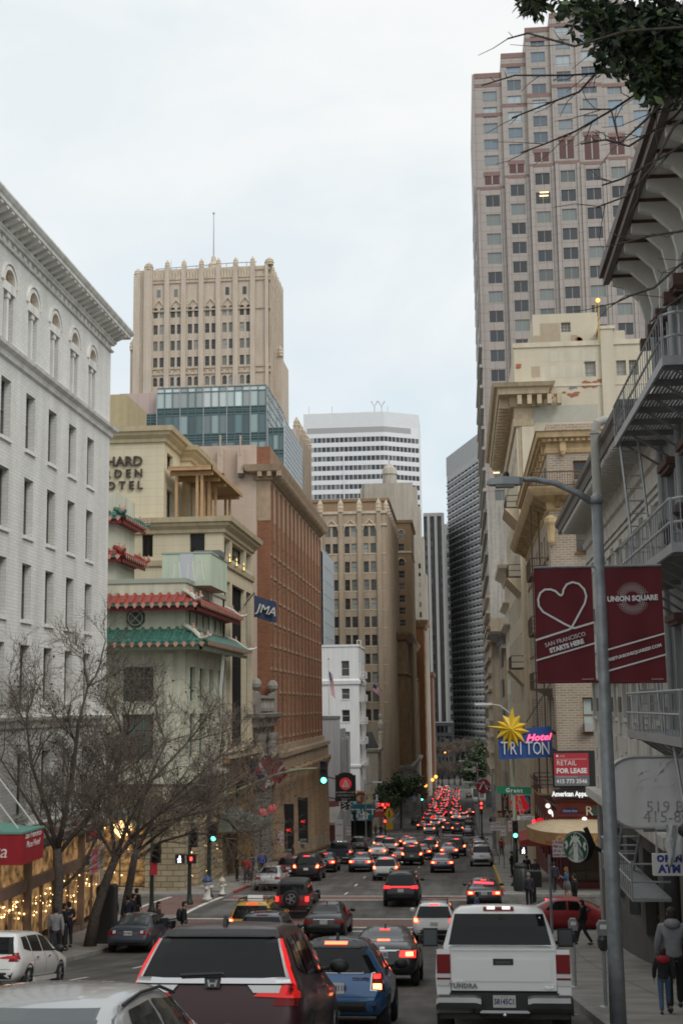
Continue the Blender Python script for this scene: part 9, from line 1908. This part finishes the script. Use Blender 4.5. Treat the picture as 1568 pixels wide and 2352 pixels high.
def cabinet(lb,uvb,w,h,m,legs=False):
 x,y=spot(*uvb);z=gz(y)+.14;t=thing('utility_cabinet',lb,'cabinet',(x,y,z));b=MB();z0=z+(h*.55 if legs else .05);b.prism([(x-w/2,y,z0),(x+w/2,y,z0),(x+w/2,y,z+h-.08),(x+w/2-.08,y,z+h),(x-w/2+.08,y,z+h),(x-w/2,y,z+h-.08)],(0,w*.8,0),m).box(x-w*.36,x+w*.36,y-.015,y,z0+.1,z+h-.2,trimb);b.build('box',t);MB().box(x-w*.12 if legs else x-w*.45,x+w*.12 if legs else x+w*.45,y+.1,y+w*.7,z-.05,z0,m).build('foot',t)
cabinet('dark box on a single leg at the right corner kerb',Z3(640,690),.8,1.75,polek,True);cabinet('dark upright cabinet behind the leaning bare trunk',Z1(655,935),.75,2.3,mat('cabinet_dark',(.03,.032,.03),.5));
def post_sign(name,lb,X,Y_,zs,w,h,lines,fg,bgm=wt,m=steel,dx=0.0,pz=None,r=.035):
 z=gz(Y_)+.14;t=thing(name,lb,'sign',(X,Y_,z));MB().tube([(X,Y_,z-.1),(X,Y_,(pz or zs)+h/2)],r,m,8).build('post',t);pm=MB().box(X+dx-w/2,X+dx+w/2,Y_-.06,Y_-.04,zs-h/2,zs+h/2,bgm).build('plate',t)
 for i,(s,sz)in enumerate(lines):text(s,sz,fg,frm((X+dx,Y_-.063,zs+h/2-h*(i+.5)/len(lines)),(1,0,0)),parent=t,ext=.001,bold=.004)
 return t
rdl=mat('letter_red',(.4,.03,.04),.6);x,y=spot(*Z3(735,690));y=min(y,58.5);pz=zat(*Z3(738,340),y);a,b=at(*Z3(750,360),y),at(*Z3(850,255),y)
t=post_sign('no_parking_sign','white no parking sign with red letters before the coffee sign',at(*Z3(735,500),y).x,y,(a.z+b.z)/2,b.x-a.x,b.z-a.z,[('NO PARKING',.2),('2PM to 6PM',.17),('TUE to THUR',.16),('STREET CLEAN',.1)],rdl,dx=(a.x+b.x)/2-at(*Z3(735,500),y).x,pz=pz-.4,r=.06)
a,b=at(*Z4(572,1515),108),at(*Z4(632,1372),108);post_sign('parking_sign','tall white and red parking sign before the brown columns',CL-.5 if False else(a.x+b.x)/2+.35,108,(a.z+b.z)/2,b.x-a.x,b.z-a.z,[('NO',.4),('STOPPING',.18),('4-6',.4),('TOW',.4)],rdl,dx=-.5)
for i,(zx,zy)in enumerate(((1192,1365),(1290,1375))):Y_=(150,165)[i];p=at(*Z4(zx,zy),Y_);post_sign('parking_sign',('first small white parking sign before the pale grey school building','second small white parking sign before the pale grey school building')[i],p.x,Y_,p.z,.9 if i==0 else .6,2.4 if i==0 else 1,[('TOW',.3),('AWAY',.25)],rdl)
def far_signal(lb,uv,Y_,on,h=None,extra=()):
 p=at(*uv,Y_);t,z=pole('traffic_signal',lb,'traffic light',p.x,Y_,p.z-gz(Y_)+.6,.1,group=None);signal_head(t,(p.x,Y_-.3,p.z+(.36 if on=='g' else-.4)),on,1.1)
 for e in extra:q=at(*e,Y_-.25);MB().box(q.x-.3,q.x+.3,Y_-.4,Y_-.2,q.z-.3,q.z+.3,blk).sphere((q.x,Y_-.4,q.z),.2,redl,8,5,(1,.3,1)).build('walk_signal',t)
 return t,p
far_signal('far left signal showing red beside the round tree',Z5(365,1125),199,'r',extra=(Z5(342,1098),Z5(365,1270)));far_signal('far right signal showing red before the red banners',Z5(1370,1128),199,'r',extra=(Z5(1370,1085),));far_signal('far green signal beyond the round tree',Z5(752,1040),232,'g');far_signal('dark signal pole under the teal sign',Z5(45,1180),189,'n');far_signal('tiny signal with amber glow at the second far junction',Z5(790,900),330,'n')
am=mat('amber_lamp');
for i,(zx,zy,Y_)in enumerate(((788,897,328),(860,838,370),(895,806,400))):p=at(*Z5(zx,zy),Y_);t,z=pole('street_lamp',('nearest of three amber lamps down the far left pavement','middle of three amber lamps down the far left pavement','farthest of three amber lamps down the far left pavement')[i],'street lamp',p.x,Y_,p.z-gz(Y_),.1,steel);MB().sphere(p,.42+.05*i,am,10,7).build('lamp',t)
Y_=198;c=at(*Z5(408,1195),Y_);t,z=pole('warning_sign','yellow diamond warning sign with small plate below at the round tree','sign',c.x,Y_,c.z-gz(Y_),.07,steel);yl=mat('warning_yellow',(.6,.33,.02),.6);r=1.0;MB().prism([(c.x,Y_-.1,c.z+r),(c.x+r*.8,Y_-.1,c.z),(c.x,Y_-.1,c.z-r),(c.x-r*.8,Y_-.1,c.z)],(0,.04,0),yl).box(c.x-.55,c.x+.55,Y_-.1,Y_-.06,c.z-2.3,c.z-1.15,yl).box(c.x-.08,c.x+.08,Y_-.12,Y_-.1,c.z-.5,c.z+.5,blk).build('plate',t)
def boxed(name,lb,cat,za,zb_,Y_,d,m,txt=None,ts=1,tm=None,Zf=Z4,xs=1.0,off=(0,0)):
 a,b=at(*Zf(*za),Y_),at(*Zf(*zb_),Y_);t=thing(name,lb,cat,(a.x,Y_,min(a.z,b.z)));MB().box(min(a.x,b.x),max(a.x,b.x),Y_,Y_+d,min(a.z,b.z),max(a.z,b.z),m).build('panel',t)
 for s,z_,f in(txt or()):text(s,f,tm or wt,frm(((a.x+b.x)/2+off[0],Y_-.01,min(a.z,b.z)+abs(a.z-b.z)*z_),(1,0,0)),parent=t,ext=.004,xs=xs,bold=.015)
 return t,a,b
teal=mat('teal_panel',(.012,.13,.17),.6,var=.06)
t,a,b=boxed('teal_awning','teal box awning with the white word district above the corner shop','awning',(1285,1268),(1530,1095),193,8,teal,[('DISTRICT',.52,1.25),('NORTH',.28,.75),('AND  GRILL',.1,.5)],off=(-.4,0));MB().box(a.x-2,b.x-.4,196,200,gz(196),a.z-.02,mat('dark_shop',(.03,.03,.032),.6)).build('shop_front',t)
boxed('wall_panel','faded yellow poster with red swirl above the teal awning','poster',(1375,1090),(1540,950),193.2,.2,mat('poster_faded',(.38,.34,.22),.8,var=.3,scale=1.2),None);p=at(*Z4(1412,1032),193.1);sw=MB().tube([p+Vector((1.0*math.cos(q*.5)*(1-q*.05),0,1.0*math.sin(q*.5)*(1-q*.05)))for q in range(16)],.16,mat('swirl_red',(.3,.06,.03),.7),5);o=[o for o in C.objects if o.name.startswith('wall_panel')][0];sw.build('swirl',o)
Y_=190;p=at(*Z4(1463,1215),Y_);post_sign('turn_sign','white no turn sign with red ring beside the teal awning',p.x,Y_,p.z,.75,.95,[('O',.6)],rdl,pz=at(*Z4(1460,880),Y_).z);lp=at(*Z4(1455,890),Y_);t,z=pole('street_lamp','slim pole lamp with pale head over the teal awning','street lamp',lp.x+.15,Y_,lp.z-gz(Y_),.1,steel);MB().tube([lp,at(*Z4(1500,880),Y_),at(*Z4(1568,862),Y_)],.07,steel,6).obox(at(*Z4(1590,862),Y_),(.7,0,0),(0,.2,0),(0,0,.1),mat('lamp_head_white')).build('lamp_head',t)
boxed('shop_awning','dark red shop awning under the round tree','awning',(255,1230),(380,1168),205,4,mat('awning_red'),Zf=Z5);boxed('neon_open_sign','glowing red neon sign beside the far left signal','neon sign',(315,1120),(385,1080),203,.3,blk,[('OPEN',.5,.7)],tm=mat('neon_red'),Zf=Z5);boxed('vertical_sign','narrow black vertical sign before the round tree','sign',(268,1130),(290,1000),206,.4,blk,[('S',.85,.9),('A',.62,.9),('N',.38,.9),('S',.15,.9)],Zf=Z5);boxed('street_banner','pale blue banner hung beyond the round tree','banner',(628,1065),(688,985),245,.15,mat('banner_pale',(.3,.34,.42),.8,var=.3,scale=1),Zf=Z5);boxed('street_banner','small red banner hung beyond the round tree','banner',(715,975),(752,905),290,.15,mat('banner_red',(.3,.03,.05),.8),Zf=Z5)
br=mat('sign_brown',(.07,.02,.018),.6);rw=mat('banner_red');pw=mat('banner_paper',(.5,.49,.48),.8)
boxed('hotel_blade_sign','brown vertical hotel sign on a wide lower panel','sign',(432,70),(472,-60),108,.3,br,[('H',.92,.55),('O',.75,.55),('T',.55,.55),('E',.35,.55),('L',.15,.55)],tm=mat('letter_tan',(.45,.36,.25),.6),Zf=Z3);boxed('hotel_name_sign','wide brown sign with tan script under the vertical hotel sign','sign',(405,112),(500,70),108,.35,br,[('des Arts',.5,.62)],tm=mat('letter_tan'),Zf=Z3)
t,a,b=boxed('patterned_sign','bright patterned panel with blue and magenta shapes','sign',(528,90),(610,-25),100,.2,mat('panel_ink',(.02,.02,.05),.6),Zf=Z3);g=MB();rnd=random.Random(2)
for k in range(14):x,z=rnd.uniform(a.x+.3,b.x-.3),rnd.uniform(a.z+.3,b.z-.3);g.prism([(x+.3*rnd.uniform(.5,1.3)*math.cos(q),99.96-k*.003,z+.3*rnd.uniform(.5,1.4)*math.sin(q))for q in range(6)],(0,.02,0),mat(('pat_blue','pat_magenta','pat_yellow')[k%3],((.05,.3,.5),(.3,.03,.2),(.5,.4,.05))[k%3],.6))
g.build('shapes',t)
c0,c1=at(*Z3(525,-25),97),at(*Z3(552,95),97);t=thing('tobacco_sign','slanted red tobacco shop sign with white letters','sign',c1);d=(c1-c0);MB().prism([c0+Vector((-.1,0,0)),c0+d*.35+Vector((-.6,0,0)),c1,c0+d*.65+Vector((.75,0,0)),c0+Vector((.5,0,0))],(0,.25,0),mat('tabac_red',(.5,.02,.025),.5,emit=(.5,.01,.01),es=.3)).build('panel',t)
for k,ch in enumerate('TABAC'):P=c0+d*(.12+.19*k)+Vector((.1,-.02,0));text(ch,.62,wt,frm(P,(1,0,-.15)),parent=t)
for za,zb_,Y_,m,lb,tx in(((1352,1030),(1400,930),175,pw,'white lower banner with red triangle emblem',None),((1352,945),(1395,850),175.2,rw,'red banner with pale triangle emblem at the far right',[('A',.5,2)]),((1285,1020),(1330,930),182,mat('banner_grey',(.2,.21,.22),.8,var=.4,scale=1),'dim grey printed banner by the far right lamp',None),((1420,1130),(1500,955),160,mat('poster_grey',(.16,.17,.19),.7,var=.5,scale=.8),'large dim grey poster beside the far right banners',None),((1505,1135),(1568,950),150,pw,'pale hanging banner right of the dim grey poster',None),((1282,760),(1312,700),215,pw,'white banner of a pair on a far lamp post',None),((1314,750),(1340,702),215,rw,'red banner of a pair on a far lamp post',None)):boxed('street_banner',lb,'banner',za,zb_,Y_,.12,m,tx,Zf=Z5)
p=at(*Z5(1392,905),174.9);MB().prism([(p.x+.95*math.cos(q*PI/12),174.9,p.z+.95*math.sin(q*PI/12))for q in range(24)],(0,.06,0),rw).tube([p+Vector((-.5,-.05,-.45)),p+Vector((0,-.05,.6)),p+Vector((.5,-.05,-.45))],.1,wt,4).build('emblem',[o for o in C.objects if o.get('label','').startswith('red banner with pale')][0])
for i,(zx,zy,Y_)in enumerate(((1330,660,216),(1480,760,150),(1500,900,132))):p=at(*Z5(zx,zy),Y_);t,z=pole('street_lamp',('farthest tall lamp post on the right pavement','middle tall lamp post on the right pavement','nearer lamp post beyond the hotel sign')[i],'street lamp',p.x,Y_,p.z-gz(Y_),.12,steel);MB().tube([p-Vector((0,0,.4)),p+Vector((-1.0,0,.2)),p+Vector((-2.2,0,.35))],.07,steel,6).obox(p+Vector((-2.6,0,.34)),(.5,0,0),(0,.18,0),(0,0,.08),mat('lamp_head_white')).build('lamp_head',t)
for i,(zx,zy,Y_)in enumerate(((375,168,118),(408,165,112),(440,195,104),(488,165,99))):p=at(*Z3(zx,zy),Y_);post_sign('parking_sign',('round ringed white sign, farthest in the right kerb row','tall white sign second in the right kerb row','square white sign third in the right kerb row','tall white sign nearest in the right kerb row')[i],p.x,Y_,p.z,.42,.75,[('NO',.22),('STOP',.13)],rdl)
fl=[((40,832),(280,606),'us'),((72,862),(346,590),'blue'),((160,838),(430,576),'rw'),((240,812),(497,563),'wr'),((330,790),(572,550),'red')]
r_,w_,b_=mat('flag_red',(.4,.03,.05),.8),mat('flag_white',(.6,.6,.6),.8),mat('flag_blue',(.03,.04,.14),.8)
for i,(a,b,k)in enumerate(fl):
 p0=atx(*Z4(*a),XL+.9);p1=atx(*Z4(*b),XL+3.0);t=thing('hotel_flag',('striped flag with blue corner, leftmost over the hotel door','navy flag with red corner, second over the hotel door','red and white banded flag, third over the hotel door','white over red flag, fourth over the hotel door','red flag with white band, rightmost over the hotel door')[i],'flag',p0);d=(p1-p0).normalized();MB().tube([p0,p1],.035,fr_dark,6).sphere(p1,.09,mat('sconce_gold')).build('staff',t)
 f=dict(us=lambda a,c:b_ if a<.4 and c<.5 else(r_ if int(c*9)%2==0 else w_),blue=lambda a,c:r_ if a<.4 and c<.4 and int(a*20+c*20)%2 else b_,rw=lambda a,c:w_ if .33<c<.67 else r_,wr=lambda a,c:w_ if c>.5 else r_,red=lambda a,c:w_ if .4<a<.6 else r_)[k]
 flagcloth('flag',t,p1-d*.25,(.7,.4,-1.6),-d*1.25+Vector((0,0,-.1)),8,9,f,.13,i*1.3)
c=atx(236+968*.36617-6.3,861.2+1385*.36617,XL+.8);t=thing('hotel_flag','navy flag with pale letters flying from the cream hotel front','flag',c);b_=mat('flag_navy',(.03,.045,.1),.8);e=at(636,1388,c.y+1);flagcloth('flag',t,c,(e.x-c.x,1,-.45),(0,0,-1.75),12,8,lambda a,q:b_,.14,1.0);text('JMA',1.0,mat('flag_letter',(.5,.5,.45),.7),frm(c+Vector(((e.x-c.x)*.55,.2,-1.2)),(e.x-c.x,1,-.45)),parent=t,ext=.09,shear=.15);MB().tube([(XL,c.y-.2,c.z-.8),(c.x,c.y,c.z+.25)],.05,fr_dark).tube([(c.x,c.y,c.z+.2),(c.x,c.y,c.z-1.8)],.03,fr_dark).build('staff',t)
for i,(q,s,sz,lb)in enumerate((((548,255,640,150),'SALE',.8,'dark window poster with big red sale letters'),((568,462,630,310),'HUGE\nSALE\nNOW',.38,'pale poster with red sale lines in the shop window'))):
 P=atx(*Z1(q[0],(q[1]+q[3])/2),XL+.2);Q=atx(*Z1(q[2],(q[1]+q[3])/2),XL+.2);z0,z1=atx(*Z1((q[0]+q[2])/2,q[1]),XL+.2).z,atx(*Z1((q[0]+q[2])/2,q[3]),XL+.2).z;y0,y1=min(P.y,Q.y),max(P.y,Q.y);t=thing('sale_poster',lb,'poster',(XL+.13,y0,z0));MB().box(XL+.13,XL+.17,y0,y1,z0,z1,(mat('poster_dark',(.09,.075,.065),.6),mat('poster_pale',(.4,.36,.34),.7))[i]).build('sheet',t);text(s,sz,mat('poster_red',(.5,.03,.05),.6,emit=(.5,.02,.04),es=.2),frm((XL+.175,(y0+y1)/2,(z0+z1)/2),(0,1,0)),parent=t,bold=.02)
S.collection.children.link(C)
